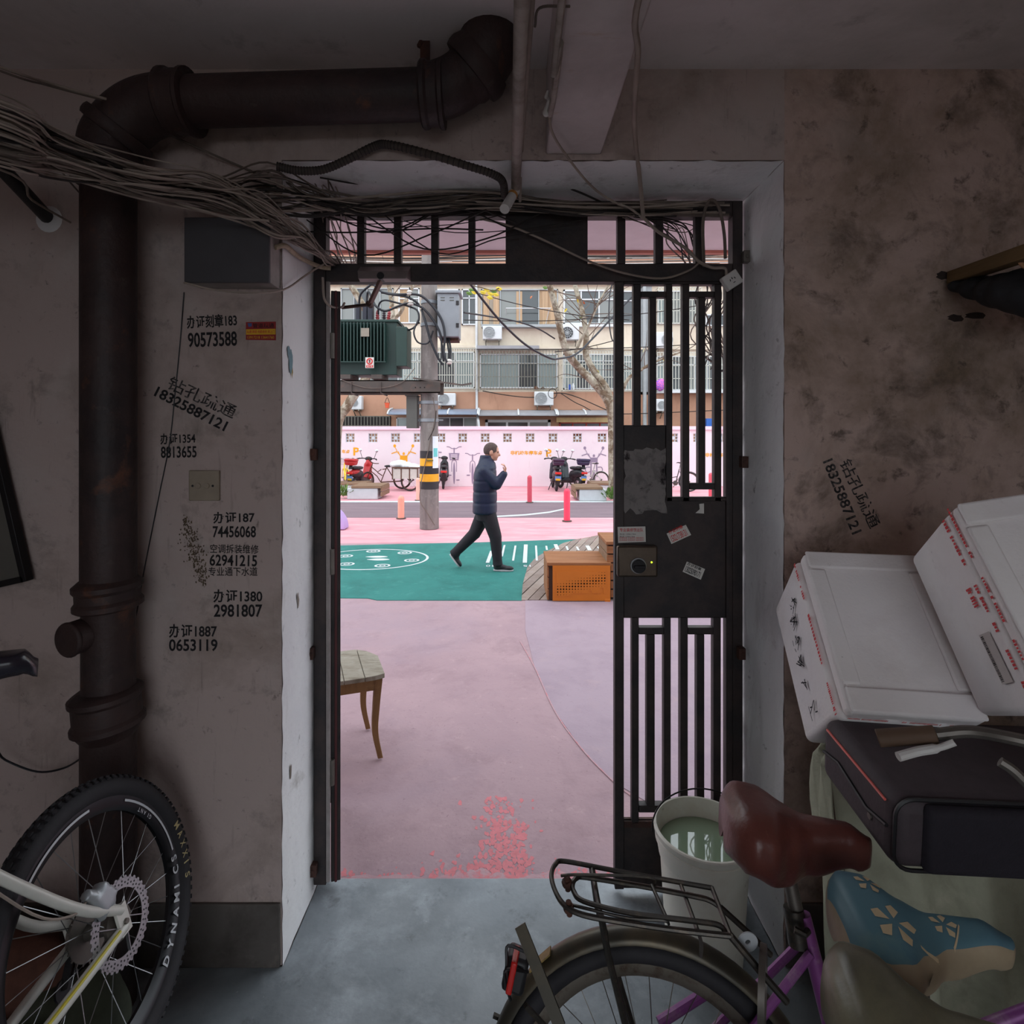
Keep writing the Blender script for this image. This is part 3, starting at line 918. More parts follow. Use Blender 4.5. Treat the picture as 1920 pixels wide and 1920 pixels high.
# bend, horizontal run, bend into the ceiling
hz0, hz1 = A(330, 192, PY), A(800, 178, PY)
bend = crom([(PX, PY, zpx(300)), (PX + .012, PY, zpx(262)), (PX + .07, PY, zpx(222)), (PX + .14, PY, zpx(200)), (PX + .235, PY, zpx(193))], 6)
MB().tube(bend, .088, 24).build('elbow', M['iron_pipe'], dr)
MB().cyl(A(300, 193, PY), hz1, PR, n=28).build('pipe_length', M['iron_pipe'], dr)
def hcollar(px, r, wd, py=None):
    yy = py if py is not None else 193 - (px - 330) * .03
    c = A(px, yy, PY)
    Mx = Matrix.Translation(c) @ Matrix.Rotation(PI / 2, 4, 'Y')
    MB().lathe([(PR, -wd / 2), (r * .94, -wd / 2), (r, -wd / 2 + .006), (r, -wd / 2 + .018), (r * .94, -wd / 2 + .026), (r * .94, wd / 2 - .02), (r, wd / 2 - .014), (r, wd / 2 - .003), (PR, wd / 2)], 28, Mx).build('socket_collar', M['iron_pipe'], dr)
hcollar(338, .1, .085)
hcollar(812, .098, .075)
dcol = (bend[9] - bend[7]).normalized()
a_, b_ = frame_from(dcol)
Mx = Matrix.Translation(bend[8]) @ dcol.to_track_quat('Z', 'Y').to_matrix().to_4x4()
MB().lathe([(.085, -.02), (.1, -.018), (.104, -.008), (.104, .006), (.1, .018), (.085, .02)], 28, Mx).build('socket_collar', M['iron_pipe'], dr)
eb = crom([A(800, 178, PY), A(850, 160, PY), A(890, 130, PY), A(915, 95, PY - .02), A(918, 68, PY - .02)], 6)
MB().tube(eb, [.084] * 10 + [.092] * (len(eb) - 10), 24).build('elbow', M['iron_pipe'], dr)
dcol = (eb[14] - eb[12]).normalized()
Mx = Matrix.Translation(eb[13]) @ dcol.to_track_quat('Z', 'Y').to_matrix().to_4x4()
MB().lathe([(.085, -.03), (.106, -.028), (.11, -.012), (.11, .004), (.1, .03), (.085, .032)], 28, Mx).build('socket_collar', M['iron_pipe'], dr)
p = A(797, 118, PY)
MB().bar(p, (p.x, PY, CEIL), .03, .006, V((0, 1, 0))).bar(p + V((-.02, 0, .05)), (p.x - .01, PY, CEIL), .012, .012).build('hanger_strap', M['rust'], dr)

# thin pipe stub in the upper left, off the wall
sb = thing('pipe_stub', 'short black stub of pipe slanting into the wall under the cables', 'pipe', A(60, 380, 1.85))
MB().cyl(A(-20, 290, 1.6), A(88, 407, 1.896), .022, n=14).build('stub', M['black'], sb)
MB().lathe([(.045, 0), (.04, .004), (.026, .006)], 20, Matrix.Translation(A(92, 411, YW)) @ Matrix.Rotation(PI / 2, 4, 'X')).build('mortar_patch', M['whitewash'], sb)

# ------------------------------------------------------------------ cables and conduits of the hall
random.seed(21)
def cable(pts, r, m, label, cat='cable', group=None, name='cable', n=6, sub=6):
    o = MB().tube(crom(pts, sub), r, n).build(name, m, None, smooth=60)
    return tag(o, label, cat, group)
def jit(px, py, Y, a, b=None, c=.03):
    return A(px + random.gauss(0, a), py + random.gauss(0, b if b is not None else a), Y + random.uniform(-c, c))
LB = 'thin grey cable in the sagging bundle from the upper corner to the gate'
for i in range(34):
    f = i / 33
    y0 = 190 + 130 * f + random.uniform(-12, 12)
    pts = [V((-1.945, .95 + .15 * f, 2.72 - .12 * f)), A(-40, y0 - 22, 1.28 + random.uniform(-.05, .05)), jit(110, 255 + 76 * f, 1.42, 6, 10, .06), jit(265, 312 + 56 * f, 1.56, 8, 10, .06), jit(400, 325 + 64 * f, 1.70, 9, 11, .06), jit(500, 376 + 54 * f, 1.78, 9, 10), jit(570, 440 + 22 * f, 1.95, 6, 8), jit(612, 484, 2.10, 4, 5, .02), A(628 + random.uniform(-4, 14), 497 + random.uniform(-12, 4), 2.24)]
    cable(pts, random.choice([.0022, .0026, .003, .0035]), random.choice([M['cable_light'], M['cable_light'], M['cable_mid']]), LB, group='cables of the main bundle')
LT = 'dusty brown cable strung along the top of the gate frame'
for i in range(30):
    yb = random.uniform(372, 398)
    yl = random.uniform(300, 395)
    pts = [V((-1.945, random.uniform(.95, 1.1), random.uniform(2.62, 2.72))), A(-40, random.uniform(185, 290), 1.29 + random.uniform(-.04, .04)), jit(110, 285, 1.43, 6, 16), jit(265, 335, 1.57, 6, 12), jit(400, (yl + 370) / 2, 1.74, 8, 8), jit(500, yl + 12, 1.86, 8, 10), jit(590, (yl + yb) / 2 + 8, 1.96, 6, 12), jit(690, yb + random.uniform(-6, 14), 2.08, 5, 6), jit(800, yb - 4, 2.12, 5, 6, .02), jit(930, yb - 10, 2.13, 5, 6, .02), jit(1060, yb + random.uniform(-2, 10), 2.13, 5, 4, .02), jit(1180, yb + 6, 2.14, 5, 4, .02), A(1290 + random.uniform(-60, 80), yb + random.uniform(0, 8), 2.15)]
    cable(pts, random.choice([.0025, .003, .004, .005]), random.choice([M['cable_mid'], M['cable_light'], M['cable_dark']]), LT, group='cables along the gate top')
LC = 'stray wire drooping across the gate transom openings'
for i in range(9):
    x0 = random.uniform(560, 760)
    ym = random.uniform(415, 480)
    pts = [jit(x0, random.uniform(380, 440), 2.10, 4), jit(x0 + 110, ym, 2.13, 6, 8, .02), jit(x0 + 230, ym - random.uniform(0, 40), 2.14, 6, 8, .02), jit(x0 + 340, random.uniform(385, 430), 2.13, 6, 8, .02)]
    cable(pts, random.choice([.0018, .0025, .003]), M['cable_dark'], LC, group='drooping transom wires')
LR = 'bare wire fanning out through the transom beside the socket box'
for i in range(12):
    x0 = random.uniform(1172, 1200)
    pts = [jit(x0, 405, 2.13, 6, 4), jit(x0 + 50 + 5 * i, 420 + random.uniform(-5, 12), 2.24, 8, 6), jit(1250 + 6 * i, 455, 2.35, 8, 8), jit(1285 + 3 * i, 492, 2.5, 6, 6), jit(1300 + 2 * i, 520, 2.7, 5, 5)]
    cable(pts, random.choice([.002, .003]), M['cable_dark'] if i % 3 else M['cable_mid'], LR, group='wires fanning by the socket')
LD = 'pale cable hanging in the gap between hall corner and gate post'
for i in range(8):
    x0 = 618 + i * 6
    pts = [jit(x0 - 40, 330, 2.05, 8, 8), jit(x0 - 18, 380, 2.12, 5, 6), jit(x0 - 4, 430, 2.26, 4, 5), jit(x0 + 8, 470, 2.34, 5, 5), jit(x0 + random.uniform(-5, 25), 500, 2.5, 5, 4)]
    cable(pts, .0028, M['cable_light'] if i % 2 else M['cable_mid'], LD, group='cables down the hinge side')
# single ones
cable([V((-1.945, 1.2, 2.9)), A(-30, 115, 1.45), A(90, 155, 1.6), A(200, 186, 1.68)], .004, M['cable_light'], 'pair of pale wires tied to the drain elbow')
cable([V((-1.945, 1.2, 2.9)), A(-30, 122, 1.45), A(90, 160, 1.6), A(203, 190, 1.69)], .003, M['cable_mid'], 'darker wire strung just below the pale pair at the drain elbow')
cable([V((-1.945, .95, 2.62)), A(-20, 255, 1.3), A(140, 330, 1.5), A(300, 372, 1.62), A(420, 405, 1.66), A(505, 414, 1.68)], .004, M['cable_light'], 'single pale cable sagging lowest over the junction box')
cable([V((-1.945, 1.2, 2.6)), A(-20, 310, 1.5), A(60, 375, 1.7), A(132, 417, 1.88)], .0035, M['cable_light'], 'loose pale wire end hanging by the pipe stub')
cable([A(75, 255, 1.45), A(118, 325, 1.6), A(152, 365, 1.85)], .003, M['cable_light'], 'short slack wire dropping in front of the wall beside the drain')
cable([A(300, 245, 1.84), A(400, 290, 1.86), A(480, 325, 1.9), A(560, 365, 1.96), A(640, 380, 2.1)], .0035, M['cable_mid'], 'cable slanting from under the drain elbow to the gate')
fx = [A(520, 312, 1.82), A(560, 320, 1.84), A(605, 318, 1.86), A(650, 300, 1.865), A(700, 275, 1.868), A(728, 271, 1.868), A(790, 285, 1.868), A(870, 309, 1.875), A(925, 327, 1.89), A(943, 342, 1.93), A(946, 368, 2.05)]
o = tag(MB().tube(crom(fx, 8), .0125, 12).build('flexible_conduit', mat('conduit_dark', (66, 56, 50), .7, var=.25, scale=20, bump=.3, bscale=120)), 'ribbed dark flexible conduit humped over the lintel edge', 'conduit')
hose = crom(fx, 24)
mbr = MB()
for i in range(0, len(hose) - 1, 3):
    d = (hose[i + 1] - hose[i]).normalized()
    mbr.cyl(hose[i] - d * .002, hose[i] + d * .002, .0138, n=12)
mbr.build('rib', M['cable_dark'], o)
cable([A(600, 333, 2.0), A(680, 345, 2.08), A(760, 335, 2.1), A(830, 300, 1.98), A(850, 297, 1.93)], .003, M['cable_dark'], 'furry black wire climbing to the flexible conduit')
cable([A(600, 330, 2.05), A(720, 336, 2.12), A(830, 343, 2.14), A(935, 347, 2.12), A(1030, 343, 2.12), A(1080, 358, 2.12), A(1130, 380, 2.14)], .0038, M['cable_dark'], 'black wire hung in a shallow arc under the white soffit')
cp = thing('conduit_pipe', 'grey plastic conduit from the ceiling ending in a bent white stub', 'conduit', A(975, 300, 2.0))
MB().cyl((.036, -1.88, 2.745), A(967, 352, 2.04), .017, n=16).build('pipe', M['pvc'], cp)
MB().tube([A(967, 345, 2.035), A(966, 358, 2.045), A(960, 368, 2.03), A(946, 392, 1.95)], .0175, 14).build('bent_end', M['white_plastic'], cp)
MB().cyl(A(962, 364, 2.036), A(960, 368, 2.03), .0185, n=14).build('tape_band', mat('tape', (190, 130, 60), .6), cp)
cable([(.052, -1.88, 2.74), (.052, .8, 2.735), A(988, 150, 1.55), A(980, 260, 1.83), A(976, 320, 2.0), A(975, 378, 2.1)], .0055, M['cable_light'], 'white cable taped alongside the ceiling conduit', cat='cable')
cable([(.112, -1.88, 2.78), A(1056, -20, 1.14), A(1050, 80, 1.3), A(1038, 180, 1.55), A(1031, 215, 1.66)], .009, M['pvc'], 'thick pale conduit clipped to the side of the beam', cat='conduit', name='conduit')
cable([A(1029, 206, 1.66), A(1036, 250, 1.72), A(1068, 300, 1.86), A(1110, 350, 2.0), A(1150, 378, 2.08), A(1180, 390, 2.1), A(1205, 409, 2.12)], .0045, M['cable_light'], 'pale cable sweeping from the beam to the gate top')
jp = thing('tape_joint', 'small lump of white tape round the cable joint by the beam', 'tape', A(1027, 205, 1.64))
fused('wrap', MB().caps(A(1031, 188, 1.64), A(1024, 212, 1.65), .007, .011).caps(A(1027, 172, 1.62), A(1024, 182, 1.63), .005, .006).caps(A(1026, 182, 1.63), A(1031, 190, 1.64), .004, .005), M['white_plastic'], jp, .003, 2)
cable([(.33, -1.0, 3.03), (.30, .6, 2.74), A(1202, -20, 1.15), A(1196, 100, 1.35), A(1190, 200, 1.6), A(1191, 260, 1.78), A(1199, 330, 1.98), A(1206, 408, 2.12)], .0075, M['cable_light'], 'white cable hanging slack from the ceiling beside the beam')
cable([A(1003, 50, 1.3), A(1012, 15, 1.25), A(1068, 12, 1.2)], .003, M['cable_mid'], 'short curl of wire sticking out above the beam edge')
# across the transom to the socket
cable([A(900, 410, 2.15), A(960, 425, 2.15), A(1030, 455, 2.15), A(1100, 488, 2.15), A(1170, 512, 2.15), A(1240, 522, 2.15), A(1290, 508, 2.15), A(1312, 492, 2.15)], .0042, M['cable_light'], 'pale cable looping across the black transom plate to the socket box')
cable([A(1206, 408, 2.13), A(1235, 435, 2.14), A(1285, 465, 2.14), A(1310, 490, 2.14), A(1335, 502, 2.15), A(1358, 503, 2.15), A(1362, 515, 2.16)], .006, M['cable_light'], 'thick flex curving into the top of the socket box')
cable([A(1320, 500, 2.16), A(1318, 420, 2.14), A(1326, 382, 2.12), A(1338, 376, 2.12), A(1350, 395, 2.12), A(1358, 440, 2.14), A(1360, 485, 2.15)], .006, M['cable_mid'], 'cable looped like a hoop over the gate top rail')
sk = thing('socket_box', 'white surface socket box hanging askew at the gate corner', 'socket', A(1371, 527, YG - .02))
c = A(1371, 526, YG - .025)
R = Matrix.Rotation(math.radians(-33), 3, 'Y')
MB().obox(c, (.066, .03, .058), R).build('body', M['white_plastic'], sk, bevel=.004)
for dx, dz, a in ((-.010, .002, 20), (.010, .002, -20), (0, -.012, 90), (0, .006, 0)):
    MB().obox(c + R @ V((dx, -.0155, dz)), (.0028, .002, .008), R @ Matrix.Rotation(math.radians(a), 3, 'Y')).build('slot', M['black'], sk)
cable([A(345, 548, 1.895), A(338, 640, 1.897), A(328, 740, 1.897), A(318, 830, 1.897), A(298, 930, 1.897), A(272, 1060, 1.89), A(258, 1140, 1.86), A(246, 1205, 1.80)], .0018, M['cable_black'], 'fine black wire running down the plaster to the drain', sub=10)
cable([A(345, 530, 1.72), A(400, 543, 1.72), A(470, 549, 1.74), A(532, 543, 1.88), A(575, 515, 2.05), A(612, 492, 2.14)], .0035, M['cable_light'], 'pale cable slung under the junction box to the gate post')
cable([V((-1.945, 1.76, .86)), A(-30, 1395, 1.8), A(10, 1425, 1.84), A(70, 1447, 1.86), A(120, 1440, 1.86), A(158, 1418, 1.82)], .0032, M['cable_black'], 'black wire drooping low on the wall behind the drain')
cable([A(605, 520, 2.14), A(608, 560, 2.15), A(622, 575, 2.2), A(640, 576, 2.24), A(646, 568, 2.26)], .0045, M['cable_light'], 'rusty tan cable curling round the hinge post by the closer arm')

# crooked framed notice at the picture's edge
nb = thing('framed_notice', 'dark framed notice board hung crooked on the wall', 'notice board', A(0, 1000, 1.86))
Rn = Matrix.Rotation(math.radians(-13), 3, 'Y')
cN = A(-75, 940, 1.875)
MB().obox(cN, (.33, .02, .6), Rn).build('panel', mat('notice_face', (92, 88, 82), .6, var=.1), nb)
for dx, dz, sx, sz in ((-.165, 0, .02, .62), (.165, 0, .02, .62), (0, -.3, .33, .02), (0, .3, .33, .02)):
    MB().obox(cN + Rn @ V((dx, -.006, dz)), (sx, .03, sz), Rn).build('frame_strip', M['dark_metal'], nb, bevel=.002)

# shelf board with dark bundle at the far side
sh = thing('wall_plank', 'weathered plank jutting from a broken hole in the wall', 'plank', A(1800, 520, 1.85))
MB().bar(A(1790, 520, 1.89), A(1990, 452, 1.45), .05, .04).build('plank', mat('plank_old', (120, 96, 62), .85, var=.25, scale=8, bump=.3, aniso=(1, .2, 1)), sh, bevel=.003)
sk_ = MB()
for (x, y, Y, r) in ((1800, 536, 1.86, .03), (1840, 540, 1.8, .05), (1890, 545, 1.72, .07), (1940, 545, 1.65, .09), (1985, 550, 1.6, .1)):
    sk_.ball(A(x, y, Y), (r * 1.4, r, r * .8), 14, 10)
kn = fused('sagging_sack', sk_, mat('sack_dark', (30, 32, 36), .7, var=.3, scale=10, bump=.3, bscale=30), None, .012, 4)
tag(kn, 'dark crumpled sack stuffed under the jutting plank', 'sack')
cable([A(1912, 470, 1.6), A(1913, 490, 1.6), A(1922, 500, 1.6), A(1935, 495, 1.58)], .006, mat('hook_tan', (200, 150, 110), .5), 'tan plastic hook loop under the plank', cat='hook', name='hook')
hl = MB()
for (x, y, a, b) in ((1768, 517, 13, 8), (1792, 596, 16, 7), (1828, 592, 22, 7)):
    c = A(x, y, YW)
    hl.add([c + V((a / 552 * math.cos(2 * PI * i / 14) * random.uniform(.7, 1.2), -.001, b / 552 * math.sin(2 * PI * i / 14) * random.uniform(.7, 1.2))) for i in range(14)], [tuple(range(14))])
hl.build('plaster_gouge', mat('gouge', (54, 44, 40), .95, var=.3, scale=40), wf, smooth=None)

# ------------------------------------------------------------------ bucket with water
bk = thing('bucket', 'cream plastic bucket full of water with wire handle by the gate', 'bucket', (.665, 1.93, 0))
bcx, bcy = .668, 1.925
Mk = Matrix.Translation((bcx, bcy, 0))
BT = .452
prof = [(.118, 0), (.124, .004), (.145, BT - .1), (.15, BT - .098), (.158, BT - .05), (.162, BT - .048), (.163, BT - .03), (.16, BT - .028), (.166, BT - .02), (.168, BT - .004), (.165, BT), (.158, BT), (.156, BT - .02), (.146, BT - .09), (.113, .02), (.0, .02)]
M['bucket'] = layered('bucket_plastic', (230, 226, 214), [((206, 194, 174), 4, .5, .7, .6), ((140, 116, 90), 22, .64, .72, .5)], rough=.45, bump=.05)
MB().lathe(prof, 56, Mk).build('body', M['bucket'], bk, smooth=30)
wm = bpy.data.materials.new('bucket_water')
wm.use_nodes = True
b_ = wm.node_tree.nodes['Principled BSDF']
b_.inputs['Base Color'].default_value = (*lin((150, 170, 142)), 1)
b_.inputs['Roughness'].default_value = 0.02
b_.inputs['Specular IOR Level'].default_value = 0.9
b_.inputs['IOR'].default_value = 1.6
MB().lathe([(.0, BT - .065), (.147, BT - .065)], 48, Mk, close=False).build('water', wm, bk, smooth=60)
hp = []
for i in range(25):
    t = PI * i / 24
    hp.append(V((bcx - .172 * math.cos(t), bcy + .03 * math.sin(t) + .02, BT - .03 + .13 * math.sin(t) ** .9)))
MB().tube(hp, .0026, 6).build('handle', M['dark_metal'], bk)

# ------------------------------------------------------------------ foam boxes
def foam_box(name, label, O, R, dims, s, lid_shift, seed):
    O = V((O[0] * s, O[1] * s, CAM_H + (O[2] - CAM_H) * s))
    d = [x * s for x in dims]
    e2, e1, n = R.col[0].copy(), R.col[1].copy(), R.col[2].copy()
    root = thing(name, label, 'foam box', O - n * d[2])
    def P(u, v, t): return O + e2 * (u * d[0]) + e1 * (v * d[1]) - n * (t * d[2])
    c = P(.5, .5, .57)
    MB().obox(c, (d[0], d[1], d[2] * .86), R, .93).build('body', M['foam'], root, bevel=.018).modifiers[0].segments = 4
    c = P(.5 + lid_shift, .5, .07)
    lid = MB().obox(c, (d[0] * .99, d[1] * .99, d[2] * .14), R).build('lid', M['foam'], root, bevel=.012)
    # raised rim round the recessed middle of the lid
    q = []
    for (u0, u1, v0, v1) in ((.0, 1, 0, .14), (.0, 1, .88, 1), (0, .15, .14, .88), (.85, 1, .14, .88)):
        cc = P((u0 + u1) / 2 + lid_shift, (v0 + v1) / 2, -.012)
        MB().obox(cc, ((u1 - u0) * d[0] * .97, (v1 - v0) * d[1] * .97, d[2] * .03), R).build('lid_rim', M['foam'], lid, bevel=.006)
    return root, P, e1, e2, n, d, lid
RA = Matrix(((0.992, 0.094, -0.082), (-0.124, 0.668, -0.733), (-0.014, 0.738, 0.675)))
boxA, PA, e1A, e2A, nA, dA, lidA = foam_box('foam_box', 'white foam box lying tilted with scribbled end and shifted lid', (.874, 1.458, 1.077), RA, (.336, .476, .361), .92, .03, 1)
RB = Matrix(((0.96, -0.065, -0.273), (-0.204, 0.51, -0.836), (0.194, 0.858, 0.476)))
boxB, PB, e1B, e2B, nB, dB, lidB = foam_box('foam_box', 'taped white foam box with barcode leaning on the other one', (1.188, 1.207, 1.195), RB, (.332, .492, .416), .84, 0, 2)
def mark(parent, pts, m, off, name, w=.003):
    """a drawn stroke lying on a face: pts are world points, off the outward offset"""
    mb = MB()
    for a, b in zip(pts[:-1], pts[1:]):
        d = (b - a)
        if d.length < 1e-6: continue
        s = off.normalized().cross(d.normalized()) * (w / 2)
        mb.add([a + s + off, a - s + off, b - s + off, b + s + off], [(0, 1, 2, 3)])
    return mb.build(name, m, parent, smooth=None)
random.seed(3)
# handwriting on the end of box A (u=0 face): scribble columns
for (v, t, k) in ((.78, .42, 9), (.68, .5, 10), (.56, .55, 12), (.44, .6, 10), (.3, .62, 4), (.14, .56, 5)):
    segs = []
    for i in range(k):
        p = PA(0, v + random.uniform(-.05, .05), t + random.uniform(-.09, .09))
        q = PA(0, v + random.uniform(-.05, .05), t + random.uniform(-.09, .09))
        segs.append((p, q))
    mb = MB()
    for p, q in segs:
        d = (q - p).normalized()
        s = e2A.cross(d) * .0017
        o_ = -e2A * .0006
        mb.add([p + s + o_, p - s + o_, q - s + o_, q + s + o_], [(0, 1, 2, 3)])
    mb.build('handwriting', M['ink'], boxA, smooth=None)
def dashes(parent, P, fn, n, m, off, along, across, w, h, name):
    mb = MB()
    for i in range(n):
        f = (i + .5) / n
        if random.random() < .12: continue
        c = fn(f)
        ww = w * random.uniform(.5, .9) / n
        hh = h * random.uniform(.6, 1)
        mb.add([c - along * ww - across * hh + off, c + along * ww - across * hh + off, c + along * ww + across * hh + off, c - along * ww + across * hh + off], [(0, 1, 2, 3)])
    mb.build(name, m, parent, smooth=None)
for v0, v1 in ((.02, .2), (.28, .62), (.72, .98)):
    dashes(boxA, PA, lambda f: PA(0, v0 + (v1 - v0) * f, .16), 16, M['red_print'], -e2A * .0008, e1A, nA, .5 * (v1 - v0) * dA[1], .007, 'tape_print')
for u0, u1 in ((.06, .36), (.46, .74), (.8, .98)):
    dashes(boxA, PA, lambda f: PA(u0 + (u1 - u0) * f, 0, .12), 26, M['red_print'], -e1A * .001, e2A, nA, .5 * (u1 - u0) * dA[0], .006, 'tape_print')
for v0, v1 in ((.06, .3), (.38, .62), (.7, .98)):
    dashes(boxB, PB, lambda f: PB(0, v0 + (v1 - v0) * f, .2), 15, M['red_print'], -e2B * .001, e1B, nB, .5 * (v1 - v0) * dB[1], .008, 'tape_print')
    dashes(boxB, PB, lambda f: PB(0, v0 + .03 + (v1 - v0) * f, .08), 15, M['red_print'], -e2B * .0012, e1B, nB, .5 * (v1 - v0) * dB[1], .006, 'tape_print')
dashes(boxB, PB, lambda f: PB(0, .52 + .1 * f, .3), 7, M['red_print'], -e2B * .001, e1B, nB, .05 * dB[1], .014, 'tape_print')
cc = [PB(0, .16, .3), PB(0, .4, .3), PB(0, .4, .44), PB(0, .16, .44)]
lb = MB().add([c - e2B * .0004 - nB * 0 for c in cc], [(0, 1, 2, 3)]).build('label_sheet', mat('label_grey', (196, 186, 182), .7), boxB, smooth=None)
mb = MB()
x = .17
while x < .39:
    wd = random.choice([.002, .003, .005])
    mb.add([PB(0, x, .395) - e2B * .0009, PB(0, x + wd, .395) - e2B * .0009, PB(0, x + wd, .43) - e2B * .0009, PB(0, x, .43) - e2B * .0009], [(0, 1, 2, 3)])
    x += wd + random.choice([.002, .003, .004])
mb.build('barcode', M['ink'], lb, smooth=None)

# ------------------------------------------------------------------ suitcase and draped cover under the boxes
M['suit'] = mat('suitcase_cloth', (32, 27, 36), .85, var=.2, scale=60, bump=.2, bscale=200)
M['suit_side'] = mat('suitcase_side', (66, 56, 60), .7, var=.15, scale=30, bump=.1, bscale=120)
st = thing('suitcase', 'black soft suitcase lying flat beneath the foam boxes', 'suitcase', (1.02, 1.25, .925))
Rs = Matrix.Rotation(math.radians(-4), 3, 'Z') @ Matrix.Rotation(math.radians(4), 3, 'X')
cs = V((1.03, 1.255, 1.005))
MB().obox(cs, (.50, .30, .155), Rs).build('shell', M['suit_side'], st, bevel=.03).modifiers[0].segments = 4
MB().obox(cs + Rs @ V((.02, -.152, 0)), (.43, .03, .14), Rs).build('front_pocket', M['suit'], st, bevel=.025).modifiers[0].segments = 4
def rloop(w_, h_, r_, y):
    pts = []
    for cx, cz, a0 in ((w_ / 2 - r_, h_ / 2 - r_, 0), (-w_ / 2 + r_, h_ / 2 - r_, 90), (-w_ / 2 + r_, -h_ / 2 + r_, 180), (w_ / 2 - r_, -h_ / 2 + r_, 270)):
        for k in range(6):
            a = math.radians(a0 + k * 18)
            pts.append(cs + Rs @ V((cx + r_ * math.cos(a) , y, cz + r_ * math.sin(a))))
    return pts
MB().tube(rloop(.49, .15, .035, -.145), .004, 6, closed=True).build('piping', M['black'], st)
MB().tube([cs + Rs @ V((-.252, y, .01 * math.sin(y * 30))) for y in (-.13, -.06, 0, .06, .13)], .004, 6).build('zip', M['dark_metal'], st)
MB().tube([cs + Rs @ V((-.251, y, .055)) for y in (-.12, -.04, .04, .12)], .003, 6).build('red_piping', mat('red_pipe', (220, 100, 90), .5), st)
MB().cyl(cs + Rs @ V((-.253, -.07, -.02)), cs + Rs @ V((-.246, -.07, -.02)), .007, n=10).build('stud', M['steel_dull'], st)

tp = MB()
nx, ny = 46, 34
def tarp(u, v):
    """cover over a standing scooter: u along x, v from the floor in front over the top to the back"""
    x = .87 + u * .86
    if v < .55:
        z = .90 * (v / .55)
        y = 1.36 + .10 * (v / .55) ** 2
    else:
        z = .90 + .03 * math.sin((v - .55) / .45 * PI)
        y = 1.46 + (v - .55) / .45 * .13
    fold = math.sin(u * 31 + 2.2 * math.sin(v * 4)) * .018 + math.sin(u * 67 + v * 5) * .007
    k = 1 - (v / .62) if v < .62 else 0
    e = max(0, .12 - u) / .12
    x += .05 * e * (v if v < .55 else .55) + .03 * math.sin(v * 9) * e
    return V((x, y - fold * (.35 + k) + .06 * e * e, z + .012 * math.sin(u * 23 + v * 9) * (v > .3)))
vs_ = [tarp(i / nx, j / ny) for j in range(ny + 1) for i in range(nx + 1)]
tp.add(vs_, [(j * (nx + 1) + i, j * (nx + 1) + i + 1, (j + 1) * (nx + 1) + i + 1, (j + 1) * (nx + 1) + i) for j in range(ny) for i in range(nx)])
# the end of the cover facing the doorway
ey = 1.60
vs2 = []
for j in range(ny + 1):
    p = tarp(0, j / ny)
    for k in range(7):
        vs2.append(V((p.x + .01 * math.sin(k * 2 + j * .7) * (1 - abs(k / 3 - 1) * .3), p.y + (max(ey - p.y, 0)) * k / 6, p.z)))
tp.add(vs2, [(j * 7 + k, (j + 1) * 7 + k, (j + 1) * 7 + k + 1, j * 7 + k + 1) for j in range(ny) for k in range(6)])
to = tp.build('dust_cover', layered('cover_cloth', (172, 172, 150), [((126, 126, 108), 3, .45, .65, .7), ((196, 192, 170), 8, .55, .7, .5)], rough=.8, bump=.35, bscale=30), smooth=70)
tag(to, 'grey green crumpled dust cover draped over a parked vehicle', 'cover')
so = to.modifiers.new('th', 'SOLIDIFY')
so.thickness = .003

# crumpled sacks in the dark corner behind the mountain bike
random.seed(51)
for (cx, cy, r_, col, lbl) in ((-1.50, 1.66, .17, (92, 56, 44), 'reddish brown crumpled sack on the floor behind the mountain bike'), (-1.24, 1.58, .11, (58, 62, 48), 'small dark green sack behind the wheel of the mountain bike')):
    mb = MB()
    for k in range(9):
        mb.ball((cx + random.uniform(-.1, .1), cy + random.uniform(-.06, .05), r_ * .8 + random.uniform(-.03, .1)), (r_ * random.uniform(.5, .8), r_ * random.uniform(.4, .7), r_ * random.uniform(.5, .8)), 12, 8)
    o = fused('crumpled_sack', mb, mat('sack_cloth', col, .85, var=.35, scale=14, bump=.4, bscale=30), None, .018, 1)
    zmin = min(v.co.z for v in o.data.vertices)
    for v in o.data.vertices:
        v.co.z -= zmin
    tag(o, lbl, 'sack')

# ------------------------------------------------------------------ pink lane wall with pierced blocks and murals
YL = 19.5
def L(px, py): return A(px, py, YL)
def lx(px): return (px - VX) / FPX * YL
def lz(py): return CAM_H - (py - VY) / FPX * YL
BPX = [571, 614, 656.6, 699.3, 741.5, 784, 826.7, 867.5, 909.7, 951.5, 994, 1036.8, 1082.6, 1129, 1174, 1219, 1263, 1308, 1352, 1396]
BW = .315
zb0, zb1 = lz(829.5), lz(829.5) + BW
wl = MB().box(-13, 13, YL, YL + .24, 0, zb0).box(-13, 13, YL, YL + .24, zb1, lz(806))
xs = [-13] + [lx(p) for p in BPX] + [13]
for i in range(len(xs) - 1):
    a = xs[i] + (BW / 2 if i > 0 else 0)
    b = xs[i + 1] - (BW / 2 if i < len(xs) - 2 else 0)
    wl.box(a, b, YL, YL + .24, zb0, zb1)
lw = tag(wl.build('wall_lane', M['pink_wall'], smooth=None), 'pink painted lane wall with pierced blocks and vehicle murals', 'wall', kind='structure')
MB().box(-13, 13, YL - .07, YL + .31, lz(806), lz(799.5)).build('coping', mat('coping_pink', (248, 208, 222), .8, var=.05), lw, bevel=.01)
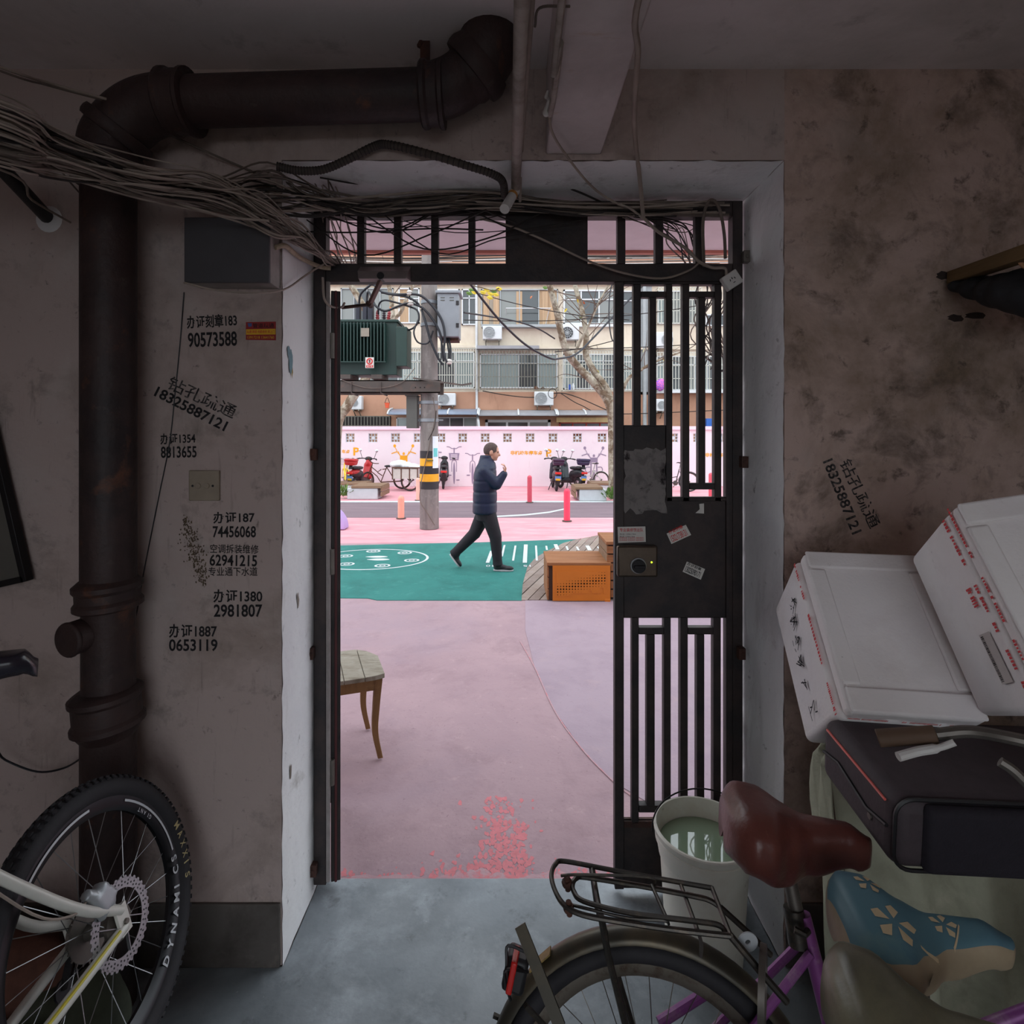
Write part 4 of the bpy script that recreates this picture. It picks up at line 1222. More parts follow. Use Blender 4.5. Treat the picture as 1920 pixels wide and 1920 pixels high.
def vent_mesh():
    mb = MB()
    h = BW / 2
    for s in (-1, 1):
        mb.box(s * h - .018 * (s > 0), s * h + .018 * (s < 0), .02, .12, -h, h)
        mb.box(-h, h, .02, .12, s * h - .018 * (s > 0), s * h + .018 * (s < 0))
        mb.box(s * .052 - .009, s * .052 + .009, .03, .11, -h, h)
        mb.box(-h, h, .03, .11, s * .052 - .009, s * .052 + .009)
    mb.box(-.055, .055, .035, .105, -.04, .04)
    for a in (0, 1, 2, 3):
        c, s_ = math.cos(a * PI / 2), math.sin(a * PI / 2)
        for k in (-1, 1):
            p = V((c * .07 - s_ * k * .05, 0, s_ * .07 + c * k * .05))
            mb.box(p.x - .012, p.x + .012, .035, .105, p.z - .012, p.z + .012)
    return mb.mesh('ventilation_block', [M['block_white']], None)
vm = vent_mesh()
for i, p in enumerate(BPX):
    o = link('ventilation_block', vm, lw)
    o.location = (lx(p), YL, (zb0 + zb1) / 2)

# murals: flat paint, a few millimetres proud
LCNT = [0]
def lwp(poly, m, name='mural_shape', off=.004):
    LCNT[0] += 1
    off += .0005 * (LCNT[0] % 12)
    pts = [L(x, y) for x, y in poly]
    n = len(pts)
    return MB().add([p + V((0, -off, 0)) for p in pts] + [p for p in pts], [tuple(range(n)), tuple(range(2 * n - 1, n - 1, -1))] + [(i, (i + 1) % n, n + (i + 1) % n, n + i) for i in range(n)]).build(name, m, lw, smooth=None)
def lstroke(pts, w, m, name='mural_line'):
    """painted line through pixel points, w pixels wide"""
    LCNT[0] += 1
    yo = .004 + .0005 * (LCNT[0] % 12)
    sp = crom([(x, 0, y) for x, y in pts], 5) if len(pts) > 2 else [V((x, 0, y)) for x, y in pts]
    top, bot = [], []
    for i, p in enumerate(sp):
        d = (sp[min(i + 1, len(sp) - 1)] - sp[max(i - 1, 0)])
        d = V((d.x, 0, d.z)).normalized() if d.length > 0 else V((1, 0, 0))
        nn = V((-d.z, 0, d.x)) * (w / 2)
        top.append(p + nn)
        bot.append(p - nn)
    mb = MB()
    vs = []
    for a, b in zip(top, bot):
        vs += [L(a.x, a.z) + V((0, -yo, 0)), L(b.x, b.z) + V((0, -yo, 0))]
    return mb.add(vs, [(2 * i, 2 * i + 1, 2 * i + 3, 2 * i + 2) for i in range(len(top) - 1)]).build(name, m, lw, smooth=None)
def disc(cx, cy, rx, ry, n=18): return [(cx + rx * math.cos(2 * PI * i / n), cy + ry * math.sin(2 * PI * i / n)) for i in range(n)]
def scooter_mural(cx, cy, m, low=False):
    for s in (-1, 1):
        lwp(disc(cx + s * 17, cy - 18, 2.6, 3), m)
        lstroke([(cx + s * 16.5, cy - 16), (cx + s * 11.5, cy - 6)], 1.2, m)
        lstroke([(cx + s * 23, cy - 3.5), (cx + s * 13, cy - 7)], 1.8, m)
        lstroke([(cx + s * 13, cy - 7.5), (cx + s * 9, cy - 3), (cx + s * 6, cy + 1)], 1.6, m)
        lstroke([(cx + s * 10, cy - 8), (cx + s * 8, cy - 2), (cx + s * 4, cy + 3)], 1.2, m)
    lwp(disc(cx, cy - 3.5, 2.2, 2.6), m)
    lwp([(cx - 7, cy), (cx + 7, cy), (cx + 7, cy + 14), (cx + 4.5, cy + 14), (cx + 4, cy + 9), (cx - 4, cy + 9), (cx - 4.5, cy + 14), (cx - 7, cy + 14)], m)
    if low:
        lwp([(cx - 3, cy + 24), (cx + 3, cy + 24), (cx + 3, cy + 52), (cx - 3, cy + 52)], m)
        for s in (-1, 1):
            lstroke([(cx + s * 5, cy + 12), (cx + s * 6, cy + 36)], 2.4, m)
            lstroke([(cx + s * 7, cy + 18), (cx + s * 14, cy + 18), (cx + s * 16, cy + 24), (cx + s * 12, cy + 28), (cx + s * 7, cy + 26)], 1.6, m)
scooter_mural(757, 854, M['mural_orange'])
scooter_mural(1113.5, 858, M['mural_purple'], True)
def bike_mural(cx, top, basket, bot):
    m = M['mural_purple']
    lstroke([(cx - 14, top + 1), (cx - 9, top + 1.5), (cx - 5, top + 4), (cx, top + 4.5), (cx + 5, top + 4), (cx + 9, top + 1.5), (cx + 14, top + 1)], 1.4, m)
    lstroke([(cx, top + 3), (cx, top + 14)], 2.2, m)
    if basket:
        lwp([(cx - 10, top + 13), (cx + 10, top + 13), (cx + 8, top + 26), (cx - 8, top + 26)], m)
        for k in range(3):
            lwp([(cx - 6.5, top + 16 + 3.4 * k), (cx + 6.5, top + 16 + 3.4 * k), (cx + 6.2, top + 17.6 + 3.4 * k), (cx - 6.2, top + 17.6 + 3.4 * k)], M['pink_wall'], off=.012)
    y = top + (26 if basket else 15)
    lstroke([(cx - 4.4, y + 22), (cx - 4.4, y + 5), (cx - 2.5, y + 1), (cx, y), (cx + 2.5, y + 1), (cx + 4.4, y + 5), (cx + 4.4, y + 22)], 1.3, m)
    lwp(disc(cx, (y + 4 + bot) / 2, 2.0, (bot - y - 4) / 2), m)
    lwp([(cx - 11, bot - 18), (cx - 5, bot - 18), (cx - 5, bot - 16), (cx - 11, bot - 16)], m)
    lwp([(cx + 4, bot - 9), (cx + 10, bot - 9), (cx + 10, bot - 7), (cx + 4, bot - 7)], m)
bike_mural(851.5, 836.5, True, 908)
bike_mural(886, 849, False, 908)
lwp([(822, 847), (828, 847), (828, 849), (822, 849)], M['mural_purple'])
lwp([(1147, 849.5), (1153, 849.5), (1153, 851), (1147, 851)], M['mural_purple'])
def ltx(s, x0, y0, x1, y1, m, bold=0.0, name='wall_lettering'):
    return tx(lw, s, x0, y0, x1, y1, YL, m, bold, 0, .006, name)
for x0, s in ((957, '非机动车停车点'),):
    ltx(s, x0, 845, 1017, 853, M['mural_orange'], .03)
ltx('P', 1024, 842, 1034, 856.5, M['mural_orange'], .03)
ltx('车点', 641, 843, 656, 850, M['mural_orange'], .03)
ltx('P', 662.5, 839, 673.5, 854, M['mural_orange'], .03)
ltx('非机动车停车点', 1322, 849, 1382, 857, M['mural_orange'], .03)
ltx('P', 1389, 846, 1399, 860, M['mural_orange'], .03)
ltx('地', 1030, 852, 1033.5, 855.5, M['mural_orange'], .01)

# ------------------------------------------------------------------ apartment building behind the wall
YB = 23.0
M['cream_wall'] = layered('cream_wall', (238, 226, 206), [((220, 204, 182), 1.0, .45, .65, .6), ((190, 172, 150), 2.4, .6, .76, .5, (2, 2, .3))], rough=.9, bump=.1)
M['brown_wall'] = layered('brown_wall', (204, 158, 132), [((184, 138, 114), .8, .45, .65, .6), ((150, 112, 92), 2.0, .6, .76, .5, (2, 2, .3))], rough=.9, bump=.1)
M['win_white'] = mat('window_white', (230, 234, 236), .6, var=.05)
M['win_grey'] = mat('window_grey', (176, 182, 184), .6, var=.08)
M['pane_dark'] = glass_mat('pane_dark', (58, 64, 66), .08)
M['pane_grey'] = glass_mat('pane_grey', (118, 122, 118), .12)
M['pane_teal'] = glass_mat('pane_teal', (130, 142, 140), .12)
M['curtain_tan'] = mat('curtain_tan', (176, 148, 118), .8, var=.3, scale=5, aniso=(6, 1, .1))
M['curtain_grey'] = mat('curtain_grey', (150, 140, 126), .8, var=.3, scale=5, aniso=(6, 1, .1))
M['grille'] = mat('grille_metal', (196, 196, 184), .5, .4, var=.1)
M['grille_dark'] = mat('grille_dark', (120, 118, 108), .5, .4, var=.15)
M['red_frame'] = mat('red_frame', (150, 46, 32), .6, var=.12)
M['awning'] = mat('awning_sheet', (150, 162, 182), .35, var=.12, scale=2)
M['awning_grey'] = mat('awning_grey', (160, 160, 164), .5, var=.15, scale=2)
def bx(px): return (px - VX) / FPX * YB
def bz(py): return CAM_H - (py - VY) / FPX * YB
ab = thing('apartment_building', 'cream and brown apartment block with barred windows behind the wall', 'building', (0, YB, 0))
MB().box(-16, 16, YB, YB + 6, bz(735), 12).build('upper_wall', M['cream_wall'], ab, smooth=None)
MB().box(-16, 16, YB - .02, YB + 6, 0, bz(735)).build('ground_floor_wall', M['brown_wall'], ab, smooth=None)
MB().box(-16, bx(894), YB - .12, YB, bz(653), bz(648)).box(bx(898), 16, YB - .12, YB, bz(656), bz(651)).build('string_course', M['cream_wall'], ab, smooth=None)
MB().box(-16, 16, YB - .15, YB, bz(536), bz(528)).build('string_course', M['cream_wall'], ab, smooth=None)
MB().box(-16, 16, YB - .25, YB, 8.75, 9.6).build('balcony_band', M['brown_wall'], ab, smooth=None)
def window(px0, py0, px1, py1, cols, rows, fm, pm, fw=2.2, dep=.09, base=YB, name='window'):
    """frame with cols x rows panes; rows = list of fractions"""
    k = YB / FPX
    x0, x1, z0, z1 = bx(px0), bx(px1), bz(py1), bz(py0)
    f = fw * k
    mb = MB()
    mb.box(x0, x1, base - dep, base, z0, z0 + f).box(x0, x1, base - dep, base, z1 - f, z1).box(x0, x0 + f, base - dep, base, z0, z1).box(x1 - f, x1, base - dep, base, z0, z1)
    for i in range(1, cols):
        xm = x0 + (x1 - x0) * i / cols
        mb.box(xm - f * .4, xm + f * .4, base - dep * .9, base, z0, z1)
    zs = [z0]
    t = 0
    for r in rows[:-1]:
        t += r
        zm = z0 + (z1 - z0) * t
        mb.box(x0, x1, base - dep * .9, base, zm - f * .4, zm + f * .4)
        zs.append(zm)
    zs.append(z1)
    fo = mb.build(name, fm, ab, smooth=None)
    for i in range(cols):
        xa, xb = x0 + (x1 - x0) * i / cols, x0 + (x1 - x0) * (i + 1) / cols
        for j in range(len(zs) - 1):
            p = pm[i % len(pm)] if isinstance(pm, (list, tuple)) else pm
            MB().box(xa, xb, base - dep * .3, base - .005, zs[j], zs[j + 1]).build('pane', p, fo, smooth=None)
    return fo
def bars(px0, py0, px1, py1, n, rails, m, dep=.35, th=1.0, name='security_grille'):
    k = YB / FPX
    mb = MB()
    x0, x1, z0, z1 = bx(px0), bx(px1), bz(py1), bz(py0)
    h = th * k / 2
    for i in range(n + 1):
        x = x0 + (x1 - x0) * i / n
        mb.box(x - h, x + h, YB - dep - h, YB - dep + h, z0, z1)
    for r in rails:
        z = z0 + (z1 - z0) * r
        mb.box(x0, x1, YB - dep - h, YB - dep + h, z - h, z + h)
        for x in (x0, x1):
            mb.box(x - h, x + h, YB - dep, YB, z - h, z + h)
    return mb.build(name, m, ab, smooth=None)
CT, PD, PG = M['curtain_tan'], M['pane_dark'], M['pane_grey']
window(640, 541, 738, 606, 4, [1], M['win_grey'], [PG, PD, PG, PG], 2)
window(748, 541, 787, 607, 2, [.7, .3], M['win_white'], [CT, PG])
window(795, 543, 862, 608, 2, [.7, .3], M['win_white'], [PG, PD])
window(866, 543, 894, 610, 2, [.75, .25], M['win_white'], [PD, PD])
window(902, 543, 1046, 611, 4, [1], M['win_grey'], [M['curtain_grey'], PG, PD, CT], 2.2)
for px in (906, 925, 968, 1016, 1030):
    MB().box(bx(px), bx(px + 11), YB - .06, YB - .03, bz(609), bz(547)).build('curtain', CT, ab, smooth=None)
MB().box(bx(903), bx(1046), YB - .35, YB, bz(616), bz(611)).build('window_ledge', M['win_grey'], ab, smooth=None)
window(1056, 544, 1156, 609, 3, [.72, .28], M['win_white'], [PG, PD, PG], 3)
MB().box(bx(1054), bx(1158), YB - .2, YB, bz(614), bz(609)).build('window_ledge', M['win_white'], ab, smooth=None)
MB().tube([P_ for P_ in (A(949, 578, YB - .5), A(1033, 578, YB - .5))], .02, 6).tube([A(949, 578, YB - .5), A(949, 590, YB)], .015, 6).tube([A(1030, 578, YB - .5), A(1022, 614, YB)], .015, 6).build('clothes_rail', M['win_white'], ab)
window(1166, 546, 1188, 608, 1, [.7, .3], M['win_white'], PD)
window(1232, 546, 1308, 608, 3, [1], M['win_white'], [M['pane_teal'], PG, PG], 2)
bars(1230, 542, 1310, 610, 14, (0.02, .35, .65, .98), M['grille'])
window(1322, 590, 1372, 612, 1, [1], M['win_white'], PD)
window(640, 660, 890, 728, 7, [.75, .25], M['win_white'], [M['pane_teal'], PG, PD], 2)
bars(760, 656, 893, 730, 30, (0, .34, .66, 1), M['grille'])
window(900, 664, 1045, 728, 4, [.72, .28], M['win_white'], [M['pane_teal'], M['pane_teal'], PD, M['pane_teal']], 2)
bars(897, 659, 1046, 732, 26, (0, .33, .66, 1), M['grille_dark'])
MB().box(bx(895), bx(1010), YB - .45, YB, bz(657), bz(651)).build('tin_hood', M['awning_grey'], ab, smooth=None)
window(1056, 664, 1156, 730, 4, [.8, .2], M['win_white'], [M['pane_teal'], PD], 2)
bars(1053, 660, 1160, 733, 20, (0, .33, .66, 1), M['grille'])
window(1166, 666, 1192, 732, 1, [.8, .2], M['win_white'], M['pane_teal'])
bars(1162, 662, 1194, 734, 7, (0, .5, 1), M['grille'])
window(1230, 668, 1374, 732, 6, [.75, .25], M['win_white'], [M['pane_teal'], PD, PG], 2)
bars(1228, 663, 1376, 735, 26, (0, .33, .66, 1), M['grille'])
MB().box(bx(1228), bx(1378), YB - .42, YB, bz(738), bz(733)).build('window_ledge', M['win_white'], ab, smooth=None)
# ground floor behind the wall
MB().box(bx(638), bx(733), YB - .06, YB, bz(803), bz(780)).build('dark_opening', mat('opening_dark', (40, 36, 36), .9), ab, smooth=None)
bars(640, 780, 733, 806, 16, (.3, .95), M['grille_dark'], .3)
window(744, 783, 812, 812, 2, [1], M['win_white'], [M['pane_teal'], PD], 2)
window(818, 782, 895, 812, 3, [1], M['win_white'], [PD, PD, M['pane_teal']], 2)
window(910, 787, 1032, 812, 3, [1], M['win_white'], [PD, PD, PG], 5)
MB().box(bx(1043), bx(1150), YB - .12, YB, bz(792), bz(783)).build('lintel_board', mat('lintel_cream', (232, 204, 150), .7), ab, smooth=None)
window(1048, 791, 1150, 815, 4, [1], M['red_frame'], PD, 3)
for (a, b, y0, y1, m, n, nm) in ((736, 898, 772, 779, M['awning'], 3, 1), (900, 1043, 774, 781, M['awning_grey'], 2, 2), (1040, 1146, 774, 780, M['awning_grey'], 2, 3)):
    mb = MB()
    x0, x1 = bx(a), bx(b)
    rows = 6
    vs = []
    for j in range(rows + 1):
        t = j / rows
        y = YB - .95 * math.sin(t * PI / 2)
        z = bz(y0) - (bz(y0) - bz(y1)) * (1 - math.cos(t * PI / 2)) + .12 * (1 - t)
        vs += [(x0, y, z), (x1, y, z)]
    mb.add(vs, [(2 * j, 2 * j + 1, 2 * j + 3, 2 * j + 2) for j in range(rows)])
    aw = mb.build('awning', m, ab, smooth=60)
    sd = aw.modifiers.new('t', 'SOLIDIFY')
    sd.thickness = .03
    for i in range(n + 1):
        x = x0 + (x1 - x0) * i / n
        MB().tube([V((x, v[1], v[2] + .02)) for v in vs[::2]], .035, 6).build('awning_rib', M['win_white'], aw)
MB().tube([A(893, 520, YB - .1), A(893.5, 650, YB - .1), A(894, 770, YB - .1), A(897, 790, YB - .9), A(899, 812, YB - .9)], .05, 8).build('downpipe', M['win_white'], ab)
MB().tube([A(1208, 520, YB - .1), A(1209, 800, YB - .1)], .08, 8).build('downpipe', M['win_grey'], ab)
MB().box(bx(1196), bx(1222), YB - .02, YB, bz(740), bz(500)).build('pilaster', M['win_grey'], ab, smooth=None)
MB().box(bx(1320), bx(1336), YB - .3, YB, bz(812), bz(785)).build('blue_panel', mat('panel_blue', (40, 96, 180), .6), ab, smooth=None)
MB().tube(crom([A(905, 733, YB - .3), A(950, 741, YB - .3), A(1000, 745, YB - .3), A(1060, 738, YB - .3), A(1145, 772, YB - .3)], 6), .02, 5).tube(crom([A(1052, 738, YB - .3), A(1090, 760, YB - .3), A(1150, 776, YB - .3), A(1380, 768, YB - .3)], 6), .018, 5).build('service_cable', M['cable_dark'], ab)
# flower pots and jars on the sills
for (px, py, w_, h_, m, lbl, cat) in ((1068, 731, 7, 10, (60, 90, 170), 'blue and white jar on the barred window sill', 'jar'), (1075, 731, 6, 12, (220, 226, 232), 'white bottle beside the blue jar on the sill', 'bottle'),
                                      (1005, 731, 8, 7, (110, 74, 54), 'brown flower pot on the barred sill beside the wires', 'flower pot'), (1018, 731, 6, 6, (90, 70, 60), 'small dark flower pot at the end of the sill', 'flower pot')):
    c = A(px, py, YB - .2)
    k = YB / FPX
    r = w_ * k / 2
    h = h_ * k
    o = MB().lathe([(r * .75, 0), (r, h * .5), (r * .9, h * .75), (r * .6, h * .82), (r * .6, h)], 12, Matrix.Translation(c)).build(cat.replace(' ', '_'), mat('sill_' + cat, m, .6))
    tag(o, lbl, cat)
bagc = A(1238, 722, YB - .5)
o = fused('laundry_bag', MB().ball(bagc, (.22, .14, .24), 14, 10).ball(bagc + V((.05, 0, .12)), (.16, .12, .14), 12, 8), mat('laundry', (226, 110, 170), .8, scale=22, col2=(120, 90, 200), thr=(.48, .52)), None, .04, 2)
tag(o, 'patterned pink and purple bag behind the window bars', 'bag')

# air conditioners
def aircon(px0, py0, px1, py1, label, fan_left=True, Y=YB - .02, fanc=(150, 154, 156)):
    c0, c1 = A(px0, py1, Y - .4), A(px1, py0, Y - .4)
    r = thing('air_conditioner', label, 'air conditioner', ((c0.x + c1.x) / 2, Y - .2, c0.z), group='air conditioners on the block')
    MB().box(c0.x, c1.x, Y - .4, Y - .08, c0.z, c1.z).build('casing', M['win_white'], r, bevel=.03)
    w_, h_ = c1.x - c0.x, c1.z - c0.z
    fx_ = c0.x + w_ * (.34 if fan_left else .66)
    fz = c0.z + h_ * .5
    rr = min(h_ * .43, w_ * .33)
    MB().cyl((fx_, Y - .41, fz), (fx_, Y - .39, fz), rr, n=24).build('fan_opening', mat('fan_dark', fanc, .6), r)
    g = MB()
    for k in range(3):
        g.ring([(-.008, -.008), (.008, -.008), (.008, .008), (-.008, .008)], rr * (k + 1) / 3.05, 24, Matrix.Translation((fx_, Y - .42, fz)) @ Matrix.Rotation(PI / 2, 4, 'X'))
    for k in range(6):
        a = k * PI / 6
        d = V((math.cos(a), 0, math.sin(a))) * rr
        g.bar(V((fx_, Y - .42, fz)) - d, V((fx_, Y - .42, fz)) + d, .012, .012)
    g.cyl((fx_, Y - .435, fz), (fx_, Y - .41, fz), rr * .18, n=12)
    g.build('fan_guard', M['win_grey'], r)
    for x in (c0.x + .12, c1.x - .12):
        MB().box(x - .02, x + .02, Y - .42, Y, c0.z - .05, c0.z).bar(V((x, Y - .38, c0.z - .03)), V((x, Y - .01, c0.z - .28)), .03, .03).build('bracket', M['grille_dark'], r)
    return r
aircon(905, 611, 941, 636, 'white air conditioner under the tan curtained window')
aircon(1052, 611, 1086, 637, 'air conditioner with dark fan under the white framed window', fanc=(50, 50, 54))
aircon(821, 737, 854, 760, 'air conditioner on the brown wall beside the concrete pole')
aircon(1002, 734, 1038, 760, 'air conditioner hung with coiled wire below the barred window')
aircon(657, 742, 678, 768, 'stained air conditioner on the brown wall behind the tree trunk')
aircon(1230, 622, 1262, 652, 'upper air conditioner seen between the gate bars', False)
aircon(1226, 748, 1248, 771, 'lower air conditioner seen between the gate bars', False)
tag(MB().tube(crom([A(1036 + 8 * math.cos(t), 738 + 9 * math.sin(t), YB - .6 - .02 * t) for t in [x * .5 for x in range(0, 30)]], 3), .014, 5).build('cable_coil', M['cable_dark']), 'coil of dark cable hanging beside the air conditioner', 'cable')
pb = thing('hanging_bucket', 'small orange bucket hanging on the brown wall', 'bucket', A(726, 765, YB - .4))
c = A(726, 765, YB - .4)
MB().lathe([(.07, 0), (.1, .2), (.11, .21)], 16, Matrix.Translation(c)).build('body', mat('bucket_orange', (224, 92, 56), .6), pb)
MB().tube(crom([c + V((-.1, 0, .2)), c + V((0, 0, .42)), c + V((.1, 0, .2))], 5), .012, 5).build('handle', M['dark_metal'], pb)

# ------------------------------------------------------------------ concrete pole with transformer
YP_ = 10.8
def T(px, py, dy=0.0): return A(px, py, YP_ + dy)
M['concrete'] = layered('pole_concrete', (150, 142, 138), [((110, 104, 104), 3, .45, .65, .7, (2, 2, .3)), ((176, 170, 166), 9, .55, .7, .5)], rough=.9, bump=.3, bscale=40)
M['trafo_green'] = mat('trafo_green', (36, 66, 60), .45, var=.12, scale=4)
M['trafo_dark'] = mat('trafo_dark', (32, 58, 52), .5, var=.12, scale=4)
M['cabinet_grey'] = mat('cabinet_grey', (154, 160, 166), .45, .2, var=.06)
M['cabinet_dull'] = mat('cabinet_dull', (92, 92, 88), .6, .1, var=.08)
M['beam_steel'] = mat('beam_steel', (84, 76, 72), .65, .2, var=.2, scale=6, col2=(110, 86, 76), thr=(.5, .75))
pc = G(805, 990)
pole = thing('utility_pole', 'concrete utility pole with black and yellow warning bands', 'pole', pc)
def rad(z): return .186 - .0075 * z
MB().cyl((pc.x, pc.y, 0), (pc.x, pc.y, 9), rad(0), rad(9), n=28).build('shaft', M['concrete'], pole)
def pz(py): return CAM_H - (py - VY) / FPX * pc.y
for i, (y0, y1) in enumerate(((845, 859), (859, 873), (873, 888), (888, 902), (902, 916))):
    MB().cyl((pc.x, pc.y, pz(y1)), (pc.x, pc.y, pz(y0)), rad(pz(y1)) + .004, rad(pz(y0)) + .004, n=28, cap=False).build('warning_band', mat('band_yellow', (236, 166, 30), .6, var=.1) if i % 2 else mat('band_black', (44, 40, 44), .7, var=.2), pole)
for py in (568, 610, 755, 788):
    z = pz(py)
    MB().lathe([(rad(z) + .012, -.03), (rad(z) + .012, .03)], 24, Matrix.Translation((pc.x, pc.y, z)), close=False).cyl((pc.x + .19, pc.y - .03, z), (pc.x + .27, pc.y - .03, z), .012, n=8).build('clamp_band', M['cabinet_grey'], pole)
# notice strip wrapped on the pole
mb = MB()
vs = []
for j, py in enumerate((818, 877)):
    for k in range(6):
        a = math.radians(-62 + k * 10)
        z = pz(py)
        r = rad(z) + .008
        vs.append((pc.x + r * math.cos(a), pc.y + r * math.sin(a), z))
mb.add(vs, [(k, k + 1, k + 7, k + 6) for k in range(5)])
nt_ = mb.build('pasted_poster', mat('poster_white', (226, 232, 240), .7, var=.05), pole)
mb = MB()
vs = []
for j, py in enumerate((840, 856)):
    for k in range(4):
        a = math.radians(-56 + k * 10)
        r = rad(pz(py)) + .011
        vs.append((pc.x + r * math.cos(a), pc.y + r * math.sin(a), pz(py)))
mb.add(vs, [(k, k + 1, k + 5, k + 4) for k in range(3)]).build('poster_mark', mat('poster_teal', (110, 196, 196), .7), nt_)
tg = [A(800, 865, pc.y - .2), A(812, 862, pc.y - .2)]
MB().box(tg[0].x, tg[1].x, pc.y - .2, pc.y - .18, tg[0].z, tg[1].z).build('number_plate', mat('plate_olive', (120, 104, 40), .6), pole)
cabs = crom([T(812, 745, -.2), T(816, 780, -.2), T(806, 830, -.2), T(797, 870, -.2), T(789, 910, -.22), T(788, 940, -.22), T(800, 960, -.22), T(815, 985, -.2)], 6)
MB().tube(cabs, .009, 6).build('strapped_cable', M['cable_mid'], pole)
MB().tube(crom([T(818, 770, -.2), T(815, 800, -.22), T(803, 825, -.22)], 6), .008, 6).build('strapped_cable', M['cable_dark'], pole)

# platform beam
pb_ = thing('platform_beam', 'rusty steel channel beam carrying the transformer', 'beam', T(720, 737))
p, q = T(560, 737, -.24), T(826, 713, -.24)
MB().box(p.x, q.x, YP_ - .28, YP_ - .27, p.z, q.z).box(p.x, q.x, YP_ - .28, YP_ - .2, p.z, p.z + .02).box(p.x, q.x, YP_ - .28, YP_ - .2, q.z - .02, q.z).build('channel', M['beam_steel'], pb_)
MB().box(p.x, q.x, YP_ + .27, YP_ + .28, p.z, q.z).box(p.x, q.x, YP_ + .2, YP_ + .28, p.z, p.z + .02).box(p.x, q.x, YP_ + .2, YP_ + .28, q.z - .02, q.z).build('channel', M['beam_steel'], pb_)
MB().bar(T(775, 709, -.3), T(866, 722, -.5), .03, .03).bar(T(866, 722, -.5), T(884, 719, -.6), .03, .03).build('side_arm', M['beam_steel'], pb_)
for px in (659, 714):
    MB().bar(T(px, 716, -.3), T(px, 738, -.3), .025, .01).bar(T(px, 737, -.3), T(px + 12, 742, -.2), .03, .02).build('hanger', M['beam_steel'], pb_)
for px in (779, 788, 796):
    MB().cyl(T(px, 726.5, -.285), T(px, 726.5, -.275), .012, n=8).build('bolt', M['dark_metal'], pb_)
MB().tube(crom([T(640, 712, -.3), T(680, 726, -.3), T(720, 727, -.3), T(755, 716, -.3), T(778, 690, -.3)], 6), .007, 5).build('earth_wire', M['cable_mid'], pb_)

tr = thing('transformer', 'dark green finned power transformer on the platform', 'transformer', T(690, 706))
p, q = T(590, 705), T(748, 607)
MB().box(p.x, q.x, YP_ - .2, YP_ + .35, p.z, q.z).build('tank', M['trafo_green'], tr, bevel=.01)
MB().box(p.x - .02, q.x + .03, YP_ - .24, YP_ + .4, q.z - .01, q.z + .035).build('top_cover', M['trafo_dark'], tr, bevel=.006)
z0, z1 = T(0, 682).z, T(0, 611).z
for i in range(22):
    x = T(600 + i * 6.1, 0).x
    MB().box(x - .010, x + .010, YP_ - .36, YP_ - .19, z0, z1).build('cooling_fin', M['trafo_green'], tr, bevel=.004)
MB().box(T(596, 0).x, T(731, 0).x, YP_ - .37, YP_ - .33, z0 - .02, z0).build('fin_rail', M['trafo_green'], tr)
p, q = T(748, 690), T(768, 618)
MB().box(p.x, q.x, YP_ - .3, YP_ + .2, p.z, q.z).build('radiator_panel', M['trafo_dark'], tr, bevel=.01)
def plate(px0, py0, px1, py1, m, name, dy, parent):
    p, q = A(px0, py1, YP_ + dy), A(px1, py0, YP_ + dy)
    return MB().box(p.x, q.x, YP_ + dy, YP_ + dy + .008, p.z, q.z).build(name, m, parent)
plate(676.5, 615, 692, 631, mat('nameplate', (140, 132, 120), .5, .4), 'rating_plate', -.385, tr)
wsn = plate(685, 670, 701, 690, M['paper'], 'warning_sign', -.39, tr)
c = A(693, 677.5, YP_ - .393)
MB().ring([(-.011, -.001), (.011, -.001), (.011, .001), (-.011, .001)], .05, 24, Matrix.Translation(c) @ Matrix.Rotation(PI / 2, 4, 'X')).bar(c + V((-.035, 0, .035)), c + V((.035, 0, -.035)), .002, .016, V((0, 1, 0))).build('warning_ring', M['red_bright'], wsn)
MB().ball(c + V((.002, -.001, .018)), (.013, .002, .013), 8, 6).obox(c + V((0, -.001, -.01)), (.014, .003, .04), Matrix.Rotation(.4, 3, 'Y')).build('warning_figure', M['ink'], wsn)
plate(686.5, 684.5, 699.5, 689, M['red_bright'], 'warning_caption', -.3925, tr)
tx(wsn, '禁止攀登', 688, 685.2, 698, 688.4, YP_ - .394, M['paper'], .01)
zt = T(0, 606).z
for px, w_, h_ in ((673, .075, .36), (686, .085, .36), (696, .1, .36)):
    x = T(px, 0).x
    MB().box(x - w_ / 2, x + w_ / 2, YP_ - .1, YP_ + .05, zt, zt + h_).build('insulated_terminal', mat('terminal_blue', (30, 34, 48), .5), tr, bevel=.012)
for px, m in ((708, (150, 66, 70)), (720, (60, 52, 58)), (727, (160, 62, 66))):
    x = T(px, 0).x
    prof = []
    for k in range(5):
        prof += [(.03, k * .045), (.055 - .005 * k, k * .045 + .015), (.028, k * .045 + .03)]
    MB().lathe(prof + [(.015, .25)], 14, Matrix.Translation((x, YP_, zt)) @ Matrix.Rotation(.15 if px > 725 else 0, 4, 'Y')).build('insulator', mat('insulator_c', m, .35), tr)
for px in (655, 712):
    c = T(px, 708)
    MB().box(c.x - .1, c.x + .1, YP_ - .28, YP_ + .3, T(0, 713).z, T(0, 705).z).build('foot', M['beam_steel'], tr)

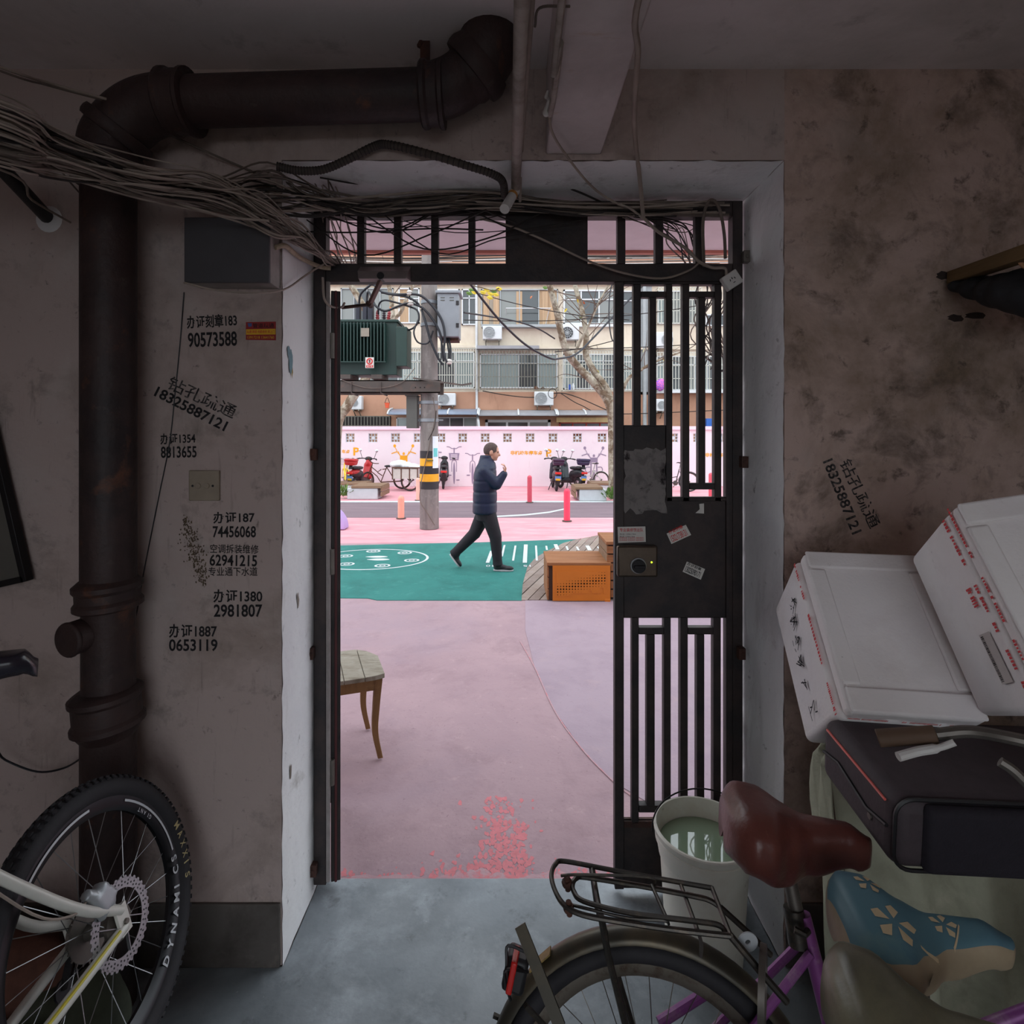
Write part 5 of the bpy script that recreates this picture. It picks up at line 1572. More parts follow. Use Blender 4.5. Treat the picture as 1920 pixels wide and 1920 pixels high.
cb = thing('meter_cabinet', 'light grey cabinet fixed high on the pole', 'cabinet', T(842, 637))
p, q = T(820, 631, -.25), T(860, 550, -.25)
MB().box(p.x, q.x, YP_ - .25, YP_ + .22, p.z, q.z).build('body', M['cabinet_grey'], cb, bevel=.008)
MB().box(p.x - .03, q.x + .04, YP_ - .29, YP_ + .25, q.z, q.z + .05).build('rain_hood', M['cabinet_grey'], cb, bevel=.006)
MB().box(p.x + .03, q.x - .02, YP_ - .1, YP_ + .2, p.z - .05, p.z).build('base', M['rust'], cb)
for py in (568, 610):
    c = T(860, py, -.25)
    MB().box(c.x - .05, c.x + .005, YP_ - .265, YP_ - .24, c.z - .04, c.z + .04).build('hinge', M['black'], cb)
    MB().box(pc.x + .15, p.x + .02, YP_ - .03, YP_ + .03, c.z - .02, c.z + .02).build('bracket', M['cabinet_grey'], cb)
for px in (830, 847):
    for dz in (0, .05):
        c = T(px, 558, -.25)
        MB().box(c.x - .04, c.x + .04, YP_ - .256, YP_ - .248, c.z - dz - .008, c.z - dz + .008).build('louvre', M['cabinet_dull'], cb)
cb2 = thing('pole_box', 'dull grey box clamped low on the pole', 'cabinet', T(775, 803))
p, q = T(763, 803, -.05), T(783, 743, -.05)
MB().box(p.x, q.x, YP_ - .12, YP_ + .2, p.z, q.z).build('body', M['cabinet_dull'], cb2, bevel=.006)
MB().box(p.x - .02, q.x + .01, YP_ - .14, YP_ + .22, q.z, q.z + .02).build('lid', M['cabinet_dull'], cb2)
for py in (755, 788):
    c = T(787, py)
    MB().box(q.x - .01, pc.x - .14, YP_ - .03, YP_ + .03, c.z - .025, c.z + .025).build('bracket', M['cabinet_grey'], cb2)

def wire(pts, r, label, m=None, cat='cable', sub=8):
    return cable(pts, r, m or M['cable_black'], label, cat, sub=sub, n=7)
wire([T(673, 572, -.03), T(676, 552, -.1), T(690, 538, -.2), T(700, 534, -.2), T(720, 549, -.25), T(760, 556, -.25), T(780, 566, -.25), T(787, 575, -.2)], .022, 'thick black lead arching highest off the transformer')
wire([T(687, 572, -.03), T(690, 547, -.1), T(698, 560, -.2), T(705, 574, -.25), T(722, 583, -.25), T(745, 575, -.25), T(765, 569, -.25), T(790, 576, -.25), T(812, 600, -.25), T(826, 628, -.25), T(829, 660, -.25), T(832, 678, -.25)], .022, 'black lead swinging past the pole to the lower insulator')
wire([T(709, 592, 0), T(711, 570, -.1), T(722, 563, -.2), T(745, 568, -.2), T(765, 574, -.2), T(782, 582, -.25), T(785, 600, -.25), T(775, 615, -.2), T(758, 621, -.1)], .018, 'black lead looping back to the radiator panel')
wire([T(715, 548, -.25), T(745, 552, -.25), T(785, 553, -.3), T(810, 573, -.3), T(828, 600, -.3), T(834, 630, -.3), T(832, 660, -.3), T(838, 680, -.3)], .024, 'thick black cable bowing round the front of the grey cabinet')
wire([T(790, 580, -.22), T(798, 605, -.25), T(808, 640, -.25), T(822, 672, -.25), T(832, 685, -.25)], .022, 'black cable running down across the pole face')
wire([T(784, 600, -.2), T(776, 622, -.25), T(782, 640, -.25), T(795, 645, -.25), T(805, 640, -.2), T(812, 620, -.2)], .016, 'slack black loop hanging beside the pole')
for k in range(2):
    wire([T(837 + 4 * k, 632, -.1), T(841 + 4 * k, 655, -.15), T(845, 676, -.2)], .02, ('outer' if k else 'inner') + ' black drop wire below the grey cabinet')
for (px, py, lbl) in ((768, 549, 'white disc insulator at the top of the crossing leads'), (770, 568, 'second white insulator under the crossing leads'), (842, 678, 'white insulator where the leads meet beneath the cabinet')):
    i_ = thing('insulator', lbl, 'insulator', T(px, py, -.25))
    MB().lathe([(.02, -.05), (.05, -.04), (.06, -.015), (.03, 0), (.055, .012), (.04, .04), (.015, .05)], 16, Matrix.Translation(T(px, py, -.27))).build('disc', mat('porcelain', (210, 206, 200), .3), i_)
    MB().cyl(T(px, py, -.25) + V((0, 0, -.1)), T(px, py, -.25) + V((0, 0, .1)), .012, n=8).build('pin', M['dark_metal'], i_)

# lines crossing the lane
wire([A(862, 510, 9.0), A(880, 530, 9.3), A(905, 562, 9.7), A(940, 604, 10.2), A(985, 646, 10.8), A(1030, 671, 11.3), A(1050, 672, 11.6), A(1080, 664, 12), A(1110, 636, 12.4), A(1152, 591, 12.8), A(1220, 520, 13.2)], .022, 'thick black cable sagging deepest across the lane')
wire([A(870, 586, 12), A(910, 592, 13), A(970, 603, 14), A(1010, 617, 14.6), A(1040, 635, 15.4)], .02, 'black line from the cabinet to the leaning tree')
for i, (a, b, s, l) in enumerate((((880, 545), (1180, 600), 10, 'thin line crossing in front of the tan curtains'), ((870, 600), (1380, 560), 16, 'thin line slanting up towards the barred upper window'), ((1000, 655), (1380, 640), 4, 'thin line level with the string course'), ((1040, 660), (1160, 636), 3, 'short thin line tied to the leaning tree'))):
    pts = [A(a[0] + (b[0] - a[0]) * t, a[1] + (b[1] - a[1]) * t + s * 4 * t * (1 - t), 15) for t in (0, .25, .5, .75, 1)]
    wire(pts, .012, l, M['cable_dark'])
wire([A(1148, 530, 12), A(1143, 555, 12), A(1142, 600, 12), A(1147, 635, 12), A(1156, 642, 12)], .014, 'loose black loop hanging by the gate edge')
random.seed(31)
for i in range(10):
    y = 478 + i * 2
    pts = [A(560, y + random.uniform(-4, 4), 13), A(760, y + random.uniform(0, 6), 13), A(960, y + random.uniform(-2, 6), 13), A(1180, y + random.uniform(-4, 4), 13), A(1420, y + random.uniform(-6, 4), 13)]
    cable(pts, .016, random.choice([M['cable_dark'], M['cable_mid'], M['white_plastic']]), 'overhead line strung level behind the transom openings', group='overhead lines behind the transom')
random.seed(33)
for i in range(14):
    x0 = random.uniform(1310, 1362)
    pts = [A(x0, 500, 5 + random.uniform(-.2, .2)), A(x0 + random.uniform(-20, 20), 560, 5), A(x0 + random.uniform(-30, 24), 610 + random.uniform(-20, 20), 5.1), A(x0 + random.uniform(-30, 30), 660 + random.uniform(-20, 30), 5.1), A(x0 + random.uniform(-10, 30), 690 + random.uniform(-60, 40), 5)]
    cable(pts, .006, M['cable_mid'] if i % 2 else M['cable_dark'], 'tangled hanging cable glimpsed between the gate bars', group='cable tangle beyond the bars')

# ------------------------------------------------------------------ trees
M['bark'] = layered('bark', (176, 168, 150), [((116, 96, 76), 2.6, .46, .56, .95), ((96, 84, 72), 7, .55, .65, .7), ((214, 208, 190), 4, .55, .65, .7)], rough=.9, bump=.4, bscale=20)
M['leaf_yellow'] = mat('leaf_yellow', (214, 190, 60), .7, var=.2)
M['leaf_green'] = mat('leaf_green', (88, 120, 50), .7, var=.25)
M['leaf_brown'] = mat('leaf_brown', (176, 96, 50), .7, var=.2)
def tree(label, limbs, base, twigs, leaves, seed, Y):
    t = thing('plane_tree', label, 'tree', base)
    mb = MB()
    tips = []
    trunk = True
    for pts, r0, r1 in limbs:
        c = crom(pts, 7)
        n = len(c)
        rr = [r0 + (r1 - r0) * i / (n - 1) for i in range(n)]
        MB().tube(c, rr, 12).build('trunk' if trunk else 'branch', M['bark'], t)
        trunk = False
        tips.append(c)
    rnd = random.Random(seed)
    tw = MB()
    ends = []
    for i in range(twigs):
        c = rnd.choice(tips)
        p = c[rnd.randrange(len(c) // 3, len(c))]
        d = V((rnd.uniform(-1, 1), rnd.uniform(-.6, .6), rnd.uniform(-.1, 1))).normalized()
        q = p + d * rnd.uniform(.4, 1.0)
        e = q + (d + V((rnd.uniform(-.7, .7), 0, rnd.uniform(-.5, .5)))).normalized() * rnd.uniform(.3, .8)
        tw.tube(crom([p, q, e], 4), [.014 * (1 - k / 9) + .002 for k in range(9)], 5)
        ends += [q, e, e + V((.03, 0, -.03))]
    if twigs:
        tw.build('twigs', mat('twig', (96, 80, 70), .9), t)
    for i in range(leaves):
        p = rnd.choice(ends) + V((rnd.uniform(-.1, .1), rnd.uniform(-.1, .1), rnd.uniform(-.12, 0)))
        R_ = Euler((rnd.uniform(0, 6), rnd.uniform(0, 6), rnd.uniform(0, 6))).to_matrix()
        o_ = [(0, -.09, 0), (.05, -.03, .012), (.045, .03, .01), (0, .08, 0), (-.045, .03, .01), (-.05, -.03, .012)]
        MB().add([p + R_ @ V(x) for x in o_], [(0, 1, 2, 3), (0, 3, 4, 5)]).build('leaf', rnd.choice([M['leaf_yellow'], M['leaf_brown'], M['leaf_green']]), t, smooth=None)
    return t
Y1 = 15.8
bt = G(1152, 935)
tree('leaning plane tree with forked pale trunk beside the lane wall', [
    ([bt, A(1150, 880, Y1), A(1149, 820, Y1), A(1147, 775, Y1), A(1136, 745, Y1), A(1112, 716, Y1), A(1086, 690, Y1), A(1064, 662, Y1 - .2), A(1052, 625, Y1 - .3), A(1044, 585, Y1 - .4), A(1034, 548, Y1 - .5), A(1022, 505, Y1 - .6)], .15, .075),
    ([A(1145, 752, Y1), A(1135, 725, Y1), A(1115, 698, Y1 + .1), A(1099, 665, Y1 + .2), A(1099, 630, Y1 + .3), A(1093, 590, Y1 + .4), A(1082, 550, Y1 + .5), A(1070, 505, Y1 + .6)], .11, .06),
    ([A(1078, 662, Y1), A(1090, 636, Y1 - .1), A(1105, 607, Y1 - .2), A(1122, 570, Y1 - .3), A(1146, 525, Y1 - .4)], .045, .025),
    ([A(1149, 780, Y1), A(1175, 715, Y1), A(1200, 695, Y1), A(1225, 680, Y1), A(1290, 655, Y1)], .06, .02)], bt, 34, 16, 5, Y1)
Y2 = 17.0
b2 = V((A(628, 815, Y2).x, Y2, 0))
tree('pale barked tree rising behind the transformer', [
    ([b2, A(632, 800, Y2), A(652, 760, Y2), A(668, 735, Y2), A(690, 700, Y2), A(700, 640, Y2), A(694, 600, Y2), A(676, 565, Y2), A(655, 528, Y2), A(645, 490, Y2)], .17, .08),
    ([A(694, 604, Y2), A(732, 600, Y2), A(734, 570, Y2), A(728, 530, Y2), A(722, 490, Y2)], .08, .05),
    ([A(712, 612, Y2), A(748, 590, Y2), A(762, 560, Y2), A(775, 535, Y2), A(790, 490, Y2)], .06, .04)], b2, 10, 5, 6, Y2)
sp_ = thing('leafy_spray', 'hanging spray of green and yellow leaves beside the grey cabinet', 'branch', A(900, 530, 13))
MB().tube(crom([A(868, 522, 13), A(885, 535, 13), A(905, 540, 13), A(925, 545, 13), A(936, 540, 13)], 5), .012, 5).build('twig', mat('twig2', (96, 80, 60), .9), sp_)
for (px, py, m) in ((879, 550, 'leaf_green'), (884, 544, 'leaf_green'), (889, 548, 'leaf_yellow'), (905, 548, 'leaf_yellow'), (912, 544, 'leaf_yellow'), (919, 551, 'leaf_yellow'), (925, 546, 'leaf_green'), (929, 552, 'leaf_yellow'), (935, 541, 'leaf_yellow'), (918, 558, 'leaf_yellow')):
    p = A(px, py, 13)
    MB().add([p + V(x) for x in ((-.07, 0, .02), (-.02, .02, .05), (.04, 0, .03), (.09, -.01, -.02), (.03, .01, -.05), (-.03, 0, -.035))], [(0, 1, 2, 3), (0, 3, 4, 5)]).build('leaf', M[m], sp_, smooth=None)

# ------------------------------------------------------------------ street furniture
def bollard(px, py, h, r, col, label):
    p = G(px, py)
    o = thing('bollard', label, 'bollard', p, group='painted bollards')
    m = mat('bollard_paint', col, .45, var=.08)
    prof = [(r, 0.012), (r, h - r)] + [(r * math.cos(a), h - r + r * math.sin(a)) for a in [k * PI / 2 / 6 for k in range(1, 6)]] + [(.002, h)]
    MB().lathe(prof, 20, Matrix.Translation(p)).build('post', m, o)
    MB().lathe([(r + .035, -.004), (r + .035, .012), (r, .016)], 20, Matrix.Translation(p)).build('base_plate', M['beam_steel'], o)
bollard(993, 942, .72, .062, (204, 74, 92), 'dark red bollard on the far side of the road')
bollard(1063, 977, .68, .066, (226, 62, 92), 'crimson bollard nearest the wooden bench')
bollard(752, 972, .49, .07, (238, 164, 142), 'salmon bollard near the concrete pole')
bollard(784, 938, .62, .06, (240, 176, 160), 'pale salmon bollard half hidden by the pole')
bollard(1333, 934, .72, .062, (208, 80, 96), 'red bollard glimpsed through the gate bars')

M['seat_wood'] = layered('seat_wood', (150, 122, 98), [((120, 94, 72), 4, .45, .65, .7, (.4, 6, 6)), ((176, 150, 124), 9, .55, .7, .5, (.4, 6, 6))], rough=.7, bump=.2, bscale=40)
M['pale_concrete'] = mat('pale_concrete', (206, 210, 214), .85, var=.08, scale=5, bump=.1)
def planter_bench(label, c0, w_, d_, h_, rot, wood_side, plants=0):
    r = thing('planter_bench', label, 'bench', c0, rot, local=True, group='concrete and wood planter benches')
    MB().box(-w_ / 2, w_ / 2, 0, d_, 0, h_ * .82).build('concrete_block', M['pale_concrete'], r, bevel=.02)
    n = 5
    x0, x1 = (-w_ / 2 - .1, w_ * .36) if wood_side < 0 else (-w_ * .36, w_ / 2 + .1)
    for k in range(n):
        y0 = -.02 + (d_ + .5) * k / n
        MB().box(x0, x1, y0, y0 + (d_ + .5) / n - .015, h_ * .82, h_).build('plank', M['seat_wood'], r, bevel=.006)
    xs_ = x0 if wood_side < 0 else x1
    for k in range(2):
        MB().box(xs_ - .02, xs_ + .02, 0, d_ + .45, .08 + k * h_ * .38, .06 + (k + 1) * h_ * .38).build('side_plank', M['seat_wood'], r, bevel=.005)
    return r
b0 = G(672, 938)
planter_bench('concrete planter bench with wooden seat beside the red scooter', (G(676, 938).x, 15.55, 0), .85, .55, .38, 0, 1)
planter_bench('concrete planter bench with wooden seat by the leaning tree', (G(1114, 941).x, 15.2, 0), .74, .55, .38, 0, -1)
planter_bench('wooden slab bench behind the planter of the red scooter', (A(648, 0, 17).x, 16.9, 0), 1.0, .4, .34, 0, 1)
planter_bench('wooden slab bench behind the planter of the leaning tree', (A(1142, 0, 17).x, 16.9, 0), .9, .4, .34, 0, -1)
random.seed(41)
for (px, py, lbl) in ((641, 935, 'leafy green plant at the end of the planter bench'), (1148, 940, 'green plant tuft between the bench and the leaning tree')):
    p = G(px, py)
    r = thing('planter_shrub', lbl, 'plant', p)
    lm = MB()
    for i in range(90):
        a, e = random.uniform(0, 2 * PI), random.uniform(.3, 1.4)
        d = V((math.cos(a) * math.cos(e), math.sin(a) * math.cos(e), math.sin(e)))
        q = p + V((random.uniform(-.14, .14), random.uniform(-.1, .1), 0)) + d * random.uniform(.12, .4)
        s = d.cross(V((0, 0, 1))).normalized() * .03
        lm.add([q - d * .07, q + s, q + d * .09, q - s], [(0, 1, 2, 3)])
    lm.build('foliage', M['leaf_green'], r, smooth=None, kind='stuff')

# wooden bench with perforated orange panel
M['bench_wood'] = layered('bench_wood', (166, 112, 72), [((136, 86, 52), 4, .45, .65, .7, (.4, 5, 5)), ((190, 140, 98), 8, .55, .7, .5, (.4, 6, 6))], rough=.6, bump=.2, bscale=40)
M['panel_orange'] = mat('panel_orange', (212, 120, 22), .45, var=.06, scale=3)
bn = thing('timber_bench', 'stepped timber bench with perforated orange metal panel', 'bench', (.8, 6.4, 0))
YBn = 6.08
def bnx(px): return (px - VX) / FPX * YBn
def bnz(py): return CAM_H - (py - VY) / FPX * YBn
xl, xr = bnx(1028), bnx(1146)
ztop = bnz(1055)
nb_ = 4
for k in range(nb_):
    y0 = YBn + .62 * k / nb_
    MB().box(xl - .015, xr, y0, y0 + .62 / nb_ - .006, ztop - .035, ztop).build('seat_board', M['bench_wood'], bn, bevel=.004)
MB().box(xl, xr, YBn + .02, YBn + .6, .0, ztop - .036).build('core', mat('core_dark', (70, 48, 36), .8), bn)
for k in range(3):
    z0 = (ztop - .04) * k / 3
    MB().box(xl - .012, xl + .008, YBn + .01, YBn + .6, z0 + .004, z0 + (ztop - .04) / 3 - .006).build('end_board', M['bench_wood'], bn, bevel=.004)
# panel with real holes (grid of quads round each hole)
px0, px1, py0, py1 = bnx(1036), bnx(1144), bnz(1126), bnz(1060)
cols, rows = 17, 9
gx0, gx1 = bnx(1045.5), bnx(1133.5)
gz0, gz1 = bnz(1114.5), bnz(1073)
sx, sz = (gx1 - gx0) / (cols - 1), (gz1 - gz0) / (rows - 1)
mb = MB()
yf = YBn - .012
def hole_r(i, j):
    top = (rows - 1 - j)
    f = i / (cols - 1)
    lo_, hi_ = 1 + 0, 0
    c_ = (1 - f) * 6.4 + f * 2.2           # row (from the top) where holes are largest
    d_ = abs(top - c_)
    return max(0, .0105 * (1 - d_ / 3.6))
for i in range(cols):
    for j in range(rows):
        cx, cz = gx0 + sx * i, gz0 + sz * j
        r = hole_r(i, j)
        hx, hz = sx / 2, sz / 2
        if r < .0022:
            mb.add([(cx - hx, yf, cz - hz), (cx + hx, yf, cz - hz), (cx + hx, yf, cz + hz), (cx - hx, yf, cz + hz)], [(0, 1, 2, 3)])
            continue
        vs = []
        for k in range(8):
            a = PI / 4 * k + PI / 8 * 0
            vs.append((cx + r * math.cos(a), yf, cz + r * math.sin(a)))
        sq = [(1, 0), (1, 1), (0, 1), (-1, 1), (-1, 0), (-1, -1), (0, -1), (1, -1)]
        vs += [(cx + hx * u, yf, cz + hz * v) for u, v in sq]
        mb.add(vs, [(k, (k + 1) % 8, 8 + (k + 1) % 8, 8 + k) for k in range(8)])
X0, X1, Z0, Z1 = gx0 - sx / 2, gx1 + sx / 2, gz0 - sz / 2, gz1 + sz / 2
for a in ((px0, X0, Z0, Z1), (X1, px1, Z0, Z1), (px0, px1, py0, Z0), (px0, px1, Z1, py1)):
    mb.add([(a[0], yf, a[2]), (a[1], yf, a[2]), (a[1], yf, a[3]), (a[0], yf, a[3])], [(0, 1, 2, 3)])
po = mb.build('perforated_panel', M['panel_orange'], bn, smooth=None)
sd = po.modifiers.new('t', 'SOLIDIFY')
sd.thickness = .004
MB().box(px1 - .06, px1, yf - .004, yf + .012, -.012, py0 + .02).build('panel_foot', M['panel_orange'], bn, bevel=.003)
# higher step on the far side
xh0, xh1 = bnx(1139), 2.0
zh = .634
for k in range(4):
    y0 = YBn + .02 + .60 * k / 4
    MB().box(xh0 - .01, xh1, y0, y0 + .144, zh - .035, zh).build('seat_board', M['bench_wood'], bn, bevel=.004)
for k in range(6):
    z0 = .02 + (zh - .06) * k / 6
    MB().box(xh0, xh1, YBn + .03, YBn + .05, z0 + .004, z0 + (zh - .06) / 6 - .01).build('front_slat', M['bench_wood'], bn, bevel=.003)
    if z0 > ztop - .12:
        MB().box(xh0, xh0 + .02, YBn + .05, YBn + .6, z0 + .004, z0 + (zh - .06) / 6 - .006).build('end_slat', M['seat_wood'], bn, bevel=.003)
MB().box(xh0 + .03, xh1 - .02, YBn + .06, YBn + .58, 0, zh - .04).build('core', mat('core_dark2', (60, 42, 32), .8), bn)

# purple arch at the edge of the opening
ar = thing('play_arch', 'lavender rounded play arch peeping past the opened leaf', 'play arch', G(620, 990))
pa = G(620, 991)
mb = MB()
prof = [(.36 * math.cos(PI * k / 20), .42 * math.sin(PI * k / 20)) for k in range(21)]
mb.prism(prof, -.15, .15, (pa.x - .05, pa.y, 0), (1, 0, 0), (0, 0, 1))
mb.build('arch', mat('arch_purple', (186, 160, 214), .6, var=.05), ar, bevel=.02)

# ------------------------------------------------------------------ worn wooden chair outside the door
ch = thing('wooden_chair', 'worn wooden chair with curved legs outside the gate', 'chair', (-.95, 3.25, 0))
fr = V((-.69, 3.115, 0))
u_ = V((-.94, -.34, 0)).normalized()
w2 = V((-.36, .93, 0)).normalized()
M['chair_wood'] = layered('chair_wood', (150, 112, 72), [((116, 82, 50), 5, .45, .65, .7, (3, 3, .5)), ((176, 138, 96), 8, .55, .7, .5)], rough=.6, bump=.15)
M['chair_seat'] = layered('chair_seat', (168, 160, 144), [((128, 116, 98), 5, .48, .65, .8, (1, 4, 1)), ((190, 184, 170), 12, .55, .7, .6)], rough=.75, bump=.3, bscale=40)
SZ = .44
def cp_(a, b, z): return fr + u_ * a + w2 * b + V((0, 0, z))
for k in range(4):
    a0, a1 = SZ * k / 4 + .002, SZ * (k + 1) / 4 - .001
    pts = []
    for a in (a0, (a0 + a1) / 2, a1):
        e = .06 * (1 - min(1, a / .09)) ** 2
        pts.append((a, -.012 + e * .3))
    for a in (a1, (a0 + a1) / 2, a0):
        e = .16 * (1 - min(1, a / .14)) ** 2
        pts.append((a, .43 - e))
    n = len(pts)
    vs = [cp_(a, b, .445) for a, b in pts] + [cp_(a, b, .472 - .004 * math.sin(PI * a / SZ)) for a, b in pts]
    MB().add(vs, [tuple(range(n - 1, -1, -1)), tuple(range(n, 2 * n))] + [(i, (i + 1) % n, n + (i + 1) % n, n + i) for i in range(n)]).build('seat_board', M['chair_seat'], ch, smooth=None, bevel=.003)
def legs(a, b, back=False):
    pts = [cp_(a, b, .445), cp_(a + .012, b, .3), cp_(a + .018, b, .15), cp_(a - .01, b, 0)]
    c = crom(pts, 5)
    mb = MB()
    for i, p in enumerate(c):
        pass
    vs = []
    for i, p in enumerate(c):
        s = .021 - .007 * i / (len(c) - 1)
        vs += [p + u_ * s + w2 * s, p - u_ * s + w2 * s, p - u_ * s - w2 * s, p + u_ * s - w2 * s]
    fs = [(4 * i + k, 4 * i + (k + 1) % 4, 4 * i + 4 + (k + 1) % 4, 4 * i + 4 + k) for i in range(len(c) - 1) for k in range(4)] + [(3, 2, 1, 0), tuple(4 * (len(c) - 1) + k for k in range(4))]
    mb.add(vs, fs).build('leg', M['chair_wood'], ch, smooth=30, bevel=.003)
for a, b in ((.035, .02), (.06, .36), (SZ - .03, .02), (SZ - .03, .4)):
    legs(a, b)
for (a, b, c, d) in ((.03, .012, SZ - .03, .012), (.045, .37, SZ - .03, .40), (.035, .02, .06, .36), (SZ - .03, .02, SZ - .03, .4)):
    MB().bar(cp_(a, b, .415), cp_(c, d, .415), .02, .06).build('apron', M['chair_wood'], ch, bevel=.002)
for b in (.03, .39):
    MB().bar(cp_(SZ - .02, b, .47), cp_(SZ + .03, b, .9), .03, .03).build('back_post', M['chair_wood'], ch, bevel=.003)
for z in (.6, .72, .86):
    MB().bar(cp_(SZ - .005 + (z - .47) * .11, .03, z), cp_(SZ - .005 + (z - .47) * .11, .39, z), .018, .05).build('back_rail', M['chair_wood'], ch, bevel=.003)

# ------------------------------------------------------------------ the man walking past
YM = 7.5
def mp(px, py, dy=0.0): return A(px, py, YM + dy)
man = thing('person', 'man in dark blue quilted jacket and black trousers striding past', 'person', G(925, 1067))
M['skin'] = mat('skin', (206, 156, 132), .55, var=.06, scale=20)
M['jacket'] = layered('jacket', (24, 36, 66), [((17, 26, 50), 4, .45, .65, .7), ((34, 48, 80), 9, .55, .7, .4)], rough=.5, bump=.2, bscale=25, spec=.4)
M['trousers'] = mat('trousers', (30, 26, 34), .8, var=.2, scale=6, bump=.3, bscale=14)
def loft(mb, secs, n=24, power=2.0):
    vs = []
    for (c, rx, ry) in secs:
        c = V(c)
        for i in range(n):
            t = 2 * PI * i / n
            ct, s = math.cos(t), math.sin(t)
            vs.append(c + V((rx * math.copysign(abs(ct) ** (2 / power), ct), ry * math.copysign(abs(s) ** (2 / power), s), 0)))
    fs = [(j * n + i, j * n + (i + 1) % n, (j + 1) * n + (i + 1) % n, (j + 1) * n + i) for j in range(len(secs) - 1) for i in range(n)]
    fs += [tuple(range(n - 1, -1, -1)), tuple((len(secs) - 1) * n + i for i in range(n))]
    return mb.add(vs, fs)
NR, FR_ = -.16, .16       # near and far shoulder offsets
sh_n, el_n, wr_n = mp(907, 884, NR), mp(931, 909, NR - .04), mp(945.5, 888, NR - .02)
sh_f, el_f, wr_f = mp(909, 884, FR_), mp(905, 918, FR_ + .02), mp(919, 944, FR_)
hip_n, kn_n, an_n = mp(914, 960, -.08), mp(929, 1006, -.09), mp(933, 1055, -.08)
hip_f, kn_f, an_f = mp(909, 960, .08), mp(890, 1000, .09), mp(853, 1037, .09)
body = MB()
hc = mp(923, 847)
Rh = Matrix.Rotation(math.radians(8), 3, 'Y')
body.ball(hc + V((-.012, 0, .012)), (.098, .076, .104), 20, 14, Rh)                      # skull
body.ball(hc + Rh @ V((.032, 0, -.035)), (.06, .06, .075), 16, 12, Rh)                   # face
body.ball(hc + Rh @ V((.05, 0, -.09)), (.034, .036, .026), 12, 8, Rh)                    # chin
body.caps(hc + Rh @ V((-.005, .045, -.07)), hc + Rh @ V((.045, .02, -.095)), .02, .018)  # jaw
body.caps(hc + Rh @ V((-.005, -.045, -.07)), hc + Rh @ V((.045, -.02, -.095)), .02, .018)
body.caps(hc + Rh @ V((.085, 0, .0)), hc + Rh @ V((.103, 0, -.032)), .010, .015)         # nose
body.caps(hc + Rh @ V((.078, -.035, .018)), hc + Rh @ V((.078, .035, .018)), .012)       # brow
body.caps(hc + Rh @ V((.082, -.02, -.06)), hc + Rh @ V((.082, .02, -.06)), .009)         # lips
for s in (-1, 1):
    body.ball(hc + Rh @ V((-.01, s * .08, -.012)), (.022, .010, .034), 10, 8, Rh)        # ears
body.caps(hc + V((-.03, 0, -.06)), mp(914, 872), .058, .066)                             # neck
loft(body, [(mp(910, 868), .09, .10), (mp(910, 885), .12, .19), (mp(910, 910), .12, .17), (mp(911, 935), .11, .15), (mp(911, 962), .115, .16), (mp(911, 972), .10, .14)])
for a, b, c in ((sh_n, el_n, wr_n), (sh_f, el_f, wr_f)):
    body.caps(a, b, .05, .04).caps(b, c, .04, .027)
for a, b, c in ((hip_n, kn_n, an_n), (hip_f, kn_f, an_f)):
    body.caps(a, b, .08, .055).caps(b, c, .052, .036)
body.caps(an_n, mp(937, 1061, -.08), .03, .022)
body.caps(an_f, mp(853, 1046, .09), .03, .022)
def hand(mb, wr, d, up, side, curl):
    """palm with five bent fingers; d along the hand, up the back of the hand, side towards the thumb"""
    d, up, side = d.normalized(), up.normalized(), side.normalized()
    for k in (-1, 0, 1):
        mb.caps(wr + side * .008 * k, wr + d * .075 + side * .022 * k, .018, .0125)
    for k, l in enumerate((.040, .046, .043, .034)):
        o = wr + d * .082 + side * (.028 - .0185 * k)
        a = math.radians(curl)
        d1 = d * math.cos(a) - up * math.sin(a)
        d2 = d * math.cos(2.1 * a) - up * math.sin(2.1 * a)
        p1 = o + d1 * l
        mb.caps(o - d * .01, p1, .0095, .0088, 8).caps(p1, p1 + d2 * l * .75, .0088, .0078, 8)
    t0 = wr + d * .03 + side * .024
    t1 = t0 + (d * .6 + side * .7 - up * .4).normalized() * .038
    mb.caps(t0, t1, .012, .0105, 8).caps(t1, t1 + (d * .8 - up * .5).normalized() * .03, .0105, .0085, 8)
hand(body, wr_n, V((.25, -.05, .97)), V((.9, -.1, -.25)), V((-.1, 1, 0)), 48)
hand(body, wr_f, V((.5, 0, -.86)), V((.3, .9, .2)), V((.8, -.2, .5)), 20)
fused('body', body, M['skin'], man, .0065, 3, .5)
hair = MB().ball(hc + V((-.018, 0, .022)), (.102, .082, .104), 20, 14, Rh)
hm = fuse(hair, .008, 1)
bmh = bmesh.new()
bmh.from_mesh(hm)
kill = [v for v in bmh.verts if (Rh.transposed() @ (v.co - hc)).x > .058 + .25 * max(0, (Rh.transposed() @ (v.co - hc)).z - .06) or (Rh.transposed() @ (v.co - hc)).z < -.045 + .55 * max(0, (Rh.transposed() @ (v.co - hc)).x + .03)]
bmesh.ops.delete(bmh, geom=kill, context='VERTS')
bmh.to_mesh(hm)
bmh.free()
hm.materials.clear()
hm.materials.append(mat('hair_cropped', (80, 66, 62), .85, var=.3, scale=60, bump=.3, bscale=200))
ho = link('cropped_hair', hm, man)
ho.modifiers.new('t', 'SOLIDIFY').thickness = .004
for s in (-1, 1):
    MB().ball(hc + Rh @ V((.077, s * .030, -.002)), (.008, .011, .007), 8, 6, Rh).build('eye', M['black'], man)
jk = MB()
secs = []
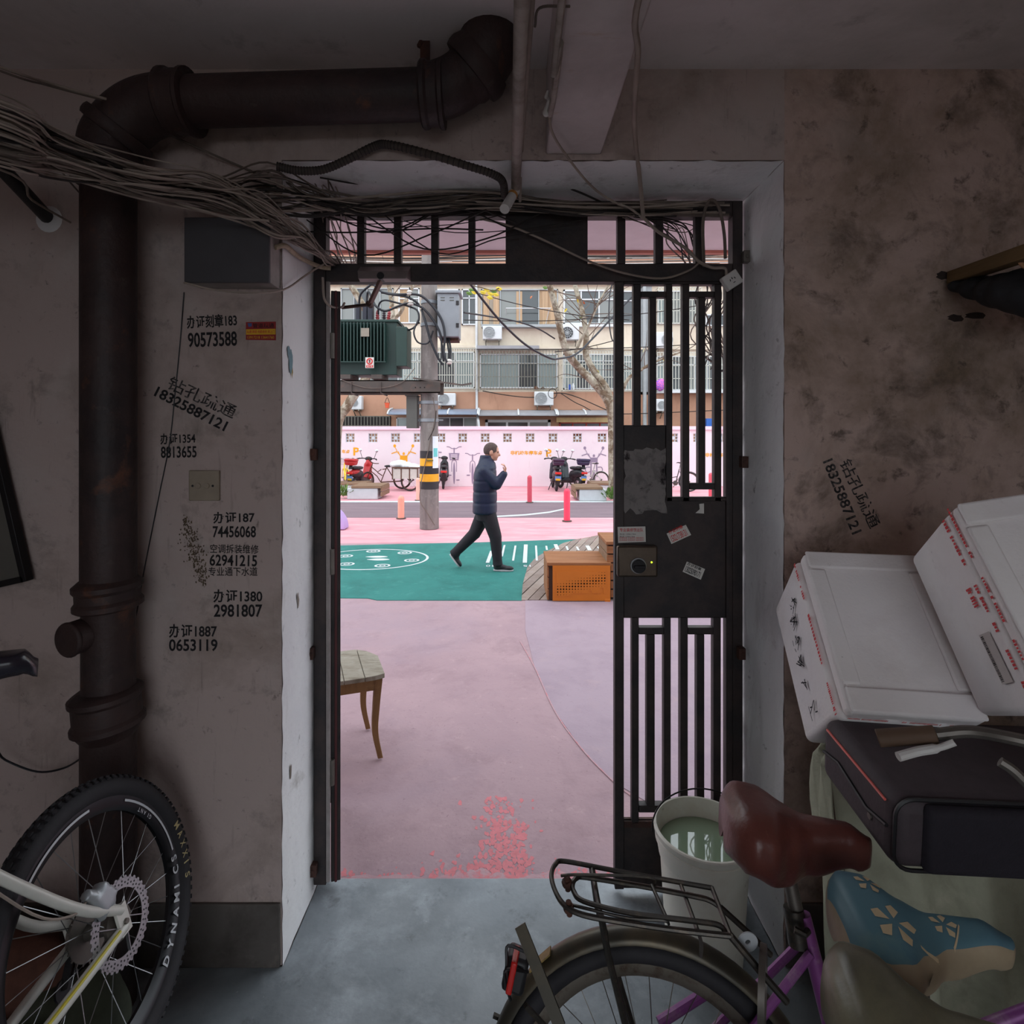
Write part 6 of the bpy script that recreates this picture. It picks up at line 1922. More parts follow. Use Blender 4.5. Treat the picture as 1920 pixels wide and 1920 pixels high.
J = [(862, 902, 924, .11), (868, 897, 929, .15), (878, 891, 931, .22), (888, 888.5, 931, .235), (900, 887.5, 931.5, .235), (920, 887, 932, .22), (942, 886.5, 932, .215), (962.5, 886, 932, .215)]
def jsec(py):
    for (a, b) in zip(J[:-1], J[1:]):
        if a[0] <= py <= b[0]:
            t = (py - a[0]) / (b[0] - a[0])
            return [a[i] + (b[i] - a[i]) * t for i in range(4)]
py = 862.0
while py <= 962.4:
    _, xb, xf, ry = jsec(min(py, 962.4))
    ph = ((py - 880) / 20.5) % 1.0
    pinch = .010 * math.exp(-((min(ph, 1 - ph)) / .07) ** 2) if py > 878 else 0
    secs.append((mp((xb + xf) / 2, py), (xf - xb) / 2 * YM / FPX - pinch, ry - pinch))
    py += 1.25
loft(jk, secs, 32, 2.4)
loft(jk, [(mp(912.5, 853.5), .088, .085), (mp(912, 860), .092, .095), (mp(912, 868), .11, .13)], 24)
for a, b, c in ((sh_n, el_n, wr_n), (sh_f, el_f, wr_f)):
    jk.caps(a + V((0, 0, -.005)), b, .088, .07, 16)
    jk.caps(b, c + (c - b).normalized() * -.01, .07, .05, 16)
fused('jacket', jk, M['jacket'], man, .011, 3, .5)
tz = MB()
for a, b, c, s in ((hip_n, kn_n, an_n, 1), (hip_f, kn_f, an_f, 1)):
    tz.caps(a, b, .112, .085, 16)
    tz.caps(b, c, .083, .062, 16)
    tz.cyl(c - (c - b).normalized() * .03, c + (c - b).normalized() * .035, .064, .068, 16)
loft(tz, [(mp(911, 955), .13, .17), (mp(911, 975), .125, .16)], 24)
fused('trousers', tz, M['trousers'], man, .011, 4, .5)
def shoe(heel, toe, up, nm):
    d = (toe - heel).normalized()
    side = d.cross(up).normalized()
    L_ = (toe - heel).length
    R_ = Matrix((d, side, d.cross(side) * -1)).transposed()
    upv = up.normalized()
    s = MB()
    s.ball(heel + d * .06 + upv * .045, (.065, .038, .045), 14, 10, R_)
    s.ball(heel + d * (L_ - .07) + upv * .03, (.08, .045, .034), 14, 10, R_)
    s.caps(heel + d * .06 + upv * .06, heel + d * (L_ - .1) + upv * .035, .042, .036)
    s.caps(heel + d * .045 + upv * .05, heel + d * .05 + upv * .09, .04, .042)
    o = fused(nm, s, mat('shoe_black', (24, 23, 28), .6, var=.1), man, .008, 3)
    so_ = MB()
    pts = []
    for k in range(20):
        t = 2 * PI * k / 20
        x = L_ / 2 + (L_ / 2 + .005) * math.cos(t)
        pts.append((x, (.042 + .008 * math.cos(t)) * math.sin(t)))
    so_.add([heel + d * x + side * y + upv * 0.0 for x, y in pts] + [heel + d * x + side * y + upv * .018 for x, y in pts], [tuple(range(19, -1, -1)), tuple(range(20, 40))] + [(i, (i + 1) % 20, 20 + (i + 1) % 20, 20 + i) for i in range(20)])
    so_.build('sole', mat('sole_white', (190, 186, 190), .7), o)
g0 = G(925, 1067)
shoe(V((mp(926, 0).x, YM - .08, .0)), V((mp(962, 0).x, YM - .09, .0)), V((0, 0, 1)), 'shoe')
hl_, tl_ = mp(843, 1040, .09), mp(861, 1067, .09)
tl_.z = max(tl_.z, .004)
shoe(hl_, tl_, V((.83, 0, .55)), 'shoe')

# ------------------------------------------------------------------ bicycles and scooters
def wheel_parts(root, Mx, R, tyre_w, m_tyre, m_rim, nm, spokes=28, rim_h=.022, n=56, hub_r=.022, hub_w=.1, m_spoke=None, knobs=False):
    """a wheel round local y at Mx; tyre with rim, spokes and hub as its pieces"""
    Mw = Mx @ Matrix.Rotation(PI / 2, 4, 'X')
    t = tyre_w / 2
    prof = [(t * math.cos(a) * 1.02, t * math.sin(a)) for a in [2 * PI * k / 12 for k in range(12)]]
    ty = MB().ring(prof, R - t, n, Mw).build(nm, m_tyre, root, smooth=50)
    rr = R - tyre_w
    MB().ring([(.006, -t * .55), (.006, t * .55), (-rim_h * .5, t * .5), (-rim_h, t * .18), (-rim_h, -t * .18), (-rim_h * .5, -t * .5)], rr, n, Mw).build('rim', m_rim, ty, smooth=30)
    sp = MB()
    for i in range(spokes):
        a = 2 * PI * i / spokes
        s = 1 if i % 2 else -1
        b = a + (.38 if (i // 2) % 2 else -.38)
        p0 = Mw @ V((hub_r * 1.4 * math.cos(b), hub_r * 1.4 * math.sin(b), s * hub_w * .38))
        p1 = Mw @ V(((rr - rim_h) * math.cos(a), (rr - rim_h) * math.sin(a), 0))
        sp.cyl(p0, p1, .0011, n=4, cap=False)
    sp.build('spokes', m_spoke or M['steel_dull'], ty)
    hb = MB().lathe([(.006, -hub_w * .6), (.008, -hub_w * .5), (hub_r * 1.5, -hub_w * .42), (hub_r * 1.5, -hub_w * .36), (hub_r * .7, -hub_w * .3), (hub_r * .7, hub_w * .3), (hub_r * 1.5, hub_w * .36), (hub_r * 1.5, hub_w * .42), (.008, hub_w * .5), (.006, hub_w * .6)], 16, Mw)
    hb.build('hub', M['steel_dull'], ty)
    if knobs:
        kb = MB()
        for i in range(96):
            a = 2 * PI * i / 96
            for s, w_ in ((-.62, .008), (.62, .008), (-.25, .006), (.25, .006)):
                ph = s * 1.1
                c = V(((R - t + t * 1.05 * math.cos(ph)) * math.cos(a + (.015 if abs(s) < .5 else 0)), (R - t + t * 1.05 * math.cos(ph)) * math.sin(a + (.015 if abs(s) < .5 else 0)), t * 1.05 * math.sin(ph)))
                Rk = Matrix.Rotation(a, 3, 'Z') @ Matrix.Rotation(-ph, 3, 'Y')
                Rw = Mw.to_3x3() @ Rk
                kb.obox(Mw @ c, (.006, .011, w_), Rw)
        kb.build('tread_knobs', m_tyre, ty)
    return ty

def interp(tab, t):
    for (a, x), (b, y) in zip(tab[:-1], tab[1:]):
        if t <= b:
            k = (t - a) / (b - a)
            k = k * k * (3 - 2 * k)
            return x + (y - x) * k
    return tab[-1][1]

def saddle_mesh(Mx, L_=.27, W_=.2, thick=.05, nose=.045, two=False):
    """bicycle saddle as one lofted skin: broad rear, waisted, narrow nose towards +x; top near z=0"""
    n, m = 34, 28
    k0 = nose / W_
    wid = [(0, .50), (.05, .82), (.14, 1.0), (.26, .97), (.42, .62), (.58, k0 * 1.35), (.85, k0), (.96, k0 * .75), (1, k0 * .35)]
    dep = [(0, .7), (.12, 1.0), (.35, 1.15), (.6, .85), (.9, .62), (1, .45)]
    top = [(0, -.012), (.1, .012), (.25, .014), (.55, -.008), (.85, -.004), (1, -.022)]
    mb = MB()
    vs = []
    for i in range(n + 1):
        t = i / n
        x = -L_ * .45 + L_ * t
        w_, d_, z_ = W_ / 2 * interp(wid, t), thick * interp(dep, t), interp(top, t)
        for j in range(m):
            a = 2 * PI * j / m
            c, s_ = math.cos(a), math.sin(a)
            y = w_ * math.copysign(abs(c) ** .8, c)
            if s_ >= 0:
                z = z_ - d_ * .45 + d_ * .45 * s_ ** .75
            else:
                z = z_ - d_ * .45 + d_ * .75 * s_ * (.35 + .65 * abs(c) ** .5) * (1 if abs(c) > .1 else .9)
            vs.append(Mx @ V((x, y * (1 if s_ >= 0 else 1 - .12 * abs(s_)), z)))
    if two:
        q = lambda j: (i * m + j, i * m + (j + 1) % m, (i + 1) * m + (j + 1) % m, (i + 1) * m + j)
        b0 = len(mb.v)
        mb.add(vs, [])
        for i in range(n):
            for j in range(m):
                mb.f.append([b0 + k for k in q(j)])
                mb.mi.append(0 if 2 <= j <= 10 else 1)
        for e_ in (0, n):
            mb.f.append([b0 + e_ * m + j for j in range(m)])
            mb.mi.append(1)
        return mb
    mb.add(vs, [(i * m + j, i * m + (j + 1) % m, (i + 1) * m + (j + 1) % m, (i + 1) * m + j) for i in range(n) for j in range(m)] + [tuple(range(m - 1, -1, -1)), tuple(n * m + j for j in range(m))])
    return mb

def bicycle(name, label, Mx, col, cat='bicycle', R=.33, wb=1.05, saddle=None, basket=False, group=None, fender=True, rack=True, bars_=True, spokes=24, handle=True):
    """city bicycle standing along local +x, rear wheel's ground contact at the local origin"""
    L_ = lambda x, y, z: Mx @ V((x, y, z))
    root = thing(name, label, cat, L_(.4, 0, 0), group=group)
    fm = mat('bike_paint', col, .4, .1, var=.12)
    Rw = lambda x, z: Mx @ Matrix.Translation((x, 0, z))
    wheel_parts(root, Rw(0, R), R, .04, M['rubber'], M['steel_dull'], 'rear_wheel', spokes)
    wheel_parts(root, Rw(wb, R), R, .04, M['rubber'], M['steel_dull'], 'front_wheel', spokes)
    fr_ = MB()
    bb = (.43, 0, .28)
    def t(a, b, r): fr_.cyl(L_(*a), L_(*b), r, n=10)
    t(bb, (.31, 0, .74), .016)
    fr_.tube([L_(*p) for p in ((.43, 0, .28), (.6, 0, .30), (.78, 0, .48), (.90, 0, .74))], .019, 10)
    fr_.tube([L_(*p) for p in ((.37, 0, .5), (.55, 0, .46), (.75, 0, .6), (.885, 0, .82))], .014, 10)
    t((.905, 0, .68), (.87, 0, .88), .02)
    for s in (-1, 1):
        t((0, s * .06, R), (.40, s * .03, .29), .009)
        t((0, s * .06, R), (.32, s * .02, .68), .008)
    fr_.build('frame', fm, root)
    fk = MB()
    for s in (-1, 1):
        fk.tube(crom([L_(.90, s * .03, .68), L_(.925, s * .05, .6), L_(.99, s * .05, .4), L_(wb, s * .05, R)], 4), .011, 8)
    fk.build('fork', fm, root)
    if bars_:
        hb = MB().cyl(L_(.87, 0, .88), L_(.845, 0, 1.0), .012, n=8).tube(crom([L_(.66, .28, 1.04), L_(.78, .26, 1.05), L_(.87, .14, 1.02), L_(.86, 0, 1.0), L_(.87, -.14, 1.02), L_(.78, -.26, 1.05), L_(.66, -.28, 1.04)], 5), .011, 8)
        h_ = hb.build('handlebar', M['steel'], root)
        for s in (-1, 1):
            MB().cyl(L_(.64, s * .283, 1.04), L_(.77, s * .263, 1.05), .016, n=10).build('grip', M['black'], h_)
    MB().cyl(L_(.315, 0, .72), L_(.27, 0, .93), .0135, n=10).build('seat_post', M['steel'], root)
    if saddle is None:
        saddle_mesh(Mx @ Matrix.Translation((.25, 0, .985))).build('saddle', M['black'], root, smooth=60)
    MB().lathe([(.0, -.004), (.085, -.004), (.085, .004), (.0, .004)], 20, Mx @ Matrix.Translation((.43, -.05, .28)) @ Matrix.Rotation(PI / 2, 4, 'X'), close=False).bar(L_(.43, -.07, .28), L_(.5, -.07, .13), .014, .02).bar(L_(.43, .07, .28), L_(.36, .07, .43), .014, .02).build('crank', M['steel_dull'], root)
    if fender:
        for x, a0, a1 in ((0, -20, 170), (wb, 20, 160)):
            vs = []
            n = 20
            for i in range(n + 1):
                a = math.radians(a0 + (a1 - a0) * i / n)
                for k in range(5):
                    b = (k - 2) / 2
                    rr = R + .018 - .012 * b * b
                    vs.append(L_(x + rr * math.cos(a), b * .026, R + rr * math.sin(a)))
            fo = MB().add(vs, [(i * 5 + k, i * 5 + k + 1, i * 5 + k + 6, i * 5 + k + 5) for i in range(n) for k in range(4)]).build('mudguard', fm, root, smooth=50)
            fo.modifiers.new('t', 'SOLIDIFY').thickness = .002
    if basket:
        b_ = MB()
        for k in range(7):
            z = .80 + .04 * k
            w_ = .13 + .007 * k
            pts = [L_(.95, -w_, z), L_(1.18 + .006 * k, -w_, z), L_(1.18 + .006 * k, w_, z), L_(.95, w_, z)]
            b_.tube(pts, .004, 4, closed=True)
        for k in range(8):
            y = -.16 + .32 * k / 7
            b_.cyl(L_(1.19, y * .8, .8), L_(1.22, y, 1.04), .003, n=4)
        b_.build('basket', M['dark_metal'], root)
    return root

# far bikes by the lane wall
def place(p, ang, lean=0.0, s=1.0):
    return Matrix.Translation(p) @ Matrix.Rotation(ang, 4, 'Z') @ Matrix.Rotation(lean, 4, 'X') @ Matrix.Scale(s, 4)
bicycle('bicycle', 'small silver bicycle parked before the purple scooter mural', place(G(1127, 915.5), math.radians(152), .05, .86), (190, 190, 180), spokes=16)
bicycle('bicycle', 'yellow share bicycle at the edge beside the red scooter', place(G(651, 917), math.radians(115), .05, .95), (228, 196, 40), spokes=16, basket=True)
bicycle('bicycle', 'dark bicycle glimpsed through the gate bars by the wall', place(G(1292, 922), math.radians(170), .05, .95), (60, 60, 66), spokes=16)

def scooter(label, p, ang, col, col2, topbox=True, plate=True, mirror=True, s=1.0, name='scooter', box_col=(40, 34, 42)):
    """electric scooter heading local +x, rear wheel contact at the origin"""
    Mx = place(p, ang, .04, s)
    L_ = lambda x, y, z: Mx @ V((x, y, z))
    R3 = Mx.to_3x3()
    root = thing(name, label, 'scooter', p, group='scooters parked by the lane wall')
    bm1, bm2 = mat('scooter_paint', col, .3, .1, var=.1), mat('scooter_trim', col2, .45, var=.15)
    for x, nm in ((0, 'rear_wheel'), (1.2, 'front_wheel')):
        wheel_parts(root, Mx @ Matrix.Translation((x, 0, .22)), .22, .085, M['rubber'], M['steel'], nm, 10, .03, 28, .05, .12)
    b = MB()
    b.ball(L_(.08, 0, .55), (.36 * s, .13 * s, .13 * s), 14, 10, R3).ball(L_(.32, 0, .5), (.2 * s, .13 * s, .16 * s), 12, 8, R3)
    b.caps(L_(.35, 0, .36), L_(.8, 0, .30), .1 * s, .09 * s)
    b.caps(L_(.35, .07, .30), L_(.85, .07, .27), .07 * s).caps(L_(.35, -.07, .30), L_(.85, -.07, .27), .07 * s)
    b.caps(L_(-.2, 0, .56), L_(-.3, 0, .52), .09 * s, .05 * s)
    fused('body', b, bm2, root, .03, 3)
    b = MB()
    for y in (-.11, 0, .11):
        b.caps(L_(.9, y, .36), L_(.98, y * .8, .82), .06 * s, .055 * s)
    b.caps(L_(.97, 0, .82), L_(1.0, 0, .95), .09 * s, .085 * s)
    b.ball(L_(1.2, 0, .40), (.2 * s, .07 * s, .09 * s), 12, 8, R3)
    fused('leg_shield', b, bm1, root, .03, 3)
    fused('tail_cowl', MB().ball(L_(-.02, 0, .60), (.36 * s, .12 * s, .10 * s), 14, 10, R3).ball(L_(-.26, 0, .60), (.12 * s, .11 * s, .07 * s), 12, 8, R3), bm1, root, .025, 2)
    fused('seat', MB().ball(L_(.22, 0, .72), (.32 * s, .125 * s, .065 * s), 14, 10, R3).ball(L_(-.02, 0, .74), (.2 * s, .12 * s, .065 * s), 12, 8, R3), M['black'], root, .025, 2)
    hb = MB().tube(crom([L_(.86, .34, .98), L_(.98, .2, 1.0), L_(1.0, 0, .98), L_(.98, -.2, 1.0), L_(.86, -.34, .98)], 5), .018 * s, 8).ball(L_(1.0, 0, .99), (.09 * s, .13 * s, .075 * s), 14, 10, R3)
    h = hb.build('handlebar', M['black'], root)
    for y in (-.3, .3):
        MB().cyl(L_(.84, y * 1.16, .978), L_(.94, y * .95, .995), .023 * s, n=10).build('grip', M['black'], h)
        if mirror:
            MB().cyl(L_(.96, y * .7, 1.0), L_(.95, y * .95, 1.22), .008 * s, n=6).build('mirror_stem', M['dark_metal'], h)
            MB().ball(L_(.95, y * .98, 1.27), (.02 * s, .06 * s, .055 * s), 12, 8, R3).build('mirror', mat('mirror_glass', (214, 224, 230), .1, .9, var=.02), h)
    if topbox:
        tb = MB()
        tb.obox(L_(-.30, 0, .90), (.30 * s, .36 * s, .12 * s), R3, .82).build('top_box', mat('box_dark', box_col, .4), root, bevel=.03)
        MB().obox(L_(-.30, 0, 1.0), (.31 * s, .37 * s, .09 * s), R3).build('top_box_lid', mat('box_lid', box_col, .25, .2), root, bevel=.035)
        MB().bar(L_(-.35, 0, .72), L_(-.3, 0, .85), .1 * s, .04 * s).build('carrier', M['dark_metal'], root)
    MB().obox(L_(-.40, 0, .60), (.04 * s, .2 * s, .07 * s), R3).build('tail_light', mat('tail_red', (200, 44, 40), .25), root, bevel=.012)
    MB().obox(L_(-.34, 0, .40), (.03 * s, .16 * s, .26 * s), R3 @ Matrix.Rotation(-.25, 3, 'Y')).build('rear_mudflap', M['black'], root, bevel=.01)
    if plate:
        pl = MB().obox(L_(-.365, 0, .44), (.012 * s, .19 * s, .13 * s), R3 @ Matrix.Rotation(-.25, 3, 'Y')).build('number_plate', mat('plate_blue', (96, 140, 200), .5), root)
        MB().obox(L_(-.375, 0, .40), (.012 * s, .14 * s, .06 * s), R3 @ Matrix.Rotation(-.25, 3, 'Y')).build('plate_sticker', M['yellow_print'], pl)
    MB().bar(L_(.45, .12, .25), L_(.35, .22, 0), .02, .02).build('stand', M['dark_metal'], root)
    return root
scooter('dark scooter with maroon top box and yellow sticker on its plate', G(1043, 921), math.radians(91), (44, 34, 46), (40, 34, 38), box_col=(58, 34, 60))
scooter('dark scooter with purple top box turned beside its neighbour', G(1083, 921), math.radians(112), (36, 44, 48), (36, 34, 40), box_col=(46, 36, 70))
scooter('red scooter with red top box beside the cargo tricycle', V((A(666, 0, 18).x, 17.9, 0)), math.radians(80), (178, 40, 44), (50, 36, 40), plate=True, box_col=(190, 44, 46))
scooter('black scooter standing just behind the concrete pole', G(831, 917), math.radians(96), (30, 28, 32), (26, 25, 28), topbox=False, plate=False, mirror=False)

# cargo tricycle with a white bundle
tc = thing('cargo_tricycle', 'rusty cargo tricycle with a high box bed behind the road', 'tricycle', G(745, 916))
YT_ = 18.2
def tk(px, py, dy=0): return A(px, py, YT_ + dy)
M['trike'] = mat('trike_rust', (92, 62, 48), .7, .3, var=.25, scale=10)
fwc, rwc, rwc2 = tk(690, 900), tk(769, 900, -.35), tk(752, 900, .35)
for c, r, nm, ay in ((tk(689, 0), .30, 'front_wheel', math.radians(60)), (tk(769, 0, -.35), .30, 'rear_wheel', 0), (tk(754, 0, .35), .30, 'rear_wheel', 0)):
    wheel_parts(tc, Matrix.Translation((c.x, c.y, .30)) @ Matrix.Rotation(ay, 4, 'Z'), r, .04, M['rubber'], M['trike'], nm, 16, .02, 36, .03, .1, M['trike'])
f_ = MB()
def tt(*pts, r=.016): f_.tube([tk(*p) for p in pts], r, 7)
tt((689, 897), (693, 884), (697, 873), r=.018)
tt((694, 882), (707, 893), (714, 904)); tt((697, 876), (708, 885), (715, 880)); tt((714, 904), (725, 876)); tt((708, 886), (717, 892)); tt((714, 904), (735, 903), (752, 902), r=.02)
tt((725, 876), (735, 892), (740, 902)); tt((717, 880), (725, 879))
f_.build('frame', M['trike'], tc)
MB().tube(crom([tk(690, 858, -.25), tk(694, 864, -.12), tk(699, 868), tk(705, 869, .15), tk(710, 869, .25)], 4), .015, 6).cyl(tk(697, 876), tk(699, 867), .014, n=6).build('handlebar', M['trike'], tc)
fused('saddle', MB().ball(tk(728, 874), (.14, .08, .04), 12, 8), M['black'], tc, .02, 2)
x0, x1 = tk(741, 0).x, tk(787, 0).x
z0, z1 = tk(0, 896).z, tk(0, 878).z
MB().box(x0, x1, YT_ - .42, YT_ + .42, z0, z0 + .03).build('bed_floor', M['trike'], tc)
for k, (xa, xb, ya, yb) in enumerate(((x0, x1, YT_ - .43, YT_ - .41), (x0, x1, YT_ + .41, YT_ + .43), (x0, x0 + .02, YT_ - .42, YT_ + .42), (x1 - .02, x1, YT_ - .42, YT_ + .42))):
    MB().box(xa, xb, ya, yb, z0, z1).build('bed_side', mat('bed_sheet', (196, 194, 186), .6, .2, var=.1), tc)
for x in (x0, x0 + (x1 - x0) * .35, x0 + (x1 - x0) * .68, x1):
    MB().box(x - .015, x + .015, YT_ - .45, YT_ - .42, z0 - .02, z1 + .06).build('bed_post', M['trike'], tc)
MB().box(x0 - .02, x1 + .1, YT_ - .46, YT_ - .42, z1 + .02, z1 + .06).build('bed_rail', M['trike'], tc)
MB().cyl((rwc.x, YT_ - .36, .3), (rwc.x, YT_ + .36, .3), .02, n=8).bar((rwc.x, YT_ - .3, .3), (rwc.x - .1, YT_ - .3, z0), .03, .03).bar((rwc.x, YT_ + .3, .3), (rwc.x - .1, YT_ + .3, z0), .03, .03).build('axle', M['trike'], tc)
sk2 = MB()
for (px, py, r) in ((741, 871, .12), (750, 870, .14), (762, 873, .13), (775, 875, .11), (786, 876, .08)):
    sk2.ball(tk(px, py), (r * 1.5, .3, r), 14, 10)
o = fused('wrapped_bundle', sk2, mat('sheet_white', (224, 226, 228), .6, var=.08, scale=8, bump=.3, bscale=20), None, .03, 3)
tag(o, 'white plastic wrapped bundle on top of the cargo tricycle', 'bundle')

# ------------------------------------------------------------------ bicycle at the hall side (rear half in view)
bw = thing('bicycle', 'old bicycle with brown saddle, rusty rack and purple frame', 'bicycle', (.5, 1.16, 0))
Bc, byaw, blean = V((.302, 1.19, .335)), -.153, .205
# local frame: x forward, y away from the camera, z up along the leaning wheel
Mb = Matrix.Translation((Bc.x, Bc.y, 0)) @ Matrix.Rotation(byaw, 4, 'Z') @ Matrix.Translation((0, 0, .335)) @ Matrix.Rotation(-blean, 4, 'X') @ Matrix.Translation((0, 0, -.335))
Bl = lambda x, y, z: Mb @ V((x, y, z))
M['rim_old'] = mat('rim_old', (120, 112, 102), .5, .6, var=.25, scale=30, col2=(86, 70, 58), thr=(.5, .7))
M['mudguard'] = mat('mudguard_old', (74, 70, 62), .4, .6, var=.3, scale=7, col2=(104, 92, 72), thr=(.45, .75))
M['purple'] = mat('purple_paint', (128, 66, 128), .4, .2, var=.25, scale=18, col2=(150, 120, 140), thr=(.55, .75))
M['rack_metal'] = mat('rack_metal', (70, 66, 62), .4, .7, var=.25, scale=40, col2=(104, 92, 80), thr=(.5, .75))
wheel_parts(bw, Mb @ Matrix.Translation((0, 0, .335)), .335, .042, M['rubber'], M['rim_old'], 'rear_wheel', 32, .024, 72, .026, .11)
wheel_parts(bw, Mb @ Matrix.Translation((1.02, 0, .335)), .335, .042, M['rubber'], M['rim_old'], 'front_wheel', 32, .024, 56)
vs = []
n = 40
for i in range(n + 1):
    a = math.radians(8 + 205 * i / n)
    for k in range(7):
        b = (k - 3) / 3
        rr = .365 - .022 * b * b
        vs.append(Bl(rr * math.cos(a), b * .034, .335 + rr * math.sin(a)))
mg = MB().add(vs, [(i * 7 + k, i * 7 + k + 1, i * 7 + k + 8, i * 7 + k + 7) for i in range(n) for k in range(6)]).build('mudguard', M['mudguard'], bw, smooth=50)
mg.modifiers.new('t', 'SOLIDIFY').thickness = .002
# badge on the mudguard
a = math.radians(131)
MB().obox(Bl(.368 * math.cos(a), -.012, .335 + .368 * math.sin(a)), (.06, .03, .003), (Mb.to_3x3() @ Matrix.Rotation(-(a - PI / 2), 3, 'Y'))).build('badge', mat('badge_gold', (134, 112, 60), .5, .4, var=.3, scale=60), mg)
fr_ = MB()
for a_, b_, r in (((.43, 0, .28), (.33, 0, .76), .0165),):
    fr_.cyl(Bl(*a_), Bl(*b_), r, n=12)
fr_.tube([Bl(*p) for p in ((.43, 0, .28), (.62, 0, .31), (.80, 0, .5), (.92, 0, .76))], .019, 12)
fr_.tube([Bl(*p) for p in ((.36, 0, .62), (.55, 0, .54), (.76, 0, .64), (.9, 0, .84))], .015, 12)
fr_.cyl(Bl(.925, 0, .7), Bl(.885, 0, .9), .021, n=12)
for s in (-1, 1):
    fr_.cyl(Bl(0, s * .065, .335), Bl(.41, s * .03, .29), .010, n=10)
    fr_.cyl(Bl(0, s * .065, .335), Bl(.335, s * .022, .70), .009, n=10)
fr_.build('frame', M['purple'], bw)
MB().cyl(Bl(.318, 0, .70), Bl(.312, 0, .77), .021, n=14).tube([Bl(.33, -.03, .745), Bl(.318, -.045, .745), Bl(.30, -.04, .75)], .007, 8).build('seat_clamp', M['rack_metal'], bw)
MB().cyl(Bl(.325, 0, .72), Bl(.29, 0, .93), .0145, n=14).build('seat_post', M['steel_dull'], bw)
fk = MB()
for s in (-1, 1):
    fk.tube(crom([Bl(.92, s * .03, .7), Bl(.94, s * .05, .6), Bl(1.0, s * .05, .42), Bl(1.02, s * .05, .335)], 4), .011, 8)
fk.build('fork', M['purple'], bw)
hb = MB().cyl(Bl(.885, 0, .9), Bl(.87, 0, 1.0), .012, n=10).tube(crom([Bl(.72, .26, 1.03), Bl(.82, .24, 1.03), Bl(.88, .12, 1.01), Bl(.87, 0, 1.0), Bl(.88, -.12, 1.01), Bl(.82, -.24, 1.03), Bl(.72, -.26, 1.03)], 5), .011, 8).build('handlebar', M['steel_dull'], bw)
MB().lathe([(.0, -.004), (.09, -.004), (.09, .004), (.0, .004)], 24, Mb @ Matrix.Translation((.43, -.05, .28)) @ Matrix.Rotation(PI / 2, 4, 'X'), close=False).bar(Bl(.43, -.07, .28), Bl(.52, -.07, .15), .016, .022).bar(Bl(.43, .07, .28), Bl(.34, .07, .41), .016, .022).build('crank', M['rack_metal'], bw)
# brown saddle
M['saddle_brown'] = layered('saddle_brown', (104, 56, 48), [((66, 32, 32), 3, .45, .65, .8), ((140, 96, 72), 6, .6, .72, .6), ((196, 160, 130), 22, .68, .74, .6, (3, .6, 1))], rough=.34, bump=.15, bscale=60, spec=.5)
M3 = Matrix.Translation(A(1480, 1518, 1.25)) @ Matrix.Rotation(byaw - .05, 4, 'Z') @ Matrix.Rotation(.10, 4, 'Y') @ Matrix.Rotation(-.12, 4, 'X')
sdm = saddle_mesh(M3, .30, .25, .13, .065)
sd_ = sdm.build('saddle', M['saddle_brown'], bw, smooth=70)
ms = MB()
for s in (-1, 1):
    c0 = M3 @ V((-.07, s * .05, -.09))
    pts = []
    for k in range(40):
        t = k / 39
        ang = t * 2 * PI * 5
        pts.append(c0 + M3.to_3x3() @ V((.014 * math.cos(ang), .014 * math.sin(ang), .06 * t - .02)))
    ms.tube(pts, .003, 6)
ms.tube(crom([M3 @ V((-.12, -.06, -.05)), M3 @ V((-.10, -.06, -.11)), M3 @ V((0, -.02, -.10)), M3 @ V((.1, -.015, -.07))], 5), .0035, 6)
ms.tube(crom([M3 @ V((-.12, .06, -.05)), M3 @ V((-.10, .06, -.11)), M3 @ V((0, .02, -.10)), M3 @ V((.1, .015, -.07))], 5), .0035, 6)
ms.build('saddle_spring', M['steel'], sd_)
# rack of bent rod
rk = MB()
def rod(pts, r=.0052, sub=5, sm=True):
    rk.tube(crom(pts, sub) if sm else pts, r, 8)
yn0, yn1, yf0, yf1 = 1.13, 1.08, 1.28, 1.23
rod([A(1370, 1755, yn1), A(1270, 1744, 1.095), A(1160, 1728, 1.115), A(1092, 1715, yn0), A(1058, 1697, 1.15), A(1040, 1668, 1.19), A(1034, 1640, 1.23), A(1042, 1620, 1.265), A(1060, 1615, yf0), A(1150, 1632, 1.265), A(1250, 1650, 1.25), A(1335, 1665, yf1)])
rod([A(1362, 1758, 1.085), A(1350, 1736, 1.10), A(1300, 1727, 1.105), A(1180, 1712, 1.125), A(1095, 1690, 1.155), A(1076, 1672, 1.18), A(1074, 1656, 1.2), A(1082, 1646, 1.215), A(1100, 1645, 1.22), A(1200, 1661, 1.21), A(1300, 1680, 1.195), A(1330, 1688, 1.19), A(1352, 1702, 1.18)])
rk.tube([A(1335, 1665, yf1), A(1370, 1755, yn1)], .005, 8)
rk.tube([A(1276, 1657, 1.245), A(1310, 1750, 1.09)], .0045, 8)
rk.tube([A(1222, 1660, 1.2), A(1250, 1722, 1.12)], .004, 8)
rk.tube(crom([A(1052, 1642, 1.2), A(1090, 1640, 1.21), A(1215, 1645, 1.22), A(1228, 1660, 1.21)], 4), .003, 6)
rk.tube(crom([A(1065, 1695, 1.16), A(1110, 1706, 1.14), A(1180, 1722, 1.12), A(1245, 1726, 1.11), A(1254, 1733, 1.11)], 4), .003, 6)
rk.tube([A(1110, 1628, 1.27), A(1127, 1720, 1.13)], .005, 8)
rk.build('carrier_rack', M['rack_metal'], bw)
for ya, pts in ((0, [A(1110, 1628, 1.27), A(1120, 1700, 1.26), Bl(.0, .07, .36)]), (1, [A(1127, 1718, 1.125), A(1140, 1790, 1.14), Bl(.0, -.07, .36)])):
    MB().tube(pts, .007, 8).build('rack_stay', M['rack_metal'], bw)
